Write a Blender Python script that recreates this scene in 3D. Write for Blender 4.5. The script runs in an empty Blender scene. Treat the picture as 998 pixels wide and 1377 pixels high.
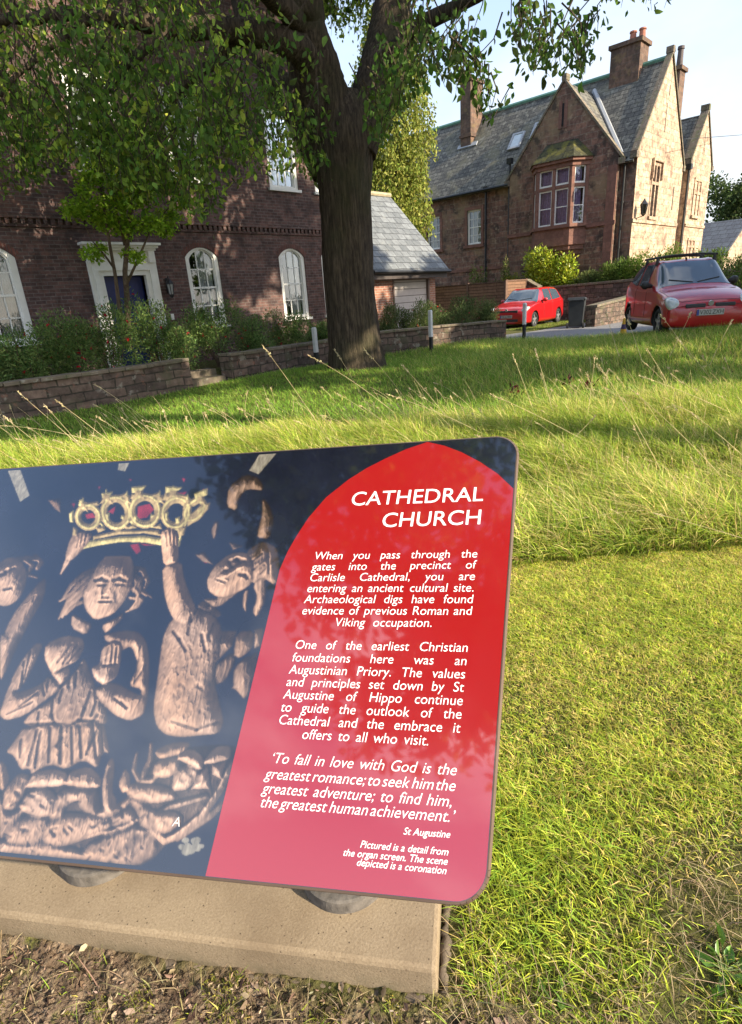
import bpy, bmesh, math, random
import numpy as np
from mathutils import Vector, Matrix

random.seed(7)
rng = np.random.default_rng(11)
R = math.radians
scene = bpy.context.scene
COL = scene.collection

# ------------------------------------------------------------------ camera
CAM_F, CAM_P, CAM_R, CAM_A = 765.8, R(20.555), R(3.981), R(45.063)
CAM_POS = np.array([0.0, 0.0, 1.55])
_fh = np.array([math.cos(CAM_A), math.sin(CAM_A), 0]); _rt = np.array([math.sin(CAM_A), -math.cos(CAM_A), 0]); _up = np.array([0, 0, 1.0])
CF = _fh * math.cos(CAM_P) - _up * math.sin(CAM_P)
_u = _fh * math.sin(CAM_P) + _up * math.cos(CAM_P)
CR = _rt * math.cos(CAM_R) - _u * math.sin(CAM_R)
CU = _u * math.cos(CAM_R) + _rt * math.sin(CAM_R)
cam_data = bpy.data.cameras.new('camera')
cam = bpy.data.objects.new('camera', cam_data); COL.objects.link(cam)
cam_data.sensor_fit = 'HORIZONTAL'; cam_data.sensor_width = 36.0
cam_data.lens = CAM_F / 998 * 36.0
cam_data.clip_start = 0.05; cam_data.clip_end = 2000
cam.matrix_world = Matrix(((CR[0], CU[0], -CF[0], CAM_POS[0]), (CR[1], CU[1], -CF[1], CAM_POS[1]), (CR[2], CU[2], -CF[2], CAM_POS[2]), (0, 0, 0, 1)))
scene.camera = cam

def ray(px, py): return CF + CR * (px - 499) / CAM_F - CU * (py - 688.5) / CAM_F
def at_fwd(px, py, dist):               # world point seen at that place, dist metres ahead along the ground
    d = ray(px, py); return CAM_POS + d * (dist / (d @ _fh))
def at_z(px, py, z):
    d = ray(px, py); return CAM_POS + d * (z - CAM_POS[2]) / d[2]
def at_y(px, py, y):
    d = ray(px, py); return CAM_POS + d * y / d[1]
def at_x(px, py, x):
    d = ray(px, py); return CAM_POS + d * x / d[0]

# ------------------------------------------------------------------ light, sky, exposure
SUN_EL = R(28.0)
SUN_H = np.array([0.24, -0.97]); SUN_H /= np.linalg.norm(SUN_H)
sun_dir = Vector((SUN_H[0] * math.cos(SUN_EL), SUN_H[1] * math.cos(SUN_EL), math.sin(SUN_EL)))
sl = bpy.data.lights.new('sun', 'SUN'); sl.energy = 3.7; sl.angle = R(0.5); sl.color = (1.0, 0.88, 0.68)
so = bpy.data.objects.new('sun', sl); COL.objects.link(so); so.location = (0, 0, 60)
so.rotation_euler = sun_dir.to_track_quat('Z', 'Y').to_euler()

world = bpy.data.worlds.new('World'); scene.world = world; world.use_nodes = True
wn = world.node_tree.nodes; wl = world.node_tree.links; wn.clear()
sky = wn.new('ShaderNodeTexSky'); sky.sky_type = 'NISHITA'; sky.sun_disc = False
sky.sun_elevation = SUN_EL; sky.sun_rotation = math.atan2(sun_dir.x, sun_dir.y)
sky.air_density = 1.0; sky.dust_density = 1.2; sky.ozone_density = 1.2
tc = wn.new('ShaderNodeTexCoord')
mp = wn.new('ShaderNodeMapping'); mp.inputs['Scale'].default_value = (1.0, 1.0, 2.2); mp.inputs['Location'].default_value = (0.35, 0.9, 0.2)
nz = wn.new('ShaderNodeTexNoise'); nz.inputs['Scale'].default_value = 1.7; nz.inputs['Detail'].default_value = 7; nz.inputs['Roughness'].default_value = 0.55
cr = wn.new('ShaderNodeValToRGB'); cr.color_ramp.elements[0].position = 0.50; cr.color_ramp.elements[1].position = 0.74
sz_ = wn.new('ShaderNodeSeparateXYZ'); hz_ = wn.new('ShaderNodeMapRange'); hz_.inputs['From Min'].default_value = 0.10; hz_.inputs['From Max'].default_value = 0.66; hz_.inputs['To Min'].default_value = 0.90; hz_.inputs['To Max'].default_value = 0.0
mxx = wn.new('ShaderNodeMath'); mxx.operation = 'MAXIMUM'
mx = wn.new('ShaderNodeMixRGB'); mx.inputs[2].default_value = (6.6, 6.75, 7.0, 1)
low_ = wn.new('ShaderNodeMixRGB'); low_.inputs[1].default_value = (1.75, 2.02, 2.42, 1); low_.inputs[2].default_value = (2.55, 2.58, 2.62, 1)
nz2 = wn.new('ShaderNodeTexNoise'); nz2.inputs['Scale'].default_value = 2.6; nz2.inputs['Detail'].default_value = 5
cr2 = wn.new('ShaderNodeValToRGB'); cr2.color_ramp.elements[0].position = 0.40; cr2.color_ramp.elements[1].position = 0.58
up_ = wn.new('ShaderNodeMapRange'); up_.inputs['From Min'].default_value = 0.40; up_.inputs['From Max'].default_value = 0.62
hl_ = wn.new('ShaderNodeMixRGB'); hl_.inputs[2].default_value = (6.6, 6.75, 7.0, 1)
bg = wn.new('ShaderNodeBackground'); bg.inputs['Strength'].default_value = 0.15
wo = wn.new('ShaderNodeOutputWorld')
wl.new(tc.outputs['Generated'], mp.inputs['Vector']); wl.new(mp.outputs[0], nz.inputs['Vector']); wl.new(nz.outputs['Fac'], cr.inputs[0])
wl.new(tc.outputs['Generated'], sz_.inputs[0]); wl.new(sz_.outputs[2], hz_.inputs['Value']); wl.new(hz_.outputs[0], mxx.inputs[0]); wl.new(cr.outputs[0], mxx.inputs[1]); wl.new(mp.outputs[0], nz2.inputs['Vector']); wl.new(nz2.outputs['Fac'], cr2.inputs[0]); wl.new(cr2.outputs[0], low_.inputs[0]); wl.new(sz_.outputs[2], up_.inputs['Value']); wl.new(up_.outputs[0], hl_.inputs[0]); wl.new(low_.outputs[0], hl_.inputs[1]); wl.new(hl_.outputs[0], mx.inputs[2]); wl.new(mxx.outputs[0], mx.inputs[0]); wl.new(sky.outputs[0], mx.inputs[1]); wl.new(mx.outputs[0], bg.inputs[0]); wl.new(bg.outputs[0], wo.inputs[0])

vs = scene.view_settings
scene.display_settings.display_device = 'sRGB'
vs.view_transform = 'Standard'; vs.look = 'None'; vs.gamma = 1.0; vs.use_curve_mapping = False
vs.exposure = 1.52
scene.cycles.max_bounces = 6
scene.cycles.transparent_max_bounces = 8

# ------------------------------------------------------------------ mesh helpers
def np_mesh(name, verts, quads=None, tris=None, smooth=False, vcol=None):
    me = bpy.data.meshes.new(name)
    verts = np.asarray(verts, np.float32).reshape(-1, 3)
    me.vertices.add(len(verts)); me.vertices.foreach_set('co', verts.ravel())
    nq = 0 if quads is None else len(quads); nt = 0 if tris is None else len(tris)
    idx = []
    if nq: idx.append(np.asarray(quads, np.int32).ravel())
    if nt: idx.append(np.asarray(tris, np.int32).ravel())
    idx = np.concatenate(idx)
    me.loops.add(len(idx)); me.loops.foreach_set('vertex_index', idx)
    me.polygons.add(nq + nt)
    starts = np.concatenate([np.arange(nq) * 4, nq * 4 + np.arange(nt) * 3]).astype(np.int32)
    me.polygons.foreach_set('loop_start', starts)
    if smooth: me.polygons.foreach_set('use_smooth', np.ones(nq + nt, bool))
    if vcol is not None:
        a = me.color_attributes.new('Col', 'FLOAT_COLOR', 'POINT')
        c4 = np.ones((len(verts), 4), np.float32); c4[:, :3] = vcol
        a.data.foreach_set('color', c4.ravel())
    me.update(); me.validate()
    return me

BASE = {}
def empty(name, label, cat, loc=(0, 0, 0), group=None):
    o = bpy.data.objects.new(name, None); COL.objects.link(o)
    o.empty_display_size = 0.2; o.location = loc; BASE[o.name] = Vector(loc)
    o['label'] = label; o['category'] = cat
    if group: o['group'] = group
    return o
def wbase(o):
    return BASE.get(o.name, Vector((0, 0, 0)))
def link(name, me, mat, parent=None, label=None, cat=None, group=None, kind=None, base=None):
    o = bpy.data.objects.new(name, me); COL.objects.link(o)
    if mat is not None: me.materials.append(mat)
    b = Vector((0, 0, 0))
    if parent is not None:
        b = wbase(parent); BASE[o.name] = b.copy(); o.parent = parent
        me.transform(Matrix.Translation(-b))
    elif base is not None:
        b = Vector(base); BASE[o.name] = b.copy(); o.location = b
        me.transform(Matrix.Translation(-b))
    else: BASE[o.name] = b
    if label: o['label'] = label
    if cat: o['category'] = cat
    if group: o['group'] = group
    if kind: o['kind'] = kind
    return o

class MB:
    def __init__(s): s.v = []; s.f = []
    def add(s, vs, fs):
        n = len(s.v); s.v += [tuple(map(float, v)) for v in vs]; s.f += [tuple(i + n for i in f) for f in fs]; return s
    def box(s, x0, x1, y0, y1, z0, z1):
        return s.add([(x0, y0, z0), (x1, y0, z0), (x1, y1, z0), (x0, y1, z0), (x0, y0, z1), (x1, y0, z1), (x1, y1, z1), (x0, y1, z1)],
                     [(0, 3, 2, 1), (4, 5, 6, 7), (0, 1, 5, 4), (1, 2, 6, 5), (2, 3, 7, 6), (3, 0, 4, 7)])
    def obox(s, c, ux, uy, uz):                          # half vectors
        c = np.array(c, float); ux, uy, uz = (np.array(a, float) for a in (ux, uy, uz))
        P = [c + a * ux + b * uy + d * uz for d in (-1, 1) for a, b in ((-1, -1), (1, -1), (1, 1), (-1, 1))]
        return s.add(P, [(0, 3, 2, 1), (4, 5, 6, 7), (0, 1, 5, 4), (1, 2, 6, 5), (2, 3, 7, 6), (3, 0, 4, 7)])
    def prism(s, poly, ext):                             # polygon extruded along a vector
        n = len(poly); ext = np.array(ext, float)
        a = [np.array(p, float) for p in poly]; b = [p + ext for p in a]
        return s.add(a + b, [tuple(range(n - 1, -1, -1)), tuple(range(n, 2 * n))] + [(i, (i + 1) % n, n + (i + 1) % n, n + i) for i in range(n)])
    def face(s, *pts): return s.add(pts, [tuple(range(len(pts)))])
    def tube(s, pts, rad, n=8, cap=True, wob=None):
        pts = [np.array(p, float) for p in pts]
        if not hasattr(rad, '__len__'): rad = [rad] * len(pts)
        V = []; ref = None
        for i, p in enumerate(pts):
            t = pts[min(i + 1, len(pts) - 1)] - pts[max(i - 1, 0)]; t = t / (np.linalg.norm(t) + 1e-9)
            if ref is None:
                ref = np.array([1.0, 0, 0]) if abs(t[0]) < 0.9 else np.array([0, 1.0, 0])
            a = ref - t * (ref @ t); a /= np.linalg.norm(a) + 1e-9; b = np.cross(t, a); ref = a
            for k in range(n):
                th = 2 * math.pi * k / n
                r = rad[i] * (wob(i, th) if wob else 1)
                V.append(p + (a * math.cos(th) + b * math.sin(th)) * r)
        F = []
        for i in range(len(pts) - 1):
            for k in range(n):
                F.append((i * n + k, i * n + (k + 1) % n, (i + 1) * n + (k + 1) % n, (i + 1) * n + k))
        if cap: F.append(tuple(range(n - 1, -1, -1))); F.append(tuple((len(pts) - 1) * n + k for k in range(n)))
        return s.add(V, F)
    def cyl(s, c, ax, r, h, n=24, r2=None):              # base centre, axis
        ax = np.array(ax, float); ax /= np.linalg.norm(ax)
        return s.tube([np.array(c, float), np.array(c, float) + ax * h], [r, r if r2 is None else r2], n)
    def mesh(s, name, smooth=False):
        me = bpy.data.meshes.new(name); me.from_pydata(s.v, [], s.f)
        bm = bmesh.new(); bm.from_mesh(me); bmesh.ops.recalc_face_normals(bm, faces=bm.faces); bm.to_mesh(me); bm.free()
        if smooth: me.polygons.foreach_set('use_smooth', [True] * len(me.polygons))
        me.update(); return me
    def build(s, name, mat, parent=None, smooth=False, bevel=0, **kw):
        o = link(name, s.mesh(name, smooth), mat, parent, **kw)
        if bevel:
            m = o.modifiers.new('bevel', 'BEVEL'); m.width = bevel; m.segments = 2; m.limit_method = 'ANGLE'; m.angle_limit = R(40)
        return o

# ------------------------------------------------------------------ material helpers
MATS = {}
class NT:
    def __init__(s, name):
        s.m = bpy.data.materials.new(name); s.m.use_nodes = True
        s.t = s.m.node_tree; s.n = s.t.nodes; s.l = s.t.links; s.n.clear()
        s.out = s.n.new('ShaderNodeOutputMaterial')
    def node(s, typ, **kw):
        n = s.n.new(typ)
        for k, v in kw.items(): setattr(n, k, v)
        return n
    def pos(s): return s.node('ShaderNodeNewGeometry').outputs['Position']
    def noise(s, scale, detail=5, rough=0.55, vec=None, stretch=None):
        v = vec if vec is not None else s.pos()
        if stretch:
            m = s.node('ShaderNodeMapping'); m.inputs['Scale'].default_value = stretch; s.l.new(v, m.inputs['Vector']); v = m.outputs[0]
        n = s.node('ShaderNodeTexNoise'); n.inputs['Scale'].default_value = scale; n.inputs['Detail'].default_value = detail; n.inputs['Roughness'].default_value = rough
        s.l.new(v, n.inputs['Vector']); return n.outputs['Fac']
    def ramp(s, fac, stops):
        r = s.node('ShaderNodeValToRGB'); e = r.color_ramp.elements
        while len(e) < len(stops): e.new(0.5)
        for i, (p, c) in enumerate(stops):
            e[i].position = p; e[i].color = (c[0], c[1], c[2], 1) if hasattr(c, '__len__') else (c, c, c, 1)
        s.l.new(fac, r.inputs[0]); return r.outputs[0]
    def mix(s, fac, a, b, mode='MIX'):
        n = s.node('ShaderNodeMixRGB', blend_type=mode)
        for i, x in ((0, fac), (1, a), (2, b)):
            if isinstance(x, (int, float)): n.inputs[i].default_value = x if i == 0 else (x, x, x, 1)
            elif isinstance(x, tuple): n.inputs[i].default_value = (*x[:3], 1)
            else: s.l.new(x, n.inputs[i])
        return n.outputs[0]
    def bump(s, h, strength=0.4, dist=0.02, normal=None):
        b = s.node('ShaderNodeBump'); b.inputs['Strength'].default_value = strength; b.inputs['Distance'].default_value = dist
        s.l.new(h, b.inputs['Height'])
        if normal is not None: s.l.new(normal, b.inputs['Normal'])
        return b.outputs[0]
    def finish(s, color, rough=0.8, normal=None, metallic=0, spec=0.5, coat=0, trans=None, ior=None, coat_ior=1.5):
        p = s.node('ShaderNodeBsdfPrincipled')
        if isinstance(color, tuple): p.inputs['Base Color'].default_value = (*color[:3], 1)
        else: s.l.new(color, p.inputs['Base Color'])
        if isinstance(rough, (int, float)): p.inputs['Roughness'].default_value = rough
        else: s.l.new(rough, p.inputs['Roughness'])
        p.inputs['Metallic'].default_value = metallic; p.inputs['Specular IOR Level'].default_value = spec; p.inputs['Coat Weight'].default_value = coat
        if ior: p.inputs['IOR'].default_value = ior
        p.inputs['Coat Roughness'].default_value = 0.04; p.inputs['Coat IOR'].default_value = coat_ior
        if normal is not None: s.l.new(normal, p.inputs['Normal'])
        sh = p.outputs[0]
        if trans is not None:
            t = s.node('ShaderNodeBsdfTranslucent')
            if isinstance(color, tuple): t.inputs[0].default_value = (*color[:3], 1)
            else: s.l.new(color, t.inputs[0])
            m = s.node('ShaderNodeMixShader'); m.inputs[0].default_value = trans
            s.l.new(sh, m.inputs[1]); s.l.new(t.outputs[0], m.inputs[2]); sh = m.outputs[0]
        s.l.new(sh, s.out.inputs[0]); MATS[s.m.name] = s.m
        return s.m
    def wallvec(s):                                       # metres along a wall, metres up
        g = s.node('ShaderNodeNewGeometry')
        sp = s.node('ShaderNodeSeparateXYZ'); s.l.new(g.outputs['Position'], sp.inputs[0])
        sn = s.node('ShaderNodeSeparateXYZ'); s.l.new(g.outputs['True Normal'], sn.inputs[0])
        ax = s.node('ShaderNodeMath', operation='ABSOLUTE'); ay = s.node('ShaderNodeMath', operation='ABSOLUTE')
        s.l.new(sn.outputs[0], ax.inputs[0]); s.l.new(sn.outputs[1], ay.inputs[0])
        gt = s.node('ShaderNodeMath', operation='GREATER_THAN'); s.l.new(ax.outputs[0], gt.inputs[0]); s.l.new(ay.outputs[0], gt.inputs[1])
        m = s.node('ShaderNodeMix', data_type='FLOAT'); s.l.new(gt.outputs[0], m.inputs[0]); s.l.new(sp.outputs[0], m.inputs[2]); s.l.new(sp.outputs[1], m.inputs[3])
        c = s.node('ShaderNodeCombineXYZ'); s.l.new(m.outputs[0], c.inputs[0]); s.l.new(sp.outputs[2], c.inputs[1])
        return c.outputs[0]

def flat(name, col, rough=0.6, var=0.15, scale=6, metallic=0, coat=0, spec=0.5, bump=0.0):
    t = NT(name); n = t.noise(scale)
    c = t.ramp(n, [(0.3, tuple(x * (1 - var) for x in col)), (0.7, tuple(min(1, x * (1 + var)) for x in col))])
    return t.finish(c, rough, t.bump(n, bump, 0.01) if bump else None, metallic, spec, coat)

def masonry(name, c1, c2, mortar, bw, bh, ms, patches=(), bump=0.5, rough=0.9, offset=0.5, wobble=0.0, bias=0.0, var=0.35):
    t = NT(name); v = t.wallvec()
    if wobble:
        nn = t.node('ShaderNodeTexNoise'); nn.inputs['Scale'].default_value = 1.7; nn.inputs['Detail'].default_value = 2; t.l.new(v, nn.inputs['Vector'])
        ad = t.node('ShaderNodeVectorMath', operation='SCALE'); t.l.new(nn.outputs['Color'], ad.inputs[0]); ad.inputs['Scale'].default_value = wobble
        a2 = t.node('ShaderNodeVectorMath', operation='ADD'); t.l.new(v, a2.inputs[0]); t.l.new(ad.outputs[0], a2.inputs[1]); v2 = a2.outputs[0]
    else: v2 = v
    b = t.node('ShaderNodeTexBrick', offset=offset); b.inputs['Scale'].default_value = 1
    b.inputs['Color1'].default_value = (*c1, 1); b.inputs['Color2'].default_value = (*c2, 1); b.inputs['Mortar'].default_value = (*mortar, 1)
    b.inputs['Brick Width'].default_value = bw; b.inputs['Row Height'].default_value = bh; b.inputs['Mortar Size'].default_value = ms
    b.inputs['Mortar Smooth'].default_value = 0.3; b.inputs['Bias'].default_value = bias
    t.l.new(v2, b.inputs['Vector'])
    col = b.outputs['Color']
    n1 = t.noise(7, 6, 0.65); n2 = t.noise(0.9, 4)
    col = t.mix(1.0, col, t.ramp(n1, [(0.25, 1 - var), (0.75, 1 + var)]), 'MULTIPLY')
    for (sc, lo, hi, pc, amt) in patches:
        nn = t.noise(sc, 6, 0.6)
        f = t.ramp(nn, [(lo, 0), (hi, amt)])
        col = t.mix(f, col, pc)
    inv = t.node('ShaderNodeMath', operation='SUBTRACT'); inv.inputs[0].default_value = 1; t.l.new(b.outputs['Fac'], inv.inputs[1])
    h = t.mix(0.35, inv.outputs[0], n1)
    return t.finish(col, rough, t.bump(h, bump, 0.012), spec=0.25)

def attr_leaf(name, trans=0.4, rough=0.55, spec=0.35, gain=1.0):
    t = NT(name); a = t.node('ShaderNodeAttribute'); a.attribute_name = 'Col'
    n = t.noise(9, 3)
    c = t.mix(1.0, a.outputs['Color'], t.ramp(n, [(0.3, 0.75 * gain), (0.7, 1.25 * gain)]), 'MULTIPLY')
    return t.finish(c, rough, spec=spec, trans=trans)

M_brick = masonry('dark_red_brick', (0.160, 0.088, 0.074), (0.080, 0.051, 0.048), (0.155, 0.126, 0.112), 0.228, 0.076, 0.0085,
                  patches=[(1.3, 0.50, 0.68, (0.040, 0.029, 0.029), 0.7), (3.1, 0.58, 0.68, (0.19, 0.090, 0.068), 0.55), (0.55, 0.60, 0.70, (0.22, 0.11, 0.075), 0.5)], wobble=0.02, var=0.5)
M_brick_or = masonry('orange_brick', (0.36, 0.16, 0.10), (0.25, 0.11, 0.08), (0.35, 0.30, 0.25), 0.228, 0.076, 0.009)
M_sandstone = masonry('red_sandstone', (0.255, 0.135, 0.095), (0.125, 0.075, 0.058), (0.21, 0.16, 0.125), 0.52, 0.24, 0.016,
                      patches=[(0.7, 0.50, 0.62, (0.25, 0.18, 0.105), 0.75), (1.5, 0.52, 0.64, (0.050, 0.040, 0.034), 0.85), (4.0, 0.58, 0.66, (0.36, 0.27, 0.18), 0.6)], wobble=0.12, var=0.55)
M_sandstone_pale = masonry('sunlit_weathered_sandstone', (0.50, 0.38, 0.26), (0.36, 0.24, 0.165), (0.28, 0.21, 0.15), 0.48, 0.24, 0.016,
                      patches=[(1.6, 0.54, 0.66, (0.17, 0.11, 0.08), 0.75), (6.0, 0.55, 0.64, (0.12, 0.08, 0.06), 0.7), (1.0, 0.55, 0.68, (0.46, 0.36, 0.24), 0.7)], wobble=0.12, var=0.5)  # paler copy of the red sandstone, sunlight put into its base colour
M_stone_trim = masonry('red_stone_trim', (0.24, 0.122, 0.090), (0.18, 0.092, 0.07), (0.15, 0.09, 0.07), 0.9, 0.4, 0.008,
                      patches=[(3, 0.58, 0.74, (0.10, 0.065, 0.05), 0.6)], var=0.3)
M_coping = masonry('mossy_coping', (0.20, 0.155, 0.115), (0.14, 0.115, 0.085), (0.08, 0.07, 0.05), 0.75, 0.5, 0.012,
                   patches=[(4, 0.5, 0.65, (0.12, 0.14, 0.06), 0.6), (9, 0.6, 0.7, (0.33, 0.31, 0.25), 0.7)], wobble=0.1)
M_lowwall = masonry('old_stone_wall', (0.175, 0.120, 0.092), (0.080, 0.060, 0.050), (0.055, 0.046, 0.035), 0.40, 0.17, 0.016,
                    patches=[(2.2, 0.55, 0.68, (0.10, 0.10, 0.055), 0.6), (6, 0.6, 0.7, (0.27, 0.12, 0.08), 0.7), (5, 0.58, 0.66, (0.30, 0.27, 0.22), 0.7)], wobble=0.14, bump=0.9, var=0.55)
M_slate = masonry('grey_slate', (0.155, 0.145, 0.120), (0.085, 0.080, 0.070), (0.028, 0.027, 0.025), 0.34, 0.19, 0.014,
                  patches=[(0.9, 0.50, 0.64, (0.17, 0.155, 0.10), 0.7), (4.5, 0.56, 0.64, (0.27, 0.26, 0.21), 0.65), (1.7, 0.54, 0.66, (0.050, 0.050, 0.045), 0.75)], rough=0.7, bump=0.9, wobble=0.05, var=0.5)
M_slate_clean = masonry('garage_slate', (0.185, 0.195, 0.200), (0.120, 0.128, 0.132), (0.05, 0.05, 0.05), 0.36, 0.20, 0.012,
                  patches=[(3, 0.60, 0.72, (0.25, 0.25, 0.23), 0.6), (2, 0.6, 0.75, (0.085, 0.085, 0.08), 0.5)], rough=0.55, bump=0.8, wobble=0.05)
M_white = flat('white_paint', (0.78, 0.76, 0.70), 0.45, 0.05, 9)
M_lead = flat('lead', (0.30, 0.31, 0.32), 0.5, 0.1)
M_copper = flat('green_ridge', (0.12, 0.26, 0.19), 0.7, 0.2)
M_black = flat('black_iron', (0.015, 0.015, 0.016), 0.45, 0.2)
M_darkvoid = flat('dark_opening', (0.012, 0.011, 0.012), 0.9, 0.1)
M_moss = masonry('mossy_stone_slabs', (0.075, 0.070, 0.030), (0.045, 0.045, 0.028), (0.03, 0.03, 0.02), 0.8, 0.25, 0.02, patches=[(2.2, 0.48, 0.62, (0.15, 0.135, 0.028), 0.8), (6, 0.56, 0.64, (0.03, 0.028, 0.018), 0.7)], var=0.6)
M_chim = masonry('chimney_stone', (0.165, 0.10, 0.07), (0.095, 0.062, 0.048), (0.12, 0.09, 0.07), 0.5, 0.22, 0.014, patches=[(1.5, 0.5, 0.62, (0.05, 0.04, 0.032), 0.7), (3, 0.55, 0.65, (0.20, 0.14, 0.07), 0.6)], var=0.5)
M_terracotta = flat('terracotta', (0.34, 0.13, 0.08), 0.8, 0.2)
M_rust_pot = flat('sooty_pot', (0.09, 0.07, 0.065), 0.8, 0.25)
M_curtain = flat('lilac_curtain', (0.52, 0.36, 0.58), 0.9, 0.25, 14)
M_net = flat('white_curtain', (0.50, 0.50, 0.50), 0.9, 0.2, 5)
M_door = flat('blue_door', (0.010, 0.018, 0.105), 0.35, 0.15)
M_wood = masonry('fence_boards', (0.22, 0.125, 0.075), (0.15, 0.085, 0.055), (0.05, 0.03, 0.02), 3.0, 0.13, 0.012, var=0.3)
M_panelgar = masonry('garage_door_paint', (0.52, 0.46, 0.42), (0.48, 0.42, 0.39), (0.20, 0.17, 0.15), 9.0, 0.22, 0.014, var=0.08)
def glass(name, tint, rough=0.03):
    t = NT(name); n = t.noise(1.3, 2); return t.finish(tint, rough, t.bump(n, 0.04, 0.05), spec=0.9)
M_glass = glass('window_glass', (0.012, 0.014, 0.016))
def seeglass(name, fac=0.30, tint=(0.85, 0.9, 0.9)):      # a pane one can look through
    t = NT(name); g = t.node('ShaderNodeBsdfGlossy'); g.inputs['Roughness'].default_value = 0.02; g.inputs['Color'].default_value = (0.9, 0.95, 1, 1)
    tr = t.node('ShaderNodeBsdfTransparent'); tr.inputs[0].default_value = (*tint, 1)
    fr = t.node('ShaderNodeFresnel'); fr.inputs[0].default_value = 1.5
    ad = t.node('ShaderNodeMath', operation='ADD'); ad.inputs[1].default_value = fac * 0.3; t.l.new(fr.outputs[0], ad.inputs[0])
    m = t.node('ShaderNodeMixShader'); t.l.new(ad.outputs[0], m.inputs[0]); t.l.new(tr.outputs[0], m.inputs[1]); t.l.new(g.outputs[0], m.inputs[2])
    t.l.new(m.outputs[0], t.out.inputs[0]); return t.m
M_pane = seeglass('clear_pane')

# bark
def bark(name, a, b, c):
    t = NT(name)
    n1 = t.noise(5, 8, 0.7, stretch=(4.5, 4.5, 0.5)); n2 = t.noise(1.2, 4); n3 = t.noise(22, 5, 0.6, stretch=(1, 1, 0.5))
    col = t.ramp(n1, [(0.30, a), (0.5, b), (0.72, c)])
    col = t.mix(t.ramp(n2, [(0.5, 0), (0.72, 0.55)]), col, (0.060, 0.062, 0.028))
    h = t.mix(0.3, n1, n3)
    return t.finish(col, 0.95, t.bump(h, 1.0, 0.09), spec=0.2)
M_bark = bark('bark', (0.014, 0.0105, 0.008), (0.068, 0.051, 0.036), (0.16, 0.12, 0.08))
M_bark_light = bark('pale_bark', (0.06, 0.045, 0.03), (0.14, 0.10, 0.07), (0.22, 0.165, 0.11))
M_leaf = attr_leaf('leaf', 0.42, 0.65, 0.2)
M_leaf_gloss = attr_leaf('glossy_leaf', 0.25, 0.35, 0.5)
M_grass = attr_leaf('grass_blade', 0.42, 0.6, 0.25, 1.15)
M_straw = attr_leaf('straw', 0.35, 0.7, 0.2)
# ------------------------------------------------------------------ ground
def sstep(a, b, x): t = np.clip((x - a) / (b - a), 0, 1); return t * t * (3 - 2 * t)
def hgt(x, y):
    x = np.asarray(x, float); y = np.asarray(y, float)
    z = 0.36 * np.exp(-(((x - 13.6) / 3.6) ** 2 + ((y - 3.4) / 3.2) ** 2))
    z = z + 0.10 * np.exp(-(((x - 9.3) / 2.4) ** 2 + ((y - 9.3) / 2.4) ** 2))
    z = z + 0.05 * np.sin(x * 0.9 + 1.0) * np.sin(y * 0.8) * sstep(2.0, 5.0, np.hypot(x, y)) * (1 - sstep(15, 17, x))
    z = z + 0.85 * sstep(26.3, 26.6, x) * sstep(4, 6, y)                         # garden held up by the wall
    z = z + 0.25 * sstep(11.95, 12.25, y) * (1 - sstep(13.0, 13.6, x))           # flower bed in front of the house
    z = z - 0.02 * np.exp(-((x - 0.2) ** 2 + (y - 0.6) ** 2) / 0.5)
    return z

g1 = np.concatenate([np.linspace(-60, -4, 15), np.linspace(-3.5, 0, 15), np.arange(0.08, 5, 0.08), np.arange(5, 30, 0.3), np.linspace(31, 60, 16), np.linspace(70, 400, 12)])
g2 = g1
GX, GY = np.meshgrid(g1, g2, indexing='ij')
GZ = hgt(GX, GY)
nx, ny = GX.shape
ii, jj = np.meshgrid(np.arange(nx - 1), np.arange(ny - 1), indexing='ij')
q = np.stack([ii * ny + jj, (ii + 1) * ny + jj, (ii + 1) * ny + jj + 1, ii * ny + jj + 1], -1).reshape(-1, 4)

# plinth and sign set-out (plan direction of the slab and its right end)
PL_D = np.array([-0.570, 0.822]); PL_N = np.array([0.822, 0.570]); PL_O = np.array([0.655, 0.547])

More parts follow.
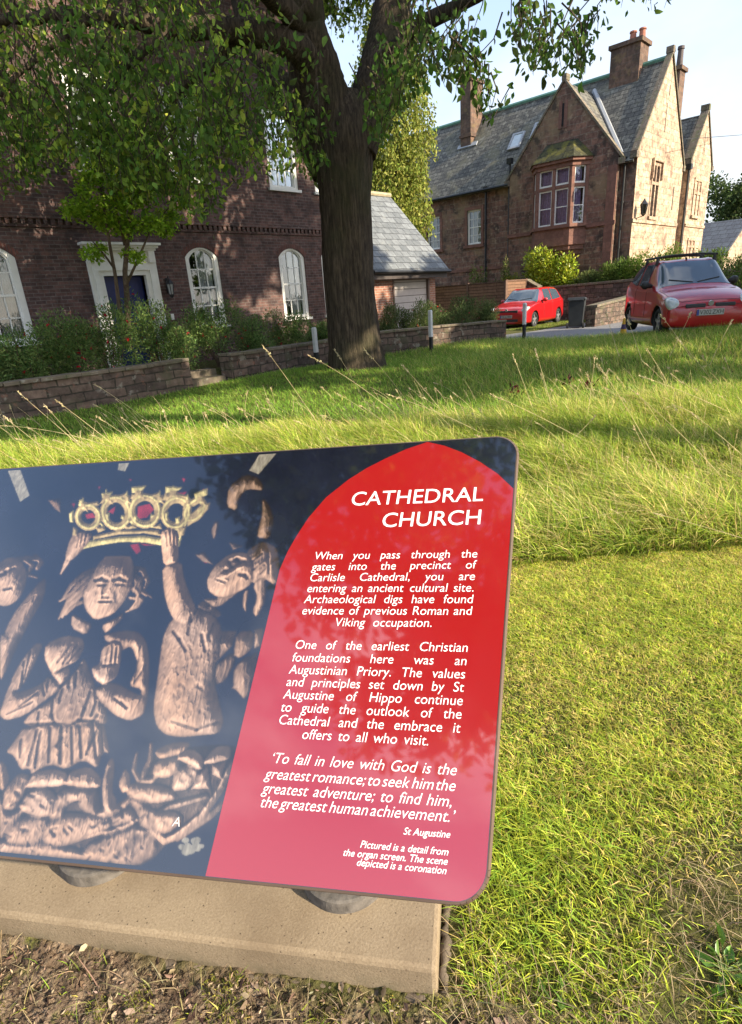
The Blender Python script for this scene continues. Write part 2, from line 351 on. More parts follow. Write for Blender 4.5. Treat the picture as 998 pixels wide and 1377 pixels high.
def ground_mat():
    t = NT('ground_soil_and_turf'); pos = t.pos()
    sp = t.node('ShaderNodeSeparateXYZ'); t.l.new(pos, sp.inputs[0])
    # distance in front of the slab's front edge, positive towards the viewer
    cmb = t.node('ShaderNodeVectorMath', operation='DOT_PRODUCT'); t.l.new(pos, cmb.inputs[0]); cmb.inputs[1].default_value = (PL_N[0], PL_N[1], 0)
    d0 = float(PL_N @ PL_O)
    n1 = t.noise(14, 7, 0.7); n2 = t.noise(2.2, 5, 0.6); n3 = t.noise(60, 4, 0.7)
    s1 = t.node('ShaderNodeMath', operation='SUBTRACT'); s1.inputs[0].default_value = d0 + 0.07; t.l.new(cmb.outputs['Value'], s1.inputs[1])
    s2 = t.node('ShaderNodeMath', operation='MULTIPLY_ADD'); t.l.new(n2, s2.inputs[0]); s2.inputs[1].default_value = 0.5; s2.inputs[2].default_value = -0.25
    s3 = t.node('ShaderNodeMath', operation='ADD'); t.l.new(s1.outputs[0], s3.inputs[0]); t.l.new(s2.outputs[0], s3.inputs[1])
    soilf = t.ramp(s3.outputs[0], [(0.0, 0), (0.10, 1)])
    turf = t.ramp(n1, [(0.30, (0.030, 0.036, 0.010)), (0.5, (0.080, 0.078, 0.022)), (0.72, (0.19, 0.155, 0.065))])
    soil = t.ramp(n1, [(0.28, (0.050, 0.033, 0.022)), (0.5, (0.15, 0.105, 0.07)), (0.72, (0.34, 0.255, 0.175))])
    moss = t.ramp(n3, [(0.35, (0.06, 0.08, 0.012)), (0.7, (0.17, 0.17, 0.035))])
    soil = t.mix(t.ramp(t.noise(9, 5, 0.6), [(0.55, 0), (0.66, 0.85)]), soil, moss)
    col = t.mix(soilf, turf, soil)
    h = t.mix(0.4, n1, n3)
    return t.finish(col, 0.95, t.bump(h, 1.0, 0.03), spec=0.15)
me = np_mesh('lawn', np.stack([GX, GY, GZ], -1), q, smooth=True)
link('lawn', me, ground_mat(), kind='structure')

# tarmac drive
def asphalt():
    t = NT('asphalt'); n = t.noise(3, 6); n2 = t.noise(140, 3, 0.7)
    c = t.ramp(n, [(0.3, (0.13, 0.125, 0.125)), (0.7, (0.21, 0.20, 0.195))])
    c = t.mix(0.45, c, t.ramp(n2, [(0.35, 0.08), (0.65, 0.30)]))
    return t.finish(c, 0.9, t.bump(n2, 0.4, 0.005), spec=0.25)
M_asphalt = asphalt()
rx = np.arange(16.4, 26.0, 0.3); ry = np.arange(2.0, 12.0, 0.3)
AX, AY = np.meshgrid(rx, ry, indexing='ij')
edge = 0.25 * np.sin(AY * 1.3) + 0.1 * np.sin(AY * 3.1)
AX2 = np.where(AX < 16.6, AX + edge, AX)
yl = 11.35 - 0.10 * (AX2 - 17) + 0.08 * np.sin(AX2 * 2.1)
AY2 = AY * yl / 11.9
n_, m_ = AX.shape
i_, j_ = np.meshgrid(np.arange(n_ - 1), np.arange(m_ - 1), indexing='ij')
qa = np.stack([i_ * m_ + j_, (i_ + 1) * m_ + j_, (i_ + 1) * m_ + j_ + 1, i_ * m_ + j_ + 1], -1).reshape(-1, 4)
link('road', np_mesh('road', np.stack([AX2, AY2, hgt(AX2, AY2) + 0.012], -1), qa, smooth=True), M_asphalt, kind='structure')
# paved wheel strip by the parked hatchback
bm_ = MB(); bm_.box(20.4, 25.8, 12.62, 13.25, -0.05, 0.016)
bm_.build('path', M_asphalt, kind='structure')

# ------------------------------------------------------------------ walls with openings
def ptY(y0): return lambda u, d, z: (u, y0 + d, z)       # faces -Y
def ptX(x0): return lambda u, d, z: (x0 + d, u, z)       # faces -X
def wall(mb, pt, u0, u1, z0, z1, holes, depth):
    us = sorted({u0, u1, *[h[0] for h in holes], *[h[1] for h in holes]}); zs = sorted({z0, z1, *[h[2] for h in holes], *[h[3] for h in holes]})
    for a, b in zip(us, us[1:]):
        for c, d in zip(zs, zs[1:]):
            mu, mz = (a + b) / 2, (c + d) / 2
            if any(h[0] < mu < h[1] and h[2] < mz < h[3] for h in holes): continue
            mb.face(pt(a, 0, c), pt(b, 0, c), pt(b, 0, d), pt(a, 0, d))
    for a, b, c, d in holes:
        mb.face(pt(a, 0, c), pt(a, depth, c), pt(a, depth, d), pt(a, 0, d)); mb.face(pt(b, 0, c), pt(b, 0, d), pt(b, depth, d), pt(b, depth, c))
        mb.face(pt(a, 0, c), pt(b, 0, c), pt(b, depth, c), pt(a, depth, c)); mb.face(pt(a, 0, d), pt(a, depth, d), pt(b, depth, d), pt(b, 0, d))
def pbox(mb, pt, u0, u1, d0, d1, z0, z1):
    P = [pt(u, d, z) for z in (z0, z1) for u, d in ((u0, d0), (u1, d0), (u1, d1), (u0, d1))]
    mb.add(P, [(0, 3, 2, 1), (4, 5, 6, 7), (0, 1, 5, 4), (1, 2, 6, 5), (2, 3, 7, 6), (3, 0, 4, 7)])

def arc_pts(u0, u1, zs, rise, n=12):                      # segmental head, left spring to right spring
    w = (u1 - u0) / 2; r = (w * w + rise * rise) / (2 * rise); cz = zs + rise - r; a = math.asin(min(1, w / r))
    return [((u0 + u1) / 2 + r * math.sin(-a + 2 * a * k / n), cz + r * math.cos(-a + 2 * a * k / n)) for k in range(n + 1)]
def sash_window(parent, pt, u0, u1, z0, z1, rise=0.0, cols=3, rows=4, sill=True, frame_w=0.10, setback=0.03, curtain=M_net, curtain_side=1, pane_rows=None, dark=False):
    """white sash window: outer frame, glazing bars (the window's own mesh), pane and curtain as children"""
    mb = MB(); fw = frame_w
    zs = z1 - rise
    if rise:
        outer = [(u0, z0)] + arc_pts(u0, u1, zs, rise) + [(u1, z0)]
        inner = [(u0 + fw, z0 + 0.06)] + arc_pts(u0 + fw, u1 - fw, zs - 0.01, rise - 0.03) + [(u1 - fw, z0 + 0.06)]
    else:
        outer = [(u0, z0), (u0, z1), (u1, z1), (u1, z0)]
        inner = [(u0 + fw, z0 + 0.06), (u0 + fw, z1 - fw), (u1 - fw, z1 - fw), (u1 - fw, z0 + 0.06)]
    def ring(o, i, d0, d1):
        n = len(o)
        for k in range(n):
            k2 = (k + 1) % n
            mb.face(pt(o[k][0], d0, o[k][1]), pt(o[k2][0], d0, o[k2][1]), pt(i[k2][0], d0, i[k2][1]), pt(i[k][0], d0, i[k][1]))
            mb.face(pt(i[k][0], d0, i[k][1]), pt(i[k2][0], d0, i[k2][1]), pt(i[k2][0], d1, i[k2][1]), pt(i[k][0], d1, i[k][1]))
            mb.face(pt(o[k][0], d0, o[k][1]), pt(o[k2][0], d0, o[k2][1]), pt(o[k2][0], d1, o[k2][1]), pt(o[k][0], d1, o[k][1]))
    ring(outer, inner, -0.004 + setback, setback + 0.10)
    inner2 = [((u - (u0 + u1) / 2) * 0.93 + (u0 + u1) / 2, (z - (z0 + z1) / 2) * 0.965 + (z0 + z1) / 2) for u, z in inner]
    ring(inner, inner2, setback + 0.035, setback + 0.10)
    a0, a1 = u0 + fw, u1 - fw
    def topz(u):
        if not rise: return z1 - fw
        w = (a1 - a0) / 2; rr = rise - 0.03; r = (w * w + rr * rr) / (2 * rr); return zs - 0.01 + rr - r + math.sqrt(max(0, r * r - (u - (a0 + a1) / 2) ** 2))
    db = setback + 0.055
    for k in range(1, cols):
        u = a0 + (a1 - a0) * k / cols
        pbox(mb, pt, u - 0.012, u + 0.012, db, db + 0.03, z0 + 0.06, topz(u))
    zt = topz((a0 + a1) / 2)
    for k in range(1, rows):
        z = z0 + 0.06 + (zt - z0 - 0.06) * k / rows * (1.0 if not rise else 0.985)
        t = 0.024 if k == rows // 2 else 0.012
        pbox(mb, pt, a0, a1, db - (0.015 if k == rows // 2 else 0), db + 0.027, z - t, z + t)
    if sill: pbox(mb, pt, u0 - 0.06, u1 + 0.06, -0.07, setback + 0.1, z0 - 0.07, z0 - 0.001)
    w = mb.build('window', M_white, parent)
    g = MB(); pts = [pt(u, setback + 0.075, z) for u, z in inner]; g.add(pts, [tuple(range(len(pts)))])
    g.build('pane', M_pane, w)
    c = MB(); r2 = setback + 0.20
    if curtain is not None:
        a, b = (a0 + (a1 - a0) * 0.45, a1) if curtain_side > 0 else (a0, a0 + (a1 - a0) * 0.55)
        if curtain_side == 0: a, b = a0, a1
        n = 22
        for k in range(n):
            ua, ub = a + (b - a) * k / n, a + (b - a) * (k + 1) / n
            da, dbb = r2 + 0.025 * math.sin(k * 2.1), r2 + 0.025 * math.sin((k + 1) * 2.1)
            c.face(pt(ua, da, z0), pt(ub, dbb, z0), pt(ub, dbb, z1 - 0.01), pt(ua, da, z1 - 0.01))
        c.build('curtain', curtain, w, smooth=True)
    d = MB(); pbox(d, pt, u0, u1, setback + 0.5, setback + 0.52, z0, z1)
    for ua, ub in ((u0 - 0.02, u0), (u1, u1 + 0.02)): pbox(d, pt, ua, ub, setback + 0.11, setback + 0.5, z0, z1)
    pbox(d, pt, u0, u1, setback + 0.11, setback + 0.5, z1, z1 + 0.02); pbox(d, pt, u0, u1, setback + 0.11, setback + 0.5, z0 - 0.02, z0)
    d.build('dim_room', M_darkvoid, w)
    return w

# ------------------------------------------------------------------ brick house
HY = 14.5; py = ptY(HY)
house = empty('brick_house', 'dark red brick house with arched white sash windows and a blue front door', 'house', (6.6, HY, 0.2))
gw = [(3.35, 4.38), (8.35, 9.33), (11.38, 12.36), (13.05, 13.72)]
Z0, Z1, RISE = 1.13, 3.08, 0.24
up = [(3.35, 4.40), (6.15, 7.2), (8.38, 9.36), (11.36, 12.40), (13.05, 13.72)]
U0, U1 = 4.64, 6.55
holes = [(a, b, Z0, Z1) for a, b in gw] + [(a, b, U0, U1) for a, b in up] + [(6.12, 7.20, 0.0, 2.46)]
mb = MB(); wall(mb, py, -4, 13.95, -0.2, 9.3, holes, 0.10)
mb.face((13.95, HY, -0.2), (13.95, 22, -0.2), (13.95, 22, 9.3), (13.95, HY, 9.3)); mb.face((-4, HY, -0.2), (-4, 22, -0.2), (-4, 22, 9.3), (-4, HY, 9.3)); mb.face((-4, 22, -0.2), (13.95, 22, -0.2), (13.95, 22, 9.3), (-4, 22, 9.3))
for a, b in gw:                                           # brick spandrels beside the segmental heads
    ap = arc_pts(a, b, Z1 - RISE, RISE)
    m = len(ap) // 2
    mb.face(*[py(u, 0.001, z) for u, z in ap[:m + 1]], py(a, 0.001, Z1)); mb.face(*[py(u, 0.001, z) for u, z in ap[m:]], py(b, 0.001, Z1))
mb.build('wall', M_brick, house)
M_archb = masonry('arch_brick', (0.17, 0.070, 0.055), (0.10, 0.05, 0.042), (0.10, 0.08, 0.07), 0.07, 0.4, 0.008)
for a, b in gw:
    mb = MB()                                             # arch bricks over each ground floor window
    i_p = arc_pts(a - 0.005, b + 0.005, Z1 - RISE + 0.005, RISE); o_p = arc_pts(a - 0.10, b + 0.10, Z1 - RISE + 0.10, RISE + 0.03)
    for k in range(len(i_p) - 1):
        P = [i_p[k], i_p[k + 1], o_p[k + 1], o_p[k]]
        mb.prism([py(u, -0.006, z) for u, z in P], (0, 0.005, 0))
    mb.build('window_arch', M_archb, house)
mb = MB(); mb.box(-4, 13.99, HY - 0.075, HY - 0.001, 3.60, 3.68); mb.box(-4, 13.99, HY - 0.04, HY - 0.001, 3.44, 3.49)
x = -3.9
while x < 13.9: mb.box(x, x + 0.085, HY - 0.06, HY - 0.001, 3.49, 3.60); x += 0.15
mb.build('dentil_course', M_brick, house)
for i, (a, b) in enumerate(gw): sash_window(house, py, a, b, Z0, Z1, RISE, 3, 4, curtain_side=1, frame_w=0.115 if i else 0.14)
for i, (a, b) in enumerate(up): sash_window(house, py, a, b, U0, U1, 0, 3, 4, curtain_side=-1 if i % 2 else 1, frame_w=0.12)
mb = MB(); mb.prism([(-4.3, HY - 0.35, 9.25), (-4.3, 18.25, 12.6), (-4.3, 22.35, 9.25)], (18.6, 0, 0)); mb.build('roof', M_slate, house)
# front door and its moulded surround
mb = MB()
for (o, i, d0, d1) in ((0.30, 0.20, -0.05, 0.0), (0.20, 0.09, -0.085, 0.0), (0.09, -0.02, -0.045, 0.08)):
    pbox(mb, py, 6.12 - o, 6.12 - i, d0, d1 - 0.001, 0.0, 2.46 + o); pbox(mb, py, 7.20 + i, 7.20 + o, d0, d1 - 0.001, 0.0, 2.46 + o)
    pbox(mb, py, 6.12 - i, 7.20 + i, d0, d1 - 0.001, 2.46 + i, 2.46 + o)
pbox(mb, py, 5.84, 7.48, -0.06, -0.001, 2.762, 2.98)       # frieze
for u in (5.86, 7.30): pbox(mb, py, u, u + 0.16, -0.14, -0.061, 2.72, 2.98)
for z, d, e in ((2.981, 0.16, 0.02), (3.035, 0.21, 0.07), (3.09, 0.27, 0.12)): pbox(mb, py, 5.84 - e, 7.48 + e, -d, -0.001, z, z + 0.053)
mb.build('door_surround', M_white, house)
mb = MB(); pbox(mb, py, 6.14, 6.655, 0.16, 0.20, 0.25, 2.43)
for z0, z1 in ((0.42, 1.0), (1.12, 1.62), (1.74, 2.3)): pbox(mb, py, 6.22, 6.58, 0.145, 0.161, z0, z1)
pbox(mb, py, 6.665, 7.18, 0.20, 0.24, 0.25, 2.43)
for z0, z1 in ((0.42, 1.0), (1.12, 1.62), (1.74, 2.3)): pbox(mb, py, 6.74, 7.10, 0.185, 0.201, z0, z1)
dr = mb.build('door', M_door, house)
mb = MB(); mb.cyl((6.60, HY + 0.12, 1.3), (0, 1, 0), 0.03, 0.05, 12); mb.build('handle', M_lead, dr)
mb = MB(); pbox(mb, py, 5.8, 7.5, -0.45, -0.001, 0.10, 0.25); mb.build('doorstep', M_coping, house)
# lantern beside the door
mb = MB(); mb.box(7.69, 7.75, HY - 0.03, HY - 0.001, 2.0, 2.36); mb.tube([(7.72, HY - 0.03, 2.30), (7.72, HY - 0.12, 2.40), (7.72, HY - 0.15, 2.33)], 0.012, 6)
mb.tube([(7.72, HY - 0.15, 2.32), (7.72, HY - 0.15, 2.24), (7.72, HY - 0.15, 2.21)], [0.02, 0.10, 0.105], 6)
for k in range(6):
    a = k * math.pi / 3; mb.tube([(7.72 + 0.09 * math.cos(a), HY - 0.15 + 0.09 * math.sin(a), 2.22), (7.72 + 0.06 * math.cos(a), HY - 0.15 + 0.06 * math.sin(a), 1.95)], 0.009, 5)
mb.tube([(7.72, HY - 0.15, 1.96), (7.72, HY - 0.15, 1.92), (7.72, HY - 0.15, 1.88)], [0.068, 0.06, 0.01], 6)
lamp = mb.build('wall_lamp', M_black, house)
mb = MB(); mb.tube([(7.72, HY - 0.15, 2.20), (7.72, HY - 0.15, 1.97)], [0.08, 0.055], 6); mb.build('lamp_glass', flat('frosted_glass', (0.35, 0.36, 0.36), 0.2, 0.05), lamp)
mb = MB(); mb.box(7.66, 7.74, HY - 0.05, HY - 0.001, 1.36, 1.50); mb.build('doorbell', M_white, house, bevel=0.01)

# ------------------------------------------------------------------ garage
gar = empty('brick_garage', 'small brick garage with a grey slate roof beside the tree trunk', 'garage', (15.8, 13.6, 0))
pg = ptY(13.6)
mb = MB(); wall(mb, pg, 13.97, 17.64, -0.1, 2.22, [(15.38, 17.25, -0.1, 2.06)], 0.12)
mb.face((17.64, 13.6, -0.1), (17.64, 18.4, -0.1), (17.64, 18.4, 2.2), (17.64, 15.9, 4.7), (17.64, 13.6, 2.2))
mb.face((13.97, 13.6, -0.1), (13.97, 18.4, -0.1), (13.97, 18.4, 2.2), (13.97, 15.9, 4.7), (13.97, 13.6, 2.2))
mb.build('wall', M_brick_or, gar)
mb = MB()
mb.prism([(13.97, 13.2, 2.36), (13.97, 15.82, 5.03), (13.97, 18.5, 2.36), (13.97, 18.5, 2.26), (13.97, 15.82, 4.92), (13.97, 13.2, 2.26)], (3.95, 0, 0))
rf = mb.build('roof', M_slate_clean, gar)
mb = MB(); mb.tube([(13.97, 15.82, 5.05), (17.92, 15.82, 5.05)], 0.085, 8); mb.build('ridge_tiles', flat('pale_ridge_tiles', (0.36, 0.30, 0.19), 0.9, 0.3, 5), rf)
mb = MB(); mb.tube([(13.97, 13.14, 2.30), (17.95, 13.14, 2.27)], 0.055, 8); mb.build('gutter', M_black, gar)
mb = MB(); mb.box(13.97, 17.9, 13.25, 13.28, 2.08, 2.25); mb.build('fascia', flat('dark_fascia', (0.06, 0.045, 0.04), 0.7), gar)
mb = MB(); pbox(mb, pg, 15.40, 17.23, 0.08, 0.11, -0.05, 2.04); mb.build('garage_door', M_panelgar, gar)
mb = MB(); pbox(mb, pg, 15.33, 15.40, -0.02, 0.1, -0.1, 2.10); pbox(mb, pg, 17.23, 17.30, -0.02, 0.1, -0.1, 2.10); pbox(mb, pg, 15.40, 17.23, -0.02, 0.1, 2.04, 2.10); mb.build('door_frame', flat('brown_frame', (0.16, 0.10, 0.075), 0.6), gar)

# ------------------------------------------------------------------ low garden walls
def low_wall(name, label, pts, h, th, cop=0.07, mat=M_lowwall, cmat=M_coping, group=None, over=0.04, cat='wall', jag=0.0):
    """masonry wall along plan points with a stone coping"""
    a = np.array(pts, float)
    base = (float(a[:, 0].mean()), float(a[:, 1].mean()), float(hgt(a[:, 0].mean(), a[:, 1].mean())))
    r = empty(name, label, cat, base, group)
    mb = MB(); cp = MB()
    for i, ((x0, y0, *zz), (x1, y1, *zz1)) in enumerate(zip(pts, pts[1:])):
        d = np.array([x1 - x0, y1 - y0]); L = np.linalg.norm(d); d /= L; n = np.array([-d[1], d[0]])
        t0 = zz[0] if zz else h; t1 = zz1[0] if zz1 else h
        b = -0.3
        P = []
        for (xx, yy, zt) in ((x0, y0, t0), (x1, y1, t1)):
            P += [(xx - n[0] * th / 2, yy - n[1] * th / 2, b), (xx + n[0] * th / 2, yy + n[1] * th / 2, b), (xx + n[0] * th / 2, yy + n[1] * th / 2, zt - cop), (xx - n[0] * th / 2, yy - n[1] * th / 2, zt - cop)]
        mb.add(P, [(0, 1, 2, 3), (7, 6, 5, 4), (0, 4, 5, 1), (1, 5, 6, 2), (2, 6, 7, 3), (3, 7, 4, 0)])
        m = max(1, int(L / 0.62)); rr = random.Random(i + int(x0 * 10))
        cuts = [0] + [(k + rr.uniform(-.2, .2)) / m for k in range(1, m)] + [1]
        for u, v in zip(cuts, cuts[1:]):
            ca = np.array([x0, y0]) + d * (u * L + 0.004); cb = np.array([x0, y0]) + d * (v * L - 0.004)
            za = t0 + (t1 - t0) * u + rr.uniform(-jag, jag); zb = t0 + (t1 - t0) * v + rr.uniform(-jag, jag); o = th / 2 + over + rr.uniform(-.01, .015)
            Q = []
            for c, z in ((ca, za), (cb, zb)):
                Q += [(c[0] - n[0] * o, c[1] - n[1] * o, z - cop + 0.001), (c[0] + n[0] * o, c[1] + n[1] * o, z - cop + 0.001), (c[0] + n[0] * o, c[1] + n[1] * o, z - 0.012), (c[0] - n[0] * o, c[1] - n[1] * o, z)]
            cp.add(Q, [(0, 1, 2, 3), (7, 6, 5, 4), (0, 4, 5, 1), (1, 5, 6, 2), (2, 6, 7, 3), (3, 7, 4, 0)])
    mb.build('wall_face', mat, r); cp.build('coping', cmat, r, bevel=0.012)
    return r
low_wall('stone_wall', 'low stone wall with flat coping under the red-flowered bushes, left of the gap', [(0.0, 11.5), (2.7, 11.40), (6.12, 11.32)], 0.63, 0.34, jag=0.012)
low_wall('stone_wall', 'low stone wall with rounded coping between the path gap and the tree trunk', [(7.06, 11.30), (10.45, 11.66), (12.1, 11.75)], 0.62, 0.36, jag=0.012)
low_wall('stone_wall', 'low stone wall in front of the garage, ending at the drive', [(12.2, 11.72), (14.3, 10.98), (16.55, 10.12)], 0.655, 0.36, jag=0.012)
low_wall('stone_wall', 'tall garden wall with mossy coping behind the wheelie bin and shrubs', [(26.15, 13.95, 1.50), (26.15, 9.5, 1.60), (26.15, 4.0, 1.75)], 1.5, 0.4, cop=0.10, mat=M_lowwall)
low_wall('stone_wall', 'knee-high stone wall with flat coping right of the wheelie bin', [(21.7, 9.55, 0.78), (25.9, 9.55, 1.0)], 0.8, 0.36, cop=0.09)
# curved ramp of coping joining the fence to the tall wall
mb = MB(); P = []
for k in range(9):
    a = k / 8 * math.pi / 2; P.append((26.0, 14.02 + 0.62 * (1 - math.cos(a)) * 1.0, 1.50 + 0.34 * (k / 8) ** 2))
mb.prism([(25.98, p[1], p[2]) for p in P] + [(25.98, 14.64, -0.3), (25.98, 14.02, -0.3)], (0.34, 0, 0))
r = empty('curved_wall_end', 'curved ramped end of the tall garden wall beside the sunlit fence panel', 'wall', (26.1, 14.3, 0))
mb.build('wall_face', M_lowwall, r)
mb = MB()
for (a, b) in zip(P, P[1:]): mb.obox(((26.14), (a[1] + b[1]) / 2, (a[2] + b[2]) / 2 + 0.035), (0.23, 0, 0), (0, (b[1] - a[1]) / 2, (b[2] - a[2]) / 2), (0, 0, 0.03))
mb.build('coping', M_coping, r)
# steps in the gap
mb = MB(); mb.box(6.15, 7.02, 11.3, 12.0, -0.2, 0.16); mb.box(6.15, 7.02, 11.65, 12.0, 0.16, 0.30)
mb.build('garden_step', M_coping, label='stone step in the gap between the two low walls', cat='step', base=(6.6, 11.6, 0))

# timber fence
def fence(label, p0, p1, z, n):
    r = empty('timber_fence', label, 'fence', (p0[0], p0[1], 0))
    d = np.array([p1[0] - p0[0], p1[1] - p0[1], 0.0]); L = np.linalg.norm(d); d /= L; nn = np.array([-d[1], d[0], 0])
    mb = MB(); mid = (np.array([*p0, 0]) + np.array([*p1, 0])) / 2
    mb.obox((*mid[:2], z / 2), d * L / 2, nn * 0.02, (0, 0, z / 2)); mb.build('board_panel', M_wood, r)
    pm = flat('fence_post_wood', (0.13, 0.075, 0.05), 0.85, 0.3)
    for k in range(n + 1):
        c = np.array([*p0, 0]) + d * L * k / n
        mb = MB(); mb.obox((c[0], c[1], z / 2 + 0.03), d * 0.05, nn * 0.05, (0, 0, z / 2 + 0.04)); mb.build('post', pm, r)
    mb = MB(); mb.obox((*mid[:2], z + 0.022), d * L / 2, nn * 0.045, (0, 0, 0.02)); mb.build('top_rail', pm, r)
fence('shaded brown timber fence running between the garage and the hatchback', (24.0, 18.6), (24.0, 14.56), 1.83, 2)
fence('short sunlit timber fence panel behind the hatchback roof', (24.06, 14.56), (25.9, 14.62), 1.86, 1)
# ------------------------------------------------------------------ sandstone house
SX = 28.0
sh = empty('stone_house', 'large red sandstone house with steep slate gables, bay window and chimneys', 'house', (30, 14, 0.5))
px_ = ptX(SX)
RX, RZ, EZ = 30.87, 10.36, 6.55
# left wing front
wins = [(18.48, 19.36, 3.86, 5.50), (21.15, 22.05, 3.86, 5.50), (24.2, 25.1, 3.86, 5.5)]
mb = MB(); wall(mb, px_, 10.75, 27.0, 0.3, EZ, wins, 0.14)
mb.face((SX, 27, 0.3), (33.74, 27, 0.3), (33.74, 27, EZ), (RX, 27, RZ - 0.1), (SX, 27, EZ))
mb.build('front_wall', M_sandstone, sh)
for a, b, c, d in wins:
    mb = MB()
    for u0, u1, z0, z1 in ((a - 0.14, a, c - 0.02, d + 0.16), (b, b + 0.14, c - 0.02, d + 0.16), (a, b, d, d + 0.16), (a - 0.2, b + 0.2, c - 0.16, c - 0.02)):
        pbox(mb, px_, u0, u1, -0.035 if z1 > c else -0.10, 0.10, z0, z1)
    mb.build('window_surround', M_stone_trim, sh)
for a, b, c, d in wins: sash_window(sh, px_, a, b, c, d, 0, 3, 4, sill=False, frame_w=0.055, setback=0.06, curtain=M_net, curtain_side=0 if a < 20 else 1)
mb = MB(); pbox(mb, px_, 16.70, 27.0, -0.05, -0.001, 2.55, 2.68); mb.build('string_course', M_stone_trim, sh)
# main roof
def slab(P, th): 
    a = [np.array(p, float) for p in P]; n = np.cross(a[1] - a[0], a[2] - a[0]); n /= np.linalg.norm(n)
    if n[2] < 0: n = -n
    return [p - n * th for p in a], n * th
mb = MB()
for P in ([(SX - 0.28, 10.83, EZ - 0.30), (SX - 0.28, 27.2, EZ - 0.30), (RX, 27.2, RZ), (RX, 10.83, RZ)],
          [(RX, 10.83, RZ), (RX, 27.2, RZ), (33.98, 27.2, EZ - 0.25), (33.98, 10.83, EZ - 0.25)]):
    b, e = slab(P, 0.10); mb.prism(b, e)
roof = mb.build('main_roof', M_slate, sh)
mb = MB(); mb.tube([(RX, 10.83, RZ + 0.05), (RX, 27.2, RZ + 0.05)], 0.09, 6); mb.build('ridge_capping', M_copper, roof)
mb = MB(); mb.tube([(SX - 0.32, 16.75, EZ - 0.28), (SX - 0.32, 27.2, EZ - 0.28)], 0.06, 6); mb.build('gutter', M_black, sh)
# rooflights
def on_slope(y, x): return np.array([x, y, EZ - 0.30 + (x - (SX - 0.28)) * (RZ - EZ + 0.30) / (RX - SX + 0.28)])
sl_t = np.array([RX - SX + 0.28, 0, RZ - EZ + 0.30]); sl_t /= np.linalg.norm(sl_t); sl_n = np.array([-sl_t[2], 0, sl_t[0]])
for yc, xc in ((17.30, 29.35), (16.2, 29.55)):
    c = on_slope(yc, xc) + sl_n * 0.06
    mb = MB()
    for o, hx, hy in ((sl_t * 0.43, 0.05, 0.34), (-sl_t * 0.43, 0.05, 0.34)): mb.obox(c + o, sl_t * hx, (0, hy, 0), sl_n * 0.04)
    for s_ in (-1, 1): mb.obox(c + np.array([0, s_ * 0.29, 0]), sl_t * 0.38, (0, 0.05, 0), sl_n * 0.04)
    w = mb.build('rooflight', M_lead, roof)
    mb = MB(); mb.obox(c, sl_t * 0.39, (0, 0.25, 0), sl_n * 0.012); mb.build('pane', flat('rooflight_glass', (0.52, 0.56, 0.56), 0.15, 0.1, spec=0.8), w)
# front gable with the bay
GX_ = 27.72; pgx = ptX(GX_); gy0, gy1, gym, gz = 11.42, 16.68, 14.05, 9.82
mb = MB()
mb.face((GX_, gy0, 0.3), (GX_, gy1, 0.3), (GX_, gy1, EZ), (GX_, gym, gz), (GX_, gy0, EZ))
for y in (gy0, gy1): mb.face((GX_, y, 0.3), (SX + 0.1, y, 0.3), (SX + 0.1, y, EZ), (GX_, y, EZ))
mb.build('gable_wall', M_sandstone, sh)
mb = MB()
vx = SX - 0.28 + (gz - EZ + 0.30) * (RX - SX + 0.28) / (RZ - EZ + 0.30)
for ya in (gy0, gy1):
    s_ = -0.0
    P = [(GX_ + 0.16, ya, EZ - 0.02), (GX_ + 0.16, gym, gz - 0.02), (vx, gym, gz - 0.02), (SX - 0.05, ya, EZ - 0.02)]
    b, e = slab(P, 0.10); mb.prism(b, e)
groof = mb.build('gable_roof', M_slate, sh)
mb = MB(); vb = np.array([SX - 0.1, gy0 - 0.02, EZ + 0.03]); vt = np.array([vx, gym - 0.1, gz + 0.05]); mb.tube([vb, vt], 0.11, 6); mb.build('valley_lead', M_lead, groof)
def coping_pair(parent, pl, u0, u1, um, z0, zt, d0, d1, th, mat, over=0.12, kneel=True):
    mb = MB()
    for u in (u0, u1):
        s_ = 1 if u > um else -1
        a = np.array([u + s_ * over, z0 - over * 1.1]); b = np.array([um, zt]); t = b - a; L = np.linalg.norm(t); t /= L; n = np.array([-t[1], t[0]]) * (1 if s_ > 0 else -1)
        if n[1] < 0: n = -n
        Q = [a, b, b + np.array([0, th * 1.3]), a + n * th]
        P0 = [pl(q[0], d0, q[1]) for q in Q]; ext = np.array(pl(0, d1, 0)) - np.array(pl(0, d0, 0))
        mb.prism(P0, ext)
        if kneel:
            pbox(mb, pl, min(u, u + s_ * 0.26), max(u, u + s_ * 0.26), d0 - 0.01, d1, z0 - over * 1.1 - 0.22, z0 - over * 1.1 + 0.02)
    pbox(mb, pl, um - 0.11, um + 0.11, d0 - 0.012, d1 + 0.02, zt + 0.02, zt + th * 1.3 + 0.14)
    return mb.build('gable_coping', mat, parent)
coping_pair(sh, pgx, gy0, gy1, gym, EZ, gz, -0.06, 0.24, 0.09, M_coping)
mb = MB(); pbox(mb, pgx, gym - 0.055, gym + 0.055, -0.012, 0.02, 8.15, 9.0); mb.build('slit_window', M_darkvoid, sh)
mb = MB(); pbox(mb, pgx, gym - 0.20, gym - 0.056, -0.03, -0.001, 8.05, 9.1); pbox(mb, pgx, gym + 0.056, gym + 0.20, -0.03, -0.001, 8.05, 9.1); mb.build('slit_surround', M_stone_trim, sh)
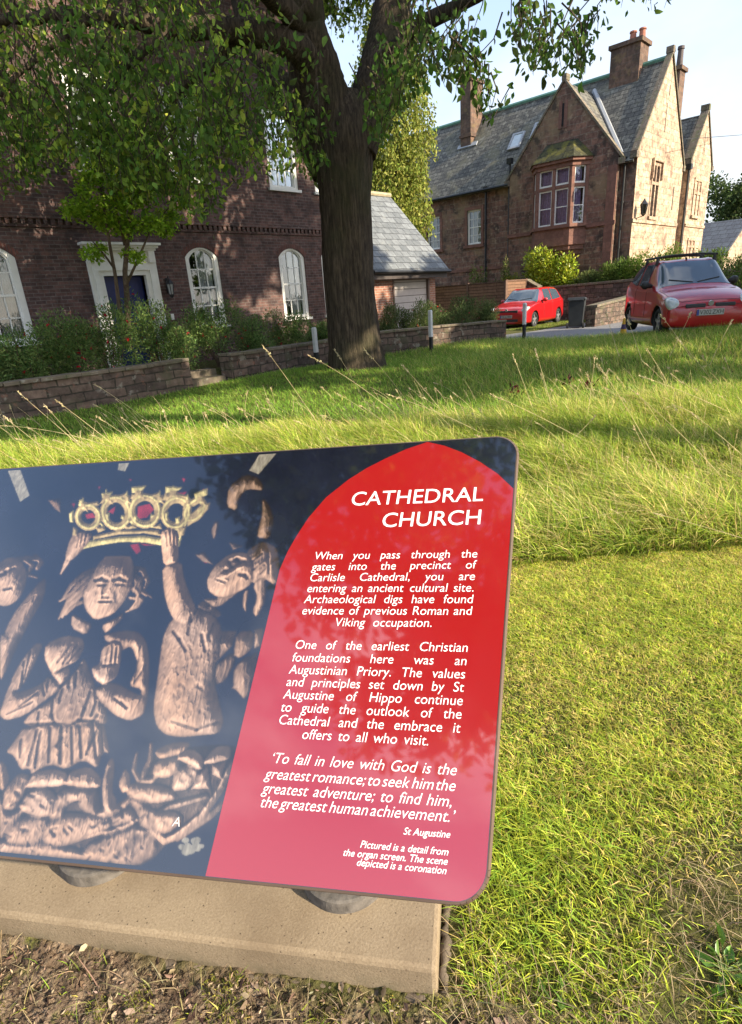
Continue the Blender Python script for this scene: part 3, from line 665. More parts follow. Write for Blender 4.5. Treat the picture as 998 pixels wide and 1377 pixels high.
# bay window: canted plan
byc = 14.05; bw, fwid, bd = 1.36, 0.86, 0.62
plan = [(GX_, byc - bw), (GX_ - bd, byc - fwid), (GX_ - bd, byc + fwid), (GX_, byc + bw)]
def bay_ring(mb, off, z0, z1):
    P = []
    c = np.array([GX_, byc])
    pl = [(GX_ + 0.01, byc - bw - off), (GX_ - bd - off, byc - fwid - off * 0.6), (GX_ - bd - off, byc + fwid + off * 0.6), (GX_ + 0.01, byc + bw + off)]
    mb.prism([(x, y, z0) for x, y in pl], (0, 0, z1 - z0))
mb = MB()
for off, z0, z1 in ((-0.30, 2.65, 2.85), (-0.18, 2.85, 3.05), (-0.07, 3.05, 3.25), (0.0, 3.25, 3.98), (0.10, 3.98, 4.12)): bay_ring(mb, off, z0, z1)
bay_ring(mb, 0.04, 6.42, 6.60); bay_ring(mb, 0.14, 6.60, 6.72)
# mullions and transoms on three faces
BZ0, BZ1, BT = 4.12, 6.42, 5.66
faces = [(plan[1], plan[0], 1), (plan[2], plan[1], 2), (plan[3], plan[2], 1)]
bay_lights = []
for (pa, pb, n) in faces:
    a = np.array(pa); b = np.array(pb); d = b - a; L = np.linalg.norm(d); d /= L; nn = np.array([d[1], -d[0]]);
    if nn[0] > 0: nn = -nn
    def P3(u, dep, z, a=a, d=d, nn=nn): p = a + d * u - nn * dep; return (p[0], p[1], z)
    e = 0.14
    edges = [0, e] + ([] if n == 1 else [L / 2 - 0.07, L / 2 + 0.07]) + [L - e, L]
    for k in range(0, len(edges), 2): pbox(mb, P3, edges[k], edges[k + 1], 0.0, 0.20, BZ0, BZ1)
    pbox(mb, P3, e, L - e, 0.02, 0.18, BT - 0.07, BT + 0.07)
    for k in range(1, len(edges) - 1, 2):
        bay_lights += [(P3, edges[k], edges[k + 1], BZ0, BT - 0.07), (P3, edges[k], edges[k + 1], BT + 0.07, BZ1)]
bay = mb.build('bay_window', M_stone_trim, sh)
fr = MB(); gl = MB(); cu = MB()
for P3, u0, u1, z0, z1 in bay_lights:
    f = 0.055
    for a, b, c, d in ((u0, u0 + f, z0, z1), (u1 - f, u1, z0, z1), (u0 + f, u1 - f, z0, z0 + f * 1.4), (u0 + f, u1 - f, z1 - f, z1)): pbox(fr, P3, a, b, 0.06, 0.12, c, d)
    if z1 - z0 > 1.2: pbox(fr, P3, u0 + f, u1 - f, 0.07, 0.11, (z0 + z1) / 2 - 0.02, (z0 + z1) / 2 + 0.02)
    gl.face(P3(u0 + f, 0.09, z0 + f), P3(u1 - f, 0.09, z0 + f), P3(u1 - f, 0.09, z1 - f), P3(u0 + f, 0.09, z1 - f))
    for k in range(16):
        ua = u0 + (u1 - u0) * k / 16; ub = u0 + (u1 - u0) * (k + 1) / 16
        cu.face(P3(ua, 0.24 + 0.03 * math.sin(k * 1.9), z0), P3(ub, 0.24 + 0.03 * math.sin(k * 1.9 + 1.9), z0), P3(ub, 0.24 + 0.03 * math.sin(k * 1.9 + 1.9), z1), P3(ua, 0.24 + 0.03 * math.sin(k * 1.9), z1))
fr.build('sash_frame', M_white, bay); gl.build('pane', M_pane, bay); cu.build('curtain', M_curtain, bay, smooth=True)
mb = MB()                                                 # mossy stone cap
lo = [(GX_ - 0.001, byc - bw - 0.2), (GX_ - bd - 0.2, byc - fwid - 0.14), (GX_ - bd - 0.2, byc + fwid + 0.14), (GX_ - 0.001, byc + bw + 0.2)]
hi = [(GX_ - 0.001, byc - 0.75), (GX_ - 0.12, byc - 0.6), (GX_ - 0.12, byc + 0.6), (GX_ - 0.001, byc + 0.75)]
V = [(x, y, 6.72) for x, y in lo] + [(x, y, 7.52) for x, y in hi]
mb.add(V, [(0, 1, 5, 4), (1, 2, 6, 5), (2, 3, 7, 6), (4, 5, 6, 7), (3, 2, 1, 0), (0, 4, 7, 3)])
mb.build('bay_roof', M_moss, bay)
mb = MB(); pbox(mb, pgx, gy0 - 0.05, byc - bw - 0.02, -0.07, -0.001, 3.90, 4.06); mb.build('string_course', M_stone_trim, sh); mb = MB(); pbox(mb, pgx, byc + bw + 0.02, gy1 + 0.05, -0.07, -0.001, 3.90, 4.06); mb.build('string_course', M_stone_trim, sh)
# buttress-like strip and downpipes
mb = MB(); pbox(mb, pgx, gy0 + 0.02, gy0 + 0.42, -0.06, -0.001, 0.3, 6.2); mb.build('corner_pilaster', M_stone_trim, sh)
def pipe(x, y, z0, z1):
    mb = MB(); mb.tube([(x, y, z0), (x, y, z1)], 0.055, 8)
    for z in np.arange(z0 + 0.5, z1, 1.8): mb.tube([(x, y, z), (x, y, z + 0.08)], 0.075, 8)
    mb.box(x - 0.12, x + 0.12, y - 0.12, y + 0.12, z1 - 0.02, z1 + 0.22)
    mb.build('downpipe', M_black, sh)
pipe(SX - 0.09, 18.15, 0.6, 6.2); pipe(SX - 0.09, 16.80, 0.6, 7.2); pipe(SX - 0.09, 11.22, 0.6, 6.2); pipe(34.62, 10.72, 0.6, 6.5)
# sunlit gable facing the drive
SY = 10.75; psy = ptY(SY); g1a, g1b = 28.0, 33.74
mb = MB()
W1 = (29.55, 30.95, 4.12, 6.45)
wall(mb, psy, g1a, g1b, 0.3, EZ, [(W1[0] + 0.30, W1[1] - 0.30, W1[2] + 0.08, W1[3] - 0.22)], 0.16)
mb.face((g1a, SY, EZ), (g1b, SY, EZ), (RX, SY, RZ + 0.02))
mb.face((g1b, SY, 0.3), (g1b, 14, 0.3), (g1b, 14, EZ), (g1b, SY, EZ))
mb.build('side_gable_wall', M_sandstone_pale, sh)
coping_pair(sh, psy, g1a, g1b, RX, EZ + 0.12, RZ + 0.16, -0.05, 0.22, 0.09, M_coping, over=0.10)
def mullioned(x0, x1, z0, z1, y, hood=True):
    pl = ptY(y); mb = MB(); m = (x0 + x1) / 2; j = 0.12
    for a, b in ((x0, x0 + j), (m - 0.055, m + 0.055), (x1 - j, x1)): pbox(mb, pl, a, b, -0.03, 0.16, z0, z1)
    pbox(mb, pl, x0, x1, -0.032, 0.16, z1, z1 + 0.14); pbox(mb, pl, x0 - 0.05, x1 + 0.05, -0.09, 0.16, z0 - 0.13, z0)
    zt = z0 + (z1 - z0) * 0.66
    pbox(mb, pl, x0 + j, x1 - j, -0.02, 0.15, zt - 0.06, zt + 0.06)
    if hood:
        pbox(mb, pl, x0 - 0.12, x1 + 0.12, -0.12, -0.033, z1 + 0.15, z1 + 0.25)
        for a in (x0 - 0.12, x1 + 0.02): pbox(mb, pl, a, a + 0.10, -0.12, -0.003, z1 - 0.55, z1 + 0.15)
    w = mb.build('mullioned_window', M_sandstone_pale, sh)
    mb = MB(); mb.face(pl(x0 + 0.02, 0.13, z0), pl(x1 - 0.02, 0.13, z0), pl(x1 - 0.02, 0.13, z1), pl(x0 + 0.02, 0.13, z1)); mb.build('pane', M_glass, w)
mullioned(29.78, 30.78, 4.2, 6.25, SY)
M_slit = flat('slit_shadow', (0.05, 0.035, 0.025), 0.9)
for q in ((30.79, 30.87, 7.6, 8.7), (30.95, 31.02, 9.0, 9.4), (32.75, 32.88, 4.6, 5.6)):
    mb = MB(); pbox(mb, psy, q[0], q[1], -0.005, 0.02, q[2], q[3]); mb.build('slit_window', M_slit, sh)
mb = MB(); pbox(mb, psy, g1a - 0.05, g1b, -0.06, -0.001, 3.90, 4.04); mb.build('string_course', M_sandstone_pale, sh)
# corner lantern
mb = MB(); lx, ly = 28.35, SY - 0.32
mb.tube([(lx, SY, 4.05), (lx, ly, 4.12)], 0.018, 6); mb.tube([(lx, ly, 4.1), (lx, ly, 4.18)], [0.03, 0.09], 6)
mb.tube([(lx, ly, 4.56), (lx, ly, 4.72), (lx, ly, 4.8)], [0.17, 0.05, 0.01], 6)
for k in range(6): a = k * math.pi / 3; mb.tube([(lx + .09 * math.cos(a), ly + .09 * math.sin(a), 4.18), (lx + .15 * math.cos(a), ly + .15 * math.sin(a), 4.56)], 0.012, 4)
lw = mb.build('wall_lantern', M_black, sh)
mb = MB(); mb.tube([(lx, ly, 4.19), (lx, ly, 4.55)], [0.08, 0.135], 6); mb.build('lamp_glass', M_glass, lw)
# link and second gable
mb = MB(); wall(mb, ptY(SY + 0.35), g1b, 35.0, 0.3, 6.6, [], 0.1); mb.build('link_wall', M_sandstone_pale, sh)
mb = MB(); b, e = slab([(33.6, SY + 0.3, 6.55), (35.1, SY + 0.3, 6.55), (35.1, 13.5, 8.2), (33.6, 13.5, 8.2)], 0.08); mb.prism(b, e); mb.build('link_roof', M_slate, sh)
g2a, g2b, g2m, g2z, g2e = 35.0, 38.25, 36.65, 9.15, 6.95
mb = MB()
wall(mb, psy, g2a, g2b, 0.3, g2e, [], 0.1); mb.face((g2a, SY, g2e), (g2b, SY, g2e), (g2m, SY, g2z))
mb.face((g2a, SY, 0.3), (g2a, 18, 0.3), (g2a, 18, g2e), (g2a, SY, g2e)); mb.face((g2b, SY, 0.3), (g2b, 18, 0.3), (g2b, 18, g2e), (g2b, SY, g2e))
mb.build('end_gable_wall', M_sandstone_pale, sh)
mb = MB()
for P in ([(g2a - 0.2, SY + 0.08, g2e - 0.28), (g2a - 0.2, 18, g2e - 0.28), (g2m, 18, g2z), (g2m, SY + 0.08, g2z)], [(g2m, SY + 0.08, g2z), (g2m, 18, g2z), (g2b + 0.2, 18, g2e - 0.28), (g2b + 0.2, SY + 0.08, g2e - 0.28)]):
    b, e = slab(P, 0.1); mb.prism(b, e)
mb.build('end_gable_roof', M_slate, sh)
coping_pair(sh, psy, g2a, g2b, g2m, g2e + 0.1, g2z + 0.12, -0.05, 0.32, 0.10, M_coping, over=0.08)
mullioned(35.75, 36.95, 4.5, 6.1, SY - 0.02, hood=False); mullioned(35.75, 36.95, 2.5, 3.3, SY - 0.02, hood=False)
mb = MB(); pbox(mb, psy, 36.62, 36.69, -0.006, 0.02, 7.5, 8.3); mb.build('slit_window', MATS['slit_shadow'], sh)
mb = MB(); pbox(mb, psy, g2a, g2b, -0.06, -0.001, 3.95, 4.08); mb.build('string_course', M_sandstone_pale, sh)
# chimneys
def chimney(x0, x1, y0, y1, z0, z1, pots, pm, tall=0.75):
    mb = MB(); mb.box(x0, x1, y0, y1, z0, z1); mb.box(x0 - 0.06, x1 + 0.06, y0 - 0.06, y1 + 0.06, z0 + (z1 - z0) * 0.30, z0 + (z1 - z0) * 0.30 + 0.12) if z1 - z0 > 2.4 else None
    mb.box(x0 - 0.09, x1 + 0.09, y0 - 0.09, y1 + 0.09, z1, z1 + 0.16)
    c = mb.build('chimney', M_chim, sh)
    for (x, y) in pots:
        mb = MB(); mb.tube([(x, y, z1 + 0.161), (x, y, z1 + 0.161 + tall * 0.85), (x, y, z1 + 0.161 + tall * 0.86), (x, y, z1 + 0.161 + tall)], [0.15, 0.125, 0.16, 0.15], 12, cap=True); mb.build('chimney_pot', pm, c)
chimney(30.4, 31.35, 11.95, 13.25, 9.6, 11.2, [(30.87, 12.1), (30.87, 12.5)], M_terracotta, 0.42)
chimney(29.65, 30.75, 20.25, 20.9, 8.2, 11.75, [], M_terracotta)
chimney(34.25, 35.0, 11.5, 12.3, 6.5, 10.75, [(34.6, 11.68), (34.6, 12.08)], M_rust_pot, 0.85)
mb = MB(); mb.obox(on_slope(20.5, 29.72) + sl_n * 0.03, sl_t * 0.12, (0, 0.62, 0), sl_n * 0.03); mb.build('chimney_flashing', M_lead, roof)

# ------------------------------------------------------------------ far outbuilding
ob = empty('slate_outbuilding', 'far slate-roofed stone building past the right end of the sandstone house', 'building', (48, 14, 0))
oy = 12.0
e0 = at_y(972, 342, oy); r0 = at_y(1010, 285, oy)
slope = (r0[2] - e0[2]) / (r0[0] - e0[0]); rxx = e0[0] + 5.0; rz = e0[2] + 5.0 * slope
mb = MB(); mb.face((e0[0] + .3, oy, -0.2), (2 * rxx - e0[0] - .3, oy, -0.2), (2 * rxx - e0[0] - .3, oy, e0[2]), (rxx, oy, rz), (e0[0] + .3, oy, e0[2]))
mb.face((e0[0] + .3, oy, -0.2), (e0[0] + .3, 30, -0.2), (e0[0] + .3, 30, e0[2]), (e0[0] + .3, oy, e0[2]))
mb.build('wall', M_sandstone_pale, ob)
mb = MB()
for s_ in (-1, 1):
    b, e = slab([(rxx + s_ * (rxx - e0[0]) * 1.0, oy - 0.15, e0[2]), (rxx + s_ * (rxx - e0[0]), 30, e0[2]), (rxx, 30, rz), (rxx, oy - 0.15, rz)], 0.15); mb.prism(b, e)
mb.build('roof', masonry('dark_slate', (0.075, 0.085, 0.10), (0.06, 0.066, 0.08), (0.03, 0.03, 0.035), 0.5, 0.3, 0.02), ob)
# ------------------------------------------------------------------ information sign
SP = np.array([0.5227, 0.3359, 0.6623]); SE1 = np.array([-0.5483, 0.83503, -0.04575]); SE2 = np.array([0.64645, 0.32858, 0.68857])
SN = np.cross(SE2, SE1); SN /= np.linalg.norm(SN)
if SN[2] < 0: SN = -SN                                     # faces up towards the reader
SW, SH = 1.46, 0.857                                       # board width and height
def SPT(s, t, o=0.0): return SP + SE1 * s + SE2 * t + SN * o
sign = empty('information_sign', 'tilted information panel headed CATHEDRAL CHURCH with red arch and carved figures picture', 'sign', (0.85, 0.95, 0.0))
def corner(cs, ct, r, a0, a1, n=8):
    return [(cs + r * math.cos(a0 + (a1 - a0) * k / n), ct + r * math.sin(a0 + (a1 - a0) * k / n)) for k in range(n + 1)]
rc = 0.047
outline = corner(rc, rc, rc, math.pi * 1.5, math.pi, 8) + corner(rc, SH - rc, rc, math.pi, math.pi / 2, 8) + corner(SW - rc, SH - rc, rc, math.pi / 2, 0) + corner(SW - rc, rc, rc, 0, -math.pi / 2)
def printed(name, col, rough=0.22):
    t = NT(name)
    if col is None:
        a = t.node('ShaderNodeAttribute'); a.attribute_name = 'Col'; c = a.outputs['Color']
    else: c = col
    n = t.noise(55, 3); n2 = t.noise(7, 3)
    r = t.ramp(n2, [(0.3, rough * 0.7), (0.7, rough * 1.3)])
    return t.finish(c, r, t.bump(n, 0.02, 0.002), spec=0.8, coat=1.0, ior=1.5, coat_ior=1.9)
mb = MB(); mb.prism([SPT(s, t, -0.013) for s, t in outline], SN * 0.013)
board = mb.build('panel_board', printed('navy_board', (0.0075, 0.0085, 0.016)), sign)
mb = MB(); n_o = len(outline)
inn = [(s + (0.0018 if s < SW / 2 else -0.0018) * 0, t) for s, t in outline]
for k in range(n_o):
    a, b = outline[k], outline[(k + 1) % n_o]
    mb.tube([SPT(*a, -0.0075), SPT(*b, -0.0075)], 0.0062, 6, cap=False)
mb.build('edge_trim', flat('brown_edge', (0.10, 0.065, 0.045), 0.45, 0.2), sign)
# red pointed arch
arch = [(0.194, SH - 0.0015), (0.240, 0.840), (0.281, 0.820), (0.322, 0.797), (0.359, 0.770), (0.402, 0.728), (0.432, 0.680), (0.4505, 0.635), (0.462, 0.600), (0.470, 0.560), (0.470, 0.001)]
brc = corner(rc, rc, rc - 0.0008, math.pi * 1.5, math.pi, 8)
arch = arch + brc + [(0.0008, 0.728), (0.035, 0.765), (0.075, 0.797), (0.115, 0.823), (0.155, 0.843)]
mb = MB(); mb.prism([SPT(s, t, 0.0002) for s, t in arch], SN * 0.0009)
mb.build('red_arch_field', printed('red_print', (0.30, 0.009, 0.010), 0.20), sign)

# ---- the printed photograph of the carved screen, painted into vertex colours
def gblur(a, r):
    for _ in range(3):
        for ax in (0, 1):
            p = np.concatenate([np.repeat(np.take(a, [0], ax), r + 1, ax), a, np.repeat(np.take(a, [-1], ax), r, ax)], ax)
            c = np.cumsum(p, ax)
            k = 2 * r + 1
            a = (np.take(c, range(k, c.shape[ax]), ax) - np.take(c, range(0, c.shape[ax] - k), ax)) / k
    return a
def vnoise(shape, cell, seed, oct=4):
    g = np.random.default_rng(seed); out = np.zeros(shape); amp = 1.0; tot = 0
    cy, cx = cell
    for o in range(oct):
        gy = int(shape[0] / cy) + 3; gx = int(shape[1] / cx) + 3
        grid = g.random((gy, gx))
        yy = np.arange(shape[0]) / cy; xx = np.arange(shape[1]) / cx
        y0 = yy.astype(int); x0 = xx.astype(int); fy = (yy - y0)[:, None]; fx = (xx - x0)[None, :]
        fy = fy * fy * (3 - 2 * fy); fx = fx * fx * (3 - 2 * fx)
        v = grid[y0][:, x0] * (1 - fy) * (1 - fx) + grid[y0 + 1][:, x0] * fy * (1 - fx) + grid[y0][:, x0 + 1] * (1 - fy) * fx + grid[y0 + 1][:, x0 + 1] * fy * fx
        out += v * amp; tot += amp; amp *= 0.5; cy = max(1.0, cy / 2); cx = max(1.0, cx / 2)
    return out / tot
ps = np.linspace(0.30, SW - 0.006, 860); pt_ = np.linspace(0.006, SH - 0.006, 640)
S_, T_ = np.meshgrid(ps, pt_)                              # rows = t
Wd = SP + SE1 * S_[..., None] + SE2 * T_[..., None] - CAM_POS
Zc = Wd @ CF
PX = 499 + CAM_F * (Wd @ CR) / Zc; PY = 688.5 - CAM_F * (Wd @ CU) / Zc       # picture coordinates of the print (its own drawing grid)
PX = np.where(PX < -2, -4 - PX, PX)
Hh = np.zeros(PX.shape); ID = np.zeros(PX.shape, int)      # 0 ground, 1 wood, 2 gold, 3 red, 4 pale
TEX = np.zeros(PX.shape)
def A(x, y): return (x / 2.495, 580 + y / 2.495)
def B(x, y): return (x / 2.772, 830 + y / 2.772)
def put(h, mask, idn, tex=None):
    global Hh
    m = mask & (h > Hh)
    Hh = np.where(m, h, Hh); ID[m] = idn
    if tex is not None: TEX[m] = tex[m] if hasattr(tex, 'shape') else tex
def seg_d(p, q):
    p = np.array(p, float); q = np.array(q, float); d = q - p; L2 = d @ d + 1e-9
    u = np.clip(((PX - p[0]) * d[0] + (PY - p[1]) * d[1]) / L2, 0, 1)
    return np.hypot(PX - p[0] - u * d[0], PY - p[1] - u * d[1]), u
def limb(pts, rad, base=4, idn=1, flatn=0.75, ridge=0.0):
    rad = list(rad) + [rad[-1] * 0.7] * (len(pts) - len(rad))
    for i in range(len(pts) - 1):
        d, u = seg_d(pts[i], pts[i + 1]); r = rad[i] + (rad[i + 1] - rad[i]) * u
        h = base + flatn * np.sqrt(np.maximum(0, r * r - d * d))
        if ridge: h = h + ridge * np.sin(d * 1.3) * (d < r)
        put(h, d < r, idn)
def ell(c, rx, ry, rot=0, base=4, bulge=8, idn=1, p=0.5, fold=0.0, fk=0.6):
    a = R(rot); x = (PX - c[0]) * math.cos(a) + (PY - c[1]) * math.sin(a); y = -(PX - c[0]) * math.sin(a) + (PY - c[1]) * math.cos(a)
    q = (x / rx) ** 2 + (y / ry) ** 2
    h = base + bulge * np.maximum(0, 1 - q) ** p
    if fold: h = h + fold * np.sin(x * fk * 2 + y * 0.3)
    put(h, q < 1, idn)
def poly(pts, base=4, bulge=6, w=8, idn=1, fold=0.0, fk=0.5, fdir=(1, 0), grow=1.06):
    P = np.array(pts, float)
    if idn == 1 and len(P) > 4: P = P.mean(0) + (P - P.mean(0)) * grow; P = np.stack([P * .8 + np.roll(P, -1, 0) * .2, P * .2 + np.roll(P, -1, 0) * .8], 1).reshape(-1, 2)
    n = len(P)
    dm = np.full(PX.shape, 1e9); ins = np.zeros(PX.shape, bool)
    for i in range(n):
        d, _ = seg_d(P[i], P[(i + 1) % n]); dm = np.minimum(dm, d)
        a, b = P[i], P[(i + 1) % n]
        c = ((a[1] > PY) != (b[1] > PY)) & (PX < (b[0] - a[0]) * (PY - a[1]) / (b[1] - a[1] + 1e-9) + a[0])
        ins ^= c
    e = np.clip(dm / w, 0, 1)
    h = base + bulge * np.sqrt(np.maximum(0, 1 - (1 - e) ** 2))
    if fold: h = h + fold * np.sin((PX * fdir[0] + PY * fdir[1]) * fk) * e
    put(h, ins, idn)
def groove(pts, r, depth):
    global Hh
    for p, q in zip(pts, pts[1:]):
        d, _ = seg_d(p, q); Hh = Hh - 1.0 * depth * np.exp(-(d / r) ** 2) * (ID > 0)
def C_(*q): return [(60 + x / 4.158, 640 + y / 4.158) for x, y in q]
def D_(*q): return [(200 + x / 4.589, 700 + y / 4.589) for x, y in q]
def E_(*q): return [(x / 4.536, 820 + y / 4.536) for x, y in q]
def F_(*q): return [(x / 3.119, 1000 + y / 3.119) for x, y in q]
def grooves(f, lines, r, depth):
    for l in lines: groove(f(*l), r, depth)
# canopy fragments behind the figures
poly([A(22, 122), A(65, 118), A(100, 215), A(68, 238)], 5, 3, 3, 4); poly([A(880, 62), A(940, 60), A(868, 145), A(836, 132)], 5, 3, 3, 4); poly([A(400, 100), A(440, 95), A(420, 135), A(395, 130)], 3, 2, 2, 4)
poly([A(160, 230), A(205, 222), A(205, 275), A(185, 262)], 2, 3, 5)
# hood behind the right-hand head
poly([A(762, 250), A(770, 185), A(825, 145), A(870, 160), A(885, 200), A(830, 195), A(808, 215), A(795, 265)], 4, 7, 7, fold=.6, fk=.5)
poly([A(880, 225), A(905, 250), A(920, 300), A(905, 358), A(862, 355), A(870, 320), A(880, 280)], 4, 6, 7, fold=.8, fk=.5)
poly(D_((385, 60), (410, 0), (440, 10), (425, 80), (400, 120)), 2, 4, 4); poly(D_((495, 130), (590, 155), (520, 185)), 3, 4, 4); poly(D_((285, 210), (345, 190), (405, 275), (330, 255)), 2, 4, 4)
# right-hand figure: wing, torso, arm, head
for q in (((400, 900), (520, 810), (540, 870), (470, 990), (400, 1015)), ((530, 900), (620, 830), (640, 900), (600, 1020), (520, 1020)), ((620, 850), (670, 810), (660, 930), (600, 1110), (540, 1040), (512, 1030))): poly(D_(*q), 3, 6, 8, fold=.5, fk=.6)
for q in (((430, 680), (545, 680), (520, 770), (430, 865)), ((545, 690), (650, 680), (640, 790), (560, 852), (525, 820)), ((655, 670), (712, 660), (695, 770), (650, 795))): poly(D_(*q), 6, 7, 9, fold=.5, fk=.6)
poly(D_((150, 620), (290, 560), (400, 600), (445, 680), (432, 850), (402, 900), (402, 1010), (440, 1150), (456, 1240), (420, 1300), (330, 1308), (220, 1320), (120, 1310), (60, 1260), (40, 1150), (70, 940), (95, 740)), 7, 12, 22)
poly(D_((88, 285), (205, 260), (220, 370), (290, 540), (300, 590), (240, 640), (180, 640), (130, 560), (98, 450)), 11, 9, 12)
grooves(D_, (((265, 580), (245, 700)), ((290, 560), (265, 620)), ((150, 680), (190, 730), (230, 800)), ((330, 700), (350, 800)), ((400, 640), (370, 720)), ((140, 1240), (300, 1290), (430, 1240))), 1.6, 5)
for k in range(60):
    x, y = rng.uniform(70, 420), rng.uniform(720, 1280); grooves(D_, (((x, y), (x + rng.normal(0, 6), y + rng.uniform(8, 26))),), 0.9, 2.6)
poly(C_((650, 312), (700, 290), (742, 312), (752, 480), (668, 500), (655, 400)), 15, 8, 9)
grooves(C_, (((680, 310), (684, 390)), ((704, 300), (708, 385)), ((726, 310), (728, 390)), ((665, 505), (755, 482))), 1.0, 5)
poly(D_((300, 530), (340, 490), (455, 570), (420, 600), (340, 570)), 7, 5, 5); poly(D_((340, 480), (440, 475), (600, 405), (545, 450), (425, 540), (370, 510)), 8, 5, 6)
poly(D_((640, 400), (720, 335), (725, 480), (668, 595), (640, 560), (672, 470)), 7, 5, 6, fold=1.2, fk=.9); poly(D_((588, 440), (622, 418), (610, 500), (602, 572), (578, 520)), 5, 4, 4, fold=1, fk=.9)
poly(D_((600, 200), (700, 130), (790, 170), (806, 280), (782, 400), (700, 345), (640, 390), (625, 300)), 9, 8, 12, fold=.9, fk=.75, fdir=(.5, .8))
poly(D_((365, 370), (400, 290), (500, 210), (590, 200), (640, 260), (642, 360), (610, 410), (480, 470), (420, 465), (375, 430)), 11, 13, 17)
limb(D_((585, 275), (520, 310), (455, 345)), [3.0, 3.4, 4.4], 25, 1, .7); limb(D_((425, 355), (475, 372)), [2.0, 2.4], 26, 1, .6); limb(D_((415, 372), (460, 388)), [2.0, 2.2], 25, 1, .6)
grooves(D_, (((500, 255), (545, 240), (590, 250)), ((505, 275), (560, 265)), ((520, 290), (480, 310))), 3.2, 9); grooves(D_, (((565, 330), (595, 335), (612, 352)),), 2.0, 7); grooves(D_, (((420, 362), (474, 380)),), 1.2, 6); grooves(D_, (((640, 250), (700, 200)), ((650, 300), (740, 220)), ((690, 330), (770, 250)), ((740, 190), (745, 330))), 1.0, 4)
# central figure: arms, torso, hands, skirt
poly(E_((150, 290), (215, 215), (262, 222), (232, 300), (142, 470), (90, 502), (160, 488), (250, 450), (290, 400), (380, 470), (300, 530), (150, 640), (40, 665), (0, 630), (40, 520), (90, 390)), 6, 9, 11)
poly(E_((380, 470), (470, 370), (510, 300), (560, 420), (600, 560), (640, 590), (648, 690), (560, 690), (430, 710), (240, 712), (150, 690), (200, 620), (330, 540)), 7, 8, 11)
poly(E_((640, 160), (740, 140), (840, 142), (890, 200), (908, 320), (900, 540), (870, 630), (790, 665), (700, 630), (600, 530), (580, 470), (700, 430), (850, 517), (858, 480), (780, 460), (840, 340), (800, 230), (740, 262), (720, 222), (650, 205)), 7, 9, 11)
poly(E_((285, 210), (400, 160), (500, 175), (512, 230), (470, 310), (400, 345), (330, 400), (300, 350), (275, 290)), 12, 8, 10); poly(E_((310, 390), (420, 340), (432, 400), (370, 460)), 11, 7, 8)
poly(E_((625, 230), (700, 195), (742, 220), (732, 330), (715, 400), (640, 460), (580, 420), (560, 345), (610, 335)), 13, 8, 9)
grooves(E_, (((350, 320), (440, 205)), ((385, 325), (480, 205)), ((415, 325), (500, 225)), ((330, 385), (415, 345)), ((400, 420), (500, 330)), ((370, 465), (330, 540)), ((255, 430), (275, 520)), ((300, 430), (285, 500)), ((150, 310), (135, 470)), ((190, 250), (150, 420)), ((40, 640), (200, 560)), ((120, 590), (230, 500))), 1.1, 5)
grooves(E_, (((662, 225), (640, 340)), ((690, 215), (680, 335)), ((716, 225), (705, 335)), ((630, 340), (715, 330)), ((600, 470), (700, 430)), ((740, 560), (770, 600)), ((800, 230), (790, 420)), ((860, 220), (815, 470)), ((895, 330), (800, 470)), ((700, 540), (780, 600)), ((620, 330), (625, 240))), 1.1, 5)
grooves(E_, (((325, 550), (318, 640), (335, 690)), ((495, 670), (520, 600), (556, 500)), ((560, 690), (600, 640)), ((385, 480), (365, 560)), ((430, 400), (420, 470)), ((470, 380), (460, 460)), ((240, 620), (230, 700)), ((590, 560), (560, 640)), ((150, 700), (330, 690), (430, 705), (480, 670), (600, 680))), 1.4, 6)
poly(E_((160, 715), (620, 692), (640, 800), (656, 880), (612, 868), (585, 970), (500, 915), (400, 972), (310, 940), (200, 1002), (190, 965), (140, 975), (100, 890), (50, 870), (110, 790)), 7, 8, 9, fold=.5, fk=.6)
grooves(E_, (((230, 730), (170, 950)), ((310, 720), (300, 930)), ((250, 740), (215, 960)), ((380, 715), (370, 940)), ((440, 715), (445, 940)), ((490, 710), (500, 905)), ((590, 740), (530, 880)), ((570, 700), (590, 900)), ((130, 790), (120, 900)), ((620, 720), (630, 860)), ((345, 830), (380, 780))), 1.5, 6)
# central head, hair and collar
for q, r in ((((275, 525), (210, 555), (150, 610), (100, 690)), 2.6), (((265, 545), (195, 605), (150, 660), (85, 700)), 2.8), (((255, 580), (190, 650), (130, 700), (80, 800)), 2.6), (((240, 630), (180, 690), (130, 730), (100, 790)), 2.8), (((225, 700), (170, 720), (120, 770)), 2.4), (((500, 515), (550, 525), (578, 590), (555, 640), (600, 682)), 2.8), (((495, 560), (540, 580), (535, 640), (570, 670)), 2.6), (((490, 620), (520, 650), (530, 690), (470, 755)), 2.6), (((480, 680), (545, 690), (520, 730), (455, 760)), 2.2), (((505, 540), (520, 600), (500, 640)), 3.0)):
    limb(C_(*q), [r * 1.3, r * 1.5, r * 1.2, r * .7][:len(q)], 6 + rng.uniform(0, 3), ridge=.3)
poly(C_((155, 770), (210, 800), (268, 830), (230, 890), (150, 850)), 7, 6, 6); poly(C_((330, 825), (400, 795), (442, 762), (430, 805), (345, 882), (325, 852)), 7, 6, 5)
poly(C_((270, 560), (300, 500), (345, 455), (470, 455), (495, 500), (485, 620), (440, 700), (380, 770), (285, 800), (230, 740), (220, 650), (250, 600)), 9, 16, 19)
poly(C_((335, 448), (480, 448), (492, 472), (340, 476)), 14, 4, 3)
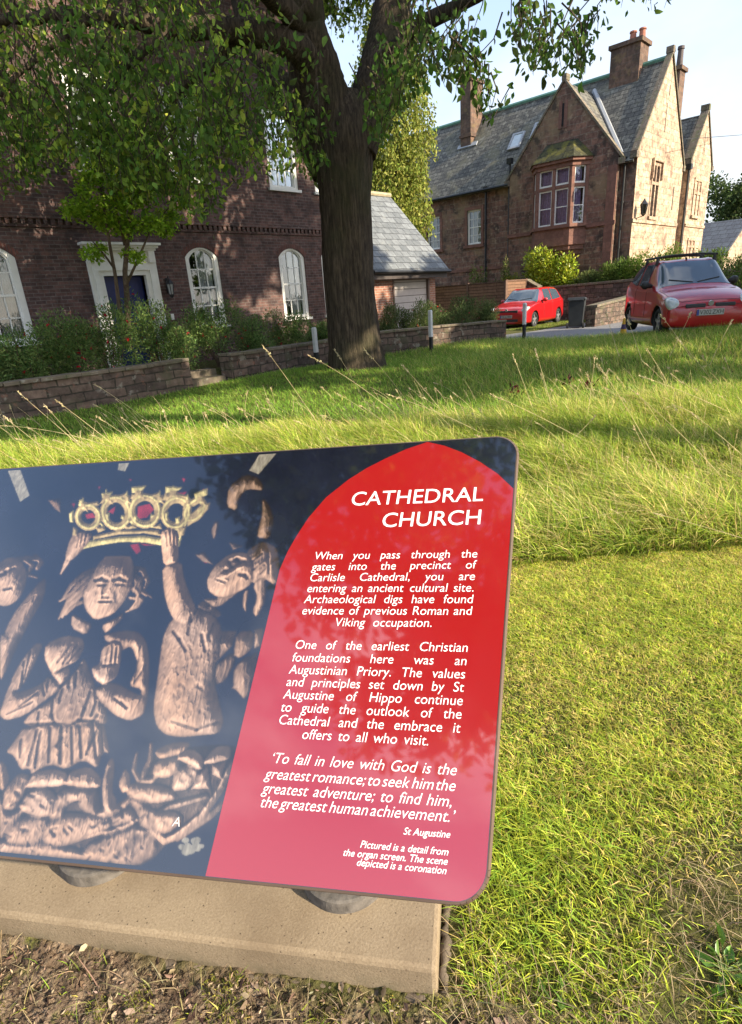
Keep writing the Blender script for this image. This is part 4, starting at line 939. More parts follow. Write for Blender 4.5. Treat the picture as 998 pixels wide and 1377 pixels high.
limb(C_((375, 578), (360, 630), (340, 668)), [2.2, 2.8, 4.0], 24.5, 1, .8); limb(C_((305, 692), (345, 690), (378, 690)), [1.4, 2.0, 1.3], 25, 1, .7); limb(C_((312, 712), (345, 714), (370, 710)), [1.4, 2.0, 1.3], 25, 1, .7)
ell(C_((320, 592))[0], 4.5, 2.4, -4, 23.5, 2.5); ell(C_((425, 590))[0], 4.5, 2.4, 4, 23.5, 2.5)
grooves(C_, (((285, 580), (320, 572), (352, 585)), ((385, 580), (420, 570), (455, 584))), 1.9, 6); grooves(C_, (((300, 608), (345, 606)), ((398, 604), (445, 606))), 1.3, 4); grooves(C_, (((303, 702), (378, 701)),), 1.0, 6); grooves(C_, (((350, 590), (328, 655)),), 2.4, 4); grooves(C_, (((325, 675), (357, 678)),), 1.4, 5); grooves(C_, (((290, 650), (285, 700)), ((400, 650), (405, 700))), 3, 2.5)
grooves(C_, (((310, 500), (330, 470)), ((380, 480), (384, 456)), ((430, 485), (440, 458))), 1.0, 3)
poly(C_((150, 335), (200, 310), (262, 320), (268, 345), (215, 412), (150, 475), (113, 462)), 8, 7, 8); poly(C_((113, 466), (150, 478), (95, 555), (84, 550)), 6, 5, 5)
grooves(C_, (((195, 325), (180, 400)), ((215, 322), (200, 395)), ((238, 325), (222, 385))), .9, 4)
# left-hand figure
poly(E_((0, 150), (60, 150), (140, 95), (125, 180), (60, 330), (0, 445)), 6, 9, 14); poly([A(0, 720), A(40, 620), A(120, 520), A(152, 495), A(148, 560), A(100, 640), A(60, 720), A(0, 800)], 5, 9, 14)
ell(A(28, 505), 24, 34, 18, 8, 14); limb([A(30, 455), A(26, 505)], [2, 3.4], 20, 1, .8); groove([A(20, 470), A(50, 458)], 2.0, 7); groove([A(5, 480), A(20, 474)], 2.0, 7); groove([A(14, 530), A(40, 524)], 1.4, 6); groove([A(10, 600), A(60, 575)], 2, 6)
for q in ((A(60, 430), A(95, 425), A(130, 430)), (A(85, 430), A(110, 450), A(90, 480), A(125, 490)), (A(120, 420), A(140, 440), A(125, 460))): limb(list(q), [4, 3.5, 3, 2][:len(q)], 6, ridge=.3)
# foliage along the foot
poly(F_((0, 330), (30, 190), (120, 130), (420, 110), (430, 280), (545, 230), (560, 160), (660, 40), (960, 12), (975, 80), (925, 205), (745, 400), (690, 412), (640, 470), (575, 505), (500, 500), (370, 482), (0, 460)), 2.0, 3.0, 10, fold=.5, fk=.35, fdir=(.6, .8))
for q in (((40, 420), (40, 350), (110, 310), (195, 300), (200, 370), (150, 420)), ((195, 410), (200, 340), (260, 305), (390, 300), (455, 330), (430, 370), (340, 400), (250, 430)), ((350, 190), (410, 200), (418, 300), (390, 305), (330, 260)), ((0, 450), (20, 400), (100, 415), (190, 400), (280, 440), (370, 450), (360, 482), (200, 470)), ((370, 430), (470, 370), (570, 345), (560, 400), (470, 490), (370, 475)), ((470, 480), (560, 400), (640, 370), (645, 460), (575, 505), (500, 500)), ((0, 200), (15, 250), (30, 290), (100, 270), (60, 330), (0, 400)), ((545, 240), (600, 235), (640, 290), (640, 365), (590, 350), (575, 290)), ((470, 300), (540, 270), (570, 300), (560, 330), (480, 350)), ((540, 360), (600, 345), (640, 365), (600, 400))):
    poly(F_(*q), 3 + rng.uniform(0, 3), 11, 14, fold=.5, fk=.45, fdir=(.7, .7), grow=1.22)
for q in (((90, 270), (130, 210), (180, 190), (222, 220), (216, 290), (170, 302)), ((215, 300), (235, 230), (280, 195), (348, 195), (352, 230), (282, 252), (262, 302)), ((20, 260), (30, 190), (80, 135), (120, 150), (90, 220), (60, 265)), ((0, 80), (25, 100), (38, 150), (15, 185), (0, 180)), ((660, 30), (720, 0), (790, 0), (760, 40), (680, 60)), ((650, 130), (660, 80), (740, 60), (742, 110), (700, 140)), ((730, 190), (740, 120), (800, 90), (832, 120), (790, 182)), ((800, 192), (830, 130), (872, 90), (882, 190)), ((890, 90), (950, 70), (930, 150), (890, 130)), ((545, 212), (560, 170), (700, 190), (722, 230), (640, 246), (580, 232)), ((430, 272), (500, 250), (548, 208), (532, 260), (460, 306), (408, 300)), ((650, 300), (720, 290), (760, 320), (700, 372), (655, 360))):
    poly(F_(*q), 7 + rng.uniform(0, 3), 10, 12, fold=.5, fk=.45, fdir=(.7, -.7), grow=1.26)
for q in (((115, 172), (150, 120), (230, 108), (277, 130), (270, 176), (115, 182)), ((280, 165), (300, 120), (370, 98), (418, 140), (416, 182), (350, 182), (280, 172)), ((740, 60), (800, 22), (852, 60), (842, 112), (780, 80)), ((855, 82), (900, 18), (965, 12), (962, 62), (890, 82)), ((430, 170), (455, 80), (472, 70), (482, 100), (470, 200), (490, 230), (470, 287), (438, 270)), ((498, 170), (525, 103), (547, 140), (540, 192), (515, 206))):
    poly(F_(*q), 11 + rng.uniform(0, 3), 10, 11, fold=.4, fk=.45, grow=1.12)
limb(F_((575, 38), (562, 110), (585, 155), (635, 155), (668, 128)), [2, 3.6, 4, 4, 2.5], 10); limb(F_((635, 0), (632, 60), (600, 135)), [2.5, 3.5, 4], 10)
limb(F_((650, 300), (720, 262), (865, 222)), [3, 4.5, 3.5], 8); limb(F_((642, 292), (640, 365), (690, 408), (742, 388), (850, 300), (920, 200), (975, 90)), [4, 5, 5.5, 5.5, 5, 4.5, 4], 11); limb(F_((745, 400), (880, 305), (935, 250)), [4, 5, 4], 9); limb(F_((440, 375), (540, 340), (575, 318)), [2, 3.4, 2.4], 13); limb(F_((360, 395), (455, 365)), [2, 2.6], 13)
for k in range(60):
    x, y = rng.uniform(0, 640), rng.uniform(200, 480); grooves(F_, (((x, y), (x + rng.uniform(-30, 30), y + rng.uniform(-22, 22))),), 1.1, 3.5)
for k in range(16): ell(F_((rng.uniform(755, 830), rng.uniform(398, 462)))[0], 5, 4, 0, 2, 3, 4)
ell(F_((845, 430))[0], 4, 3, 0, 2, 3, 4)
# crown: red lining, band, rings, fleurons
for q in (((520, 170), (590, 155), (612, 190), (570, 235), (520, 240)), ((225, 215), (270, 205), (285, 235), (235, 240)), ((355, 200), (400, 165), (385, 215)), ((475, 385), (525, 378), (540, 420), (515, 440)), ((530, 376), (640, 390), (560, 392)), ((740, 95), (800, 88), (770, 115)), ((880, 75), (915, 70), (910, 105)), ((765, 10), (788, 15), (780, 40)), ((300, 60), (315, 58), (305, 80)), ((150, 155), (172, 150), (165, 180)), ((470, 15), (490, 20), (480, 32)), ((860, 455), (930, 480), (900, 490)), ((770, 180), (800, 150), (795, 200))):
    poly(C_(*q), 2.5, 2, 3, 3)
poly(C_((215, 410), (255, 360), (420, 338), (560, 332), (655, 348), (655, 390), (560, 373), (430, 370), (300, 390)), 15, 5, 5, 2)
poly(C_((275, 332), (420, 302), (640, 300), (652, 338), (560, 322), (420, 328), (268, 358)), 14, 5, 4, 5)
def oval(cx, cy, rx, ry, rot, r, base, idn):
    th = np.linspace(0, 2 * math.pi, 19); c, s = math.cos(R(rot)), math.sin(R(rot))
    limb(C_(*[(cx + rx * math.cos(t) * c - ry * math.sin(t) * s, cy + rx * math.cos(t) * s + ry * math.sin(t) * c) for t in th]), [r] * 19, base, idn)
for cx, cy, rx, ry, ro in ((245, 228, 60, 62, -20), (400, 205, 72, 84, -10), (562, 195, 78, 82, 0), (735, 205, 70, 80, 20), (840, 190, 40, 66, 40)):
    oval(cx, cy, rx, ry, ro, 4.4, 15, 5); oval(cx, cy, rx * 1.04, ry * 1.04, ro, 1.5, 19, 2); oval(cx, cy, rx * .78, ry * .78, ro, 2.2, 15, 5)
for q in (((315, 100), (345, 128), (400, 112), (460, 90), (480, 130), (420, 125), (350, 150)), ((480, 130), (488, 100), (545, 92), (590, 105), (640, 88), (655, 130), (600, 118), (520, 128)), ((655, 140), (672, 95), (735, 92), (800, 110), (830, 140), (760, 120), (690, 135)), ((170, 250), (190, 170), (240, 150), (300, 140), (310, 165), (240, 170), (195, 200)), ((800, 230), (870, 160), (930, 148), (920, 185), (860, 245), (800, 285)), ((285, 290), (330, 280), (345, 300), (300, 320)), ((440, 280), (500, 270), (520, 292), (455, 300)), ((600, 290), (650, 262), (660, 300)), ((740, 300), (800, 270), (780, 330), (752, 345)), ((160, 280), (190, 300), (175, 335), (155, 330))):
    poly(C_(*q), 15, 5, 4, 5)
for q in (((318, 95), (386, 85), (365, 126), (322, 126)), ((485, 60), (574, 52), (545, 92), (488, 97)), ((675, 56), (776, 62), (740, 92), (675, 94)), ((835, 97), (912, 66), (913, 105), (845, 142)), ((195, 130), (223, 127), (207, 172), (188, 166)), ((136, 208), (165, 188), (162, 262), (140, 258)), ((340, 215), (365, 203), (362, 252), (345, 247)), ((498, 218), (518, 225), (516, 250), (500, 248)), ((430, 215), (447, 220), (440, 245), (425, 238)), ((595, 205), (615, 220), (590, 240)), ((675, 205), (695, 200), (690, 250), (675, 245)), ((730, 235), (760, 225), (755, 262), (735, 268)), ((850, 190), (910, 150), (890, 190), (850, 225))):
    poly(C_(*q), 17, 4, 4, 2)
for x, y, k_ in ((215, 128, .8), (345, 82, 1), (462, 92, .8), (527, 62, 1.1), (645, 90, .8), (722, 62, 1.1), (800, 110, .7), (872, 95, 1)):
    poly(C_((x - 42 * k_, y + 80), (x - 20 * k_, y + 40), (x - 26 * k_, y + 14), (x - 8 * k_, y + 16), (x, y - 12), (x + 8 * k_, y + 16), (x + 26 * k_, y + 14), (x + 20 * k_, y + 40), (x + 42 * k_, y + 80), (x, y + 56)), 16, 6, 4, 5); limb(C_((x, y + 50), (x, y - 6)), [2.0, 1.2], 20, 2)
limb(C_((812, 230), (770, 300), (750, 390)), [1.8, 1.8, 1.8], 16, 2); limb(C_((735, 300), (800, 250)), [1.8, 1.8], 16, 2); limb(C_((265, 295), (310, 240)), [1.6, 1.6], 16, 2); limb(C_((440, 290), (470, 240)), [1.6, 1.6], 16, 2); limb(C_((500, 280), (470, 240)), [1.6, 1.6], 16, 2); limb(C_((600, 285), (640, 225)), [1.6, 1.6], 16, 2); limb(C_((330, 285), (300, 245)), [1.6, 1.6], 16, 2)
# photograph shading of the carving
n_fine = vnoise(PX.shape, (9, 2.4), 3, 3); n_ch = 1 - np.abs(2 * vnoise(PX.shape, (22, 9), 9, 3) - 1); n_mid = vnoise(PX.shape, (24, 16), 4, 4); n_big = vnoise(PX.shape, (80, 80), 5, 4)
Hs = gblur(Hh, 1) + (ID > 0) * (n_fine * 0.6 + n_mid * 2.6 + n_ch ** 4 * 1.5)
gy0, gx0 = np.gradient(Hs); lam_g = np.clip((0.9 - gx0 * 1.1 * .35 + gy0 * 1.1 * .9) / np.sqrt(1 + (gx0 * 1.1) ** 2 + (gy0 * 1.1) ** 2), .1, 1.5); msk_ = (ID > 0).astype(float); vol_ = 22 * gblur(msk_, 9) + 34 * gblur(msk_, 20)
gy, gx = np.gradient(Hs + (ID > 0) * vol_ * 1.0)
sc = 1.9
nl = np.sqrt(1 + (gx * sc) ** 2 + (gy * sc) ** 2)
gx = np.clip(gx, -2.5, 2.5); gy = np.clip(gy, -2.5, 2.5); nl = np.sqrt(1 + (gx * sc) ** 2 + (gy * sc) ** 2)
lam = (0.9 - gx * sc * 0.35 + gy * sc * 0.75) / nl / math.sqrt(.81 + 0.12 + 0.56)
lam = np.clip(lam, 0.02, 1.4)
ao = np.clip(1 - (gblur(Hh, 3) - Hh) * 0.17, 0.10, 1.3); ao2 = np.clip(1 - (gblur(Hh, 12) - Hh) * 0.06, 0.3, 1.3)
lam2 = lam_g
sh_ = (0.10 + 0.95 * np.clip(lam, 0, 1.4)) ** 1.35 * ao * ao2 * 1.12
woodc = np.array([0.255, 0.158, 0.104])[None, None] * (0.66 + 0.68 * n_mid[..., None]); woodc = woodc * (1 + (n_big[..., None] - 0.5) * np.array([0.3, 0.5, 0.8]))
woodc = woodc * (1 + (n_fine - 0.5)[..., None] * 0.6) * (0.82 + 0.36 * n_ch[..., None])
cols = np.zeros(PX.shape + (3,))
cols[:] = np.array([0.0065, 0.0075, 0.015]) * (0.6 + 0.9 * n_big[..., None])
m = ID == 1; cols[m] = (woodc * (0.035 + 0.97 * sh_[..., None]) * np.clip((Hs - 1) / 17, 0.30, 1.12)[..., None])[m]
for idn, base_c in ((2, (0.44, 0.36, 0.15)), (5, (0.30, 0.215, 0.10))):
    gold = np.array(base_c)[None, None] * (0.35 + 1.0 * n_mid[..., None]) * (0.6 + .8 * n_fine[..., None]); m = ID == idn; cols[m] = (gold * (0.16 + 0.75 * np.clip(lam2, 0, 1.5) * ao)[..., None])[m]
m = ID == 3; cols[m] = (np.array([0.17, 0.012, 0.024]) * (0.2 + 1.4 * n_mid[..., None]))[m]
m = ID == 4; cols[m] = (np.array([0.20, 0.18, 0.14]) * (0.3 + 1.2 * n_fine[..., None]))[m]
edge_soft = gblur(np.repeat((ID > 0).astype(float)[..., None], 1, 2)[..., 0], 1)[..., None]
base_d = np.array([0.0065, 0.0075, 0.015])
cols = np.where((ID > 0)[..., None], base_d + (cols - base_d) * np.clip(edge_soft * 1.1, 0, 1), cols)
for c_ in range(3): cols[..., c_] = gblur(cols[..., c_], 1) * .2 + cols[..., c_] * .8
nr, nc = PX.shape
vv = (SP + SE1 * S_[..., None] + SE2 * T_[..., None] + SN * 0.0003).reshape(-1, 3)
ri, ci = np.meshgrid(np.arange(nr - 1), np.arange(nc - 1), indexing='ij')
qq = np.stack([ri * nc + ci, ri * nc + ci + 1, (ri + 1) * nc + ci + 1, (ri + 1) * nc + ci], -1).reshape(-1, 4)
link('printed_photograph', np_mesh('printed_photograph', vv, qq, vcol=np.clip(cols, 0, 1).reshape(-1, 3), smooth=True), printed('photo_print', None, 0.24), sign)

# ---- lettering
def word_mesh(txt):
    cu = bpy.data.curves.new('w', 'FONT'); cu.body = txt; cu.size = 1.0; cu.offset = LET_OFF; cu.resolution_u = 4
    ob = bpy.data.objects.new('w', cu)
    me = bpy.data.meshes.new_from_object(ob)
    v = np.array([p.co[:2] for p in me.vertices]) if len(me.vertices) else np.zeros((0, 2)); f = [tuple(p.vertices) for p in me.polygons]
    bpy.data.objects.remove(ob); bpy.data.curves.remove(cu); bpy.data.meshes.remove(me)
    return v, f
LET_OFF = 0.0
WC = {}
def wm(t):
    k = (t, LET_OFF)
    if k not in WC: WC[k] = word_mesh(t)
    return WC[k]
_H = wm('H')[0]; CAPH = _H[:, 1].max(); _x = wm('x')[0]; XH = _x[:, 1].max()
def lay_line(V, F, words, s_l, s_r, t_l, t_r, size, shear=0.0, xs=None, gap=0.26, off=0.0016, plane=SPT):
    """words set between s_l and s_r (s grows to the left); t is the middle of the small letters"""
    ws = [wm(w) for w in words]
    wid = [(w[0][:, 0].max() - min(0, w[0][:, 0].min())) * size for w in ws]
    total = s_l - s_r
    nat = sum(wid)
    k = xs if xs else 1.0
    if nat * k + gap * size * 0.62 * (len(ws) - 1) > total: k = (total - gap * size * 0.62 * (len(ws) - 1)) / nat
    sp = (total - nat * k) / max(1, len(ws) - 1)
    if len(ws) == 1: k = total / nat
    x = 0.0
    for (v, f), w in zip(ws, wid):
        for p in f: F.append(tuple(i + len(V) for i in p))
        for c in v:
            xx = x + c[0] * size * k + (c[1] - XH / 2) * size * shear
            u = (xx / total)
            tb = t_l + (t_r - t_l) * u - XH * size / 2
            V.append(plane(s_l - xx, tb + c[1] * size, off))
        x += w * k + sp
def letters(name, lines, size, mat, parent, shear=0.0, xs=None, off_w=0.0):
    global LET_OFF
    LET_OFF = off_w; V = []; F = []
    for txt, s_r, t_r, s_l, t_l in lines: lay_line(V, F, txt.split(), s_l, s_r, t_l, t_r, size, shear, xs)
    me = bpy.data.meshes.new(name); me.from_pydata([tuple(map(float, v)) for v in V], [], F); me.update()
    return link(name, me, mat, parent)
M_letter = flat('white_lettering', (0.86, 0.84, 0.80), 0.35, 0.02)
capmid = lambda t, size: t - (CAPH - XH) * size / 2 * 0
tsz = 0.0325 / CAPH
ttl = [("CATHEDRAL", 0.0605, 0.7185 - (CAPH - XH) * tsz / 2, 0.3441, 0.7205 - (CAPH - XH) * tsz / 2), ("CHURCH", 0.0615, 0.6656 - (CAPH - XH) * tsz / 2, 0.2674, 0.6664 - (CAPH - XH) * tsz / 2)]
letters('title_lettering', ttl, tsz, M_letter, sign, 0.0, None, 0.003)
body = [("When you pass through the", .0614, .5825, .3990, .5862), ("gates into the precinct of", .0614, .5595, .3990, .5614), ("Carlisle Cathedral, you are", .0618, .5355, .3990, .5380), ("entering an ancient cultural site.", .0618, .5120, .3995, .5145), ("Archaeological digs have found", .0618, .4890, .4000, .4913), ("evidence of previous Roman and", .0618, .4659, .4000, .4676), ("Viking occupation.", .1343, .4425, .3264, .4435),
        ("One of the earliest Christian", .0627, .3960, .3990, .3983), ("foundations here was an", .0627, .3715, .3990, .3735), ("Augustinian Priory. The values", .0627, .3477, .3995, .3500), ("and principles set down by St", .0625, .3243, .3997, .3268), ("Augustine of Hippo continue", .0624, .3010, .4000, .3035), ("to guide the outlook of the", .0624, .2780, .3998, .2800), ("Cathedral and the embrace it", .0619, .2548, .3990, .2572), ("offers to all who visit.", .1148, .2318, .3478, .2334)]
letters('body_lettering', body[:7], 0.0112 / XH, M_letter, sign, 0.06, None, -0.005)
letters('body_lettering', body[7:], 0.0112 / XH, M_letter, sign, 0.06, None, -0.005)
quote = [("\u2018To fall in love with God is the", .0615, .1868, .3975, .1905), ("greatest romance; to seek him the", .0612, .1625, .4010, .1640), ("greatest adventure; to find him,", .0638, .1385, .4003, .1402), ("the greatest human achievement.\u2019", .0590, .1160, .3990, .1178)]
letters('quote_lettering', quote, 0.0116 / XH, M_letter, sign, 0.22, None, -0.005)
cap = [("St Augustine", .0621, .0908, .1389, .0905), ("Pictured is a detail from", .0626, .0657, .2084, .0664), ("the organ screen. The scene", .0622, .0525, .2352, .0525), ("depicted is a coronation", .0629, .0395, .2099, .0401)]
letters('caption_lettering', cap, 0.0068 / XH, M_letter, sign, 0.22, None, 0.004)
letters('letter_mark', [("A", 0.541, 0.0765, 0.557, 0.0765)], 0.010 / XH, flat('pale_mark', (0.62, 0.58, 0.55), 0.4, 0.02), sign, 0.1)
# posts and base discs
M_galv = flat('painted_steel', (0.10, 0.10, 0.105), 0.45, 0.15)
M_disc = flat('grey_mortar_disc', (0.115, 0.10, 0.085), 0.9, 0.4, 30, bump=0.5)
for (x, y) in ((0.690, 0.885), (0.275, 1.470)):
    d = np.array([x, y]) - SP[:2]
    M2 = np.array([[SE1[0], SE2[0]], [SE1[1], SE2[1]]]); s, t = np.linalg.solve(M2, d)
    zt = SP[2] + SE1[2] * s + SE2[2] * t
    mb = MB(); mb.tube([(x, y, 0.13), (x, y, zt - 0.045)], 0.038, 20); mb.build('post', M_galv, sign, smooth=True)
    c = SPT(s, t, -0.030); mb = MB(); mb.obox(c, SE1 * 0.09, SE2 * 0.14, SN * 0.016); mb.build('mounting_bracket', M_galv, sign, bevel=0.004)
    mb = MB(); mb.tube([(x, y, 0.099), (x, y, 0.134), (x, y, 0.138)], [0.121, 0.119, 0.113], 48); mb.build('base_disc', M_disc, sign)
# ------------------------------------------------------------------ concrete slab under the sign
def slab_mat():
    t = NT('sandy_concrete'); n = t.noise(6, 6, 0.6); n2 = t.noise(170, 4, 0.7); n3 = t.noise(34, 4, 0.6)
    c = t.ramp(n, [(0.3, (0.225, 0.165, 0.102)), (0.7, (0.31, 0.237, 0.15))])
    c = t.mix(0.5, c, t.ramp(n2, [(0.3, (0.14, 0.10, 0.065)), (0.7, (0.38, 0.30, 0.205))]))
    v = t.node('ShaderNodeTexVoronoi'); v.inputs['Scale'].default_value = 62; t.l.new(t.pos(), v.inputs['Vector'])
    pit = t.ramp(v.outputs['Distance'], [(0.07, 1), (0.17, 0)])
    gate = t.ramp(n3, [(0.47, 0), (0.52, 1)])
    c = t.mix(t.ramp(t.noise(2.6, 5, 0.65), [(0.45, 0), (0.68, 0.65)]), c, (0.15, 0.105, 0.065))
    pit = t.mix(1.0, pit, gate, 'MULTIPLY')
    c = t.mix(pit, c, (0.06, 0.04, 0.028))
    sp = t.node('ShaderNodeSeparateXYZ'); t.l.new(t.pos(), sp.inputs[0])
    low = t.ramp(sp.outputs[2], [(0.0, 1), (0.06, 0)])
    c = t.mix(t.mix(1.0, low, t.ramp(t.noise(12, 5, 0.6), [(0.42, 0), (0.62, 0.8)]), 'MULTIPLY'), c, (0.10, 0.085, 0.05))
    h = t.mix(0.5, n2, pit)
    return t.finish(c, 0.9, t.bump(n2, 0.35, 0.004), spec=0.25)
mb = MB(); o = PL_O
def PP(a, b, z): p = o + PL_D * a + PL_N * b; return (p[0], p[1], z)
L, Wp, top = 1.75, 0.58, 0.10
mb.add([PP(-0.0, 0, -0.1), PP(L, 0, -0.1), PP(L, Wp, -0.1), PP(0, Wp, -0.1), PP(0, 0, top), PP(L, 0, top), PP(L, Wp, top), PP(0, Wp, top)],
       [(0, 3, 2, 1), (4, 5, 6, 7), (0, 1, 5, 4), (1, 2, 6, 5), (2, 3, 7, 6), (3, 0, 4, 7)])
mb.build('concrete_slab', slab_mat(), label='sandy concrete plinth slab under the tilted sign', cat='slab', bevel=0.012, base=(0.3, 1.3, 0))
mb = MB(); fr_ = np.random.default_rng(5)
for (pa, pb) in ((PP(-0.02, -0.006, -0.004), PP(L, -0.006, -0.004)), (PP(-0.012, -0.02, -0.004), PP(-0.012, Wp, -0.004))):
    pa = np.array(pa); pb = np.array(pb); nn_ = 46
    mb.tube([pa + (pb - pa) * k / nn_ + fr_.normal(0, .0035, 3) for k in range(nn_ + 1)], list(fr_.uniform(.004, .016, nn_ + 1)), 9)
mb.build('footing', flat('rough_footing', (0.105, 0.08, 0.055), 0.95, 0.4, 18, bump=1.0), label='rough mortar footing showing below the concrete plinth slab', cat='footing', smooth=True, base=(0.3, 1.3, 0))

# rough trodden soil in front of the slab
ns_u, ns_v = 560, 260
U_, V_ = np.meshgrid(np.linspace(-0.42, 1.9, ns_u), np.linspace(0.0, 0.85, ns_v), indexing='ij')
clod = vnoise(U_.shape, (11, 11), 21, 5); clod2 = 1 - np.abs(2 * vnoise(U_.shape, (4, 4), 22, 3) - 1)
XS = PL_O[0] + PL_D[0] * U_ - PL_N[0] * (V_ - 0.004); YS = PL_O[1] + PL_D[1] * U_ - PL_N[1] * (V_ - 0.004)
fade = np.clip((0.85 - V_) / .15, 0, 1) * np.clip((U_ + 0.42) / .3, 0, 1) * np.clip((1.9 - U_) / .2, 0, 1)
ZS = hgt(XS, YS) - 0.012 + fade * (0.010 + 0.022 * (clod - .35) + 0.009 * clod2 ** 2 + 0.016 * np.exp(-(V_ / .05) ** 2))
i_, j_ = np.meshgrid(np.arange(ns_u - 1), np.arange(ns_v - 1), indexing='ij')
link('soil_bed', np_mesh('soil_bed', np.stack([XS, YS, ZS], -1), np.stack([i_ * ns_v + j_, i_ * ns_v + j_ + 1, (i_ + 1) * ns_v + j_ + 1, (i_ + 1) * ns_v + j_], -1).reshape(-1, 4), smooth=True), MATS['ground_soil_and_turf'], kind='structure')

def soil_h(x, y):
    u = (x - PL_O[0]) * PL_D[0] + (y - PL_O[1]) * PL_D[1]; v = -((x - PL_O[0]) * PL_N[0] + (y - PL_O[1]) * PL_N[1])
    iu = np.clip(((u + .42) / 2.32 * (ns_u - 1)).astype(int), 0, ns_u - 1); iv = np.clip((v / .85 * (ns_v - 1)).astype(int), 0, ns_v - 1)
    inside = (u > -.42) & (u < 1.9) & (v > 0) & (v < .85)
    return np.where(inside, np.maximum(ZS[iu, iv], hgt(x, y)), hgt(x, y))
# ------------------------------------------------------------------ cars
def cmr(P, u):                                            # Catmull-Rom through rows of P at parameter u
    n = len(P); i = min(max(int(u), 0), n - 2); t = u - i
    a, b, c, d = P[max(i - 1, 0)], P[i], P[i + 1], P[min(i + 2, n - 1)]
    return 0.5 * ((2 * b) + (c - a) * t + (2 * a - 5 * b + 4 * c - d) * t * t + (3 * b - a - 3 * c + d) * t ** 3)
def car_paint(name, col):
    t = NT(name); n = t.noise(2.5, 3)
    c = t.ramp(n, [(0.3, tuple(x * 0.85 for x in col)), (0.7, tuple(min(1, x * 1.1) for x in col))])
    return t.finish(c, 0.28, None, 0.0, 0.5, 0.8)
M_tyre = flat('tyre_rubber', (0.018, 0.018, 0.018), 0.85, 0.2, 30)
M_rim = flat('silver_rim', (0.42, 0.42, 0.43), 0.35, 0.1, metallic=0.6)
M_cargl = glass('car_glass', (0.05, 0.072, 0.095), 0.03)  # blue-grey base colour stands in for sky reflected in the glass
M_trim = flat('black_plastic', (0.02, 0.02, 0.02), 0.6, 0.15)
M_lampglass = flat('headlamp_glass', (0.42, 0.45, 0.42), 0.12, 0.15, 20, spec=0.8)
M_plate = flat('plate_white', (0.36, 0.355, 0.32), 0.4, 0.05)
M_plateblue = flat('plate_blue', (0.03, 0.05, 0.25), 0.4)
M_ink = flat('plate_black', (0.01, 0.01, 0.01), 0.5)

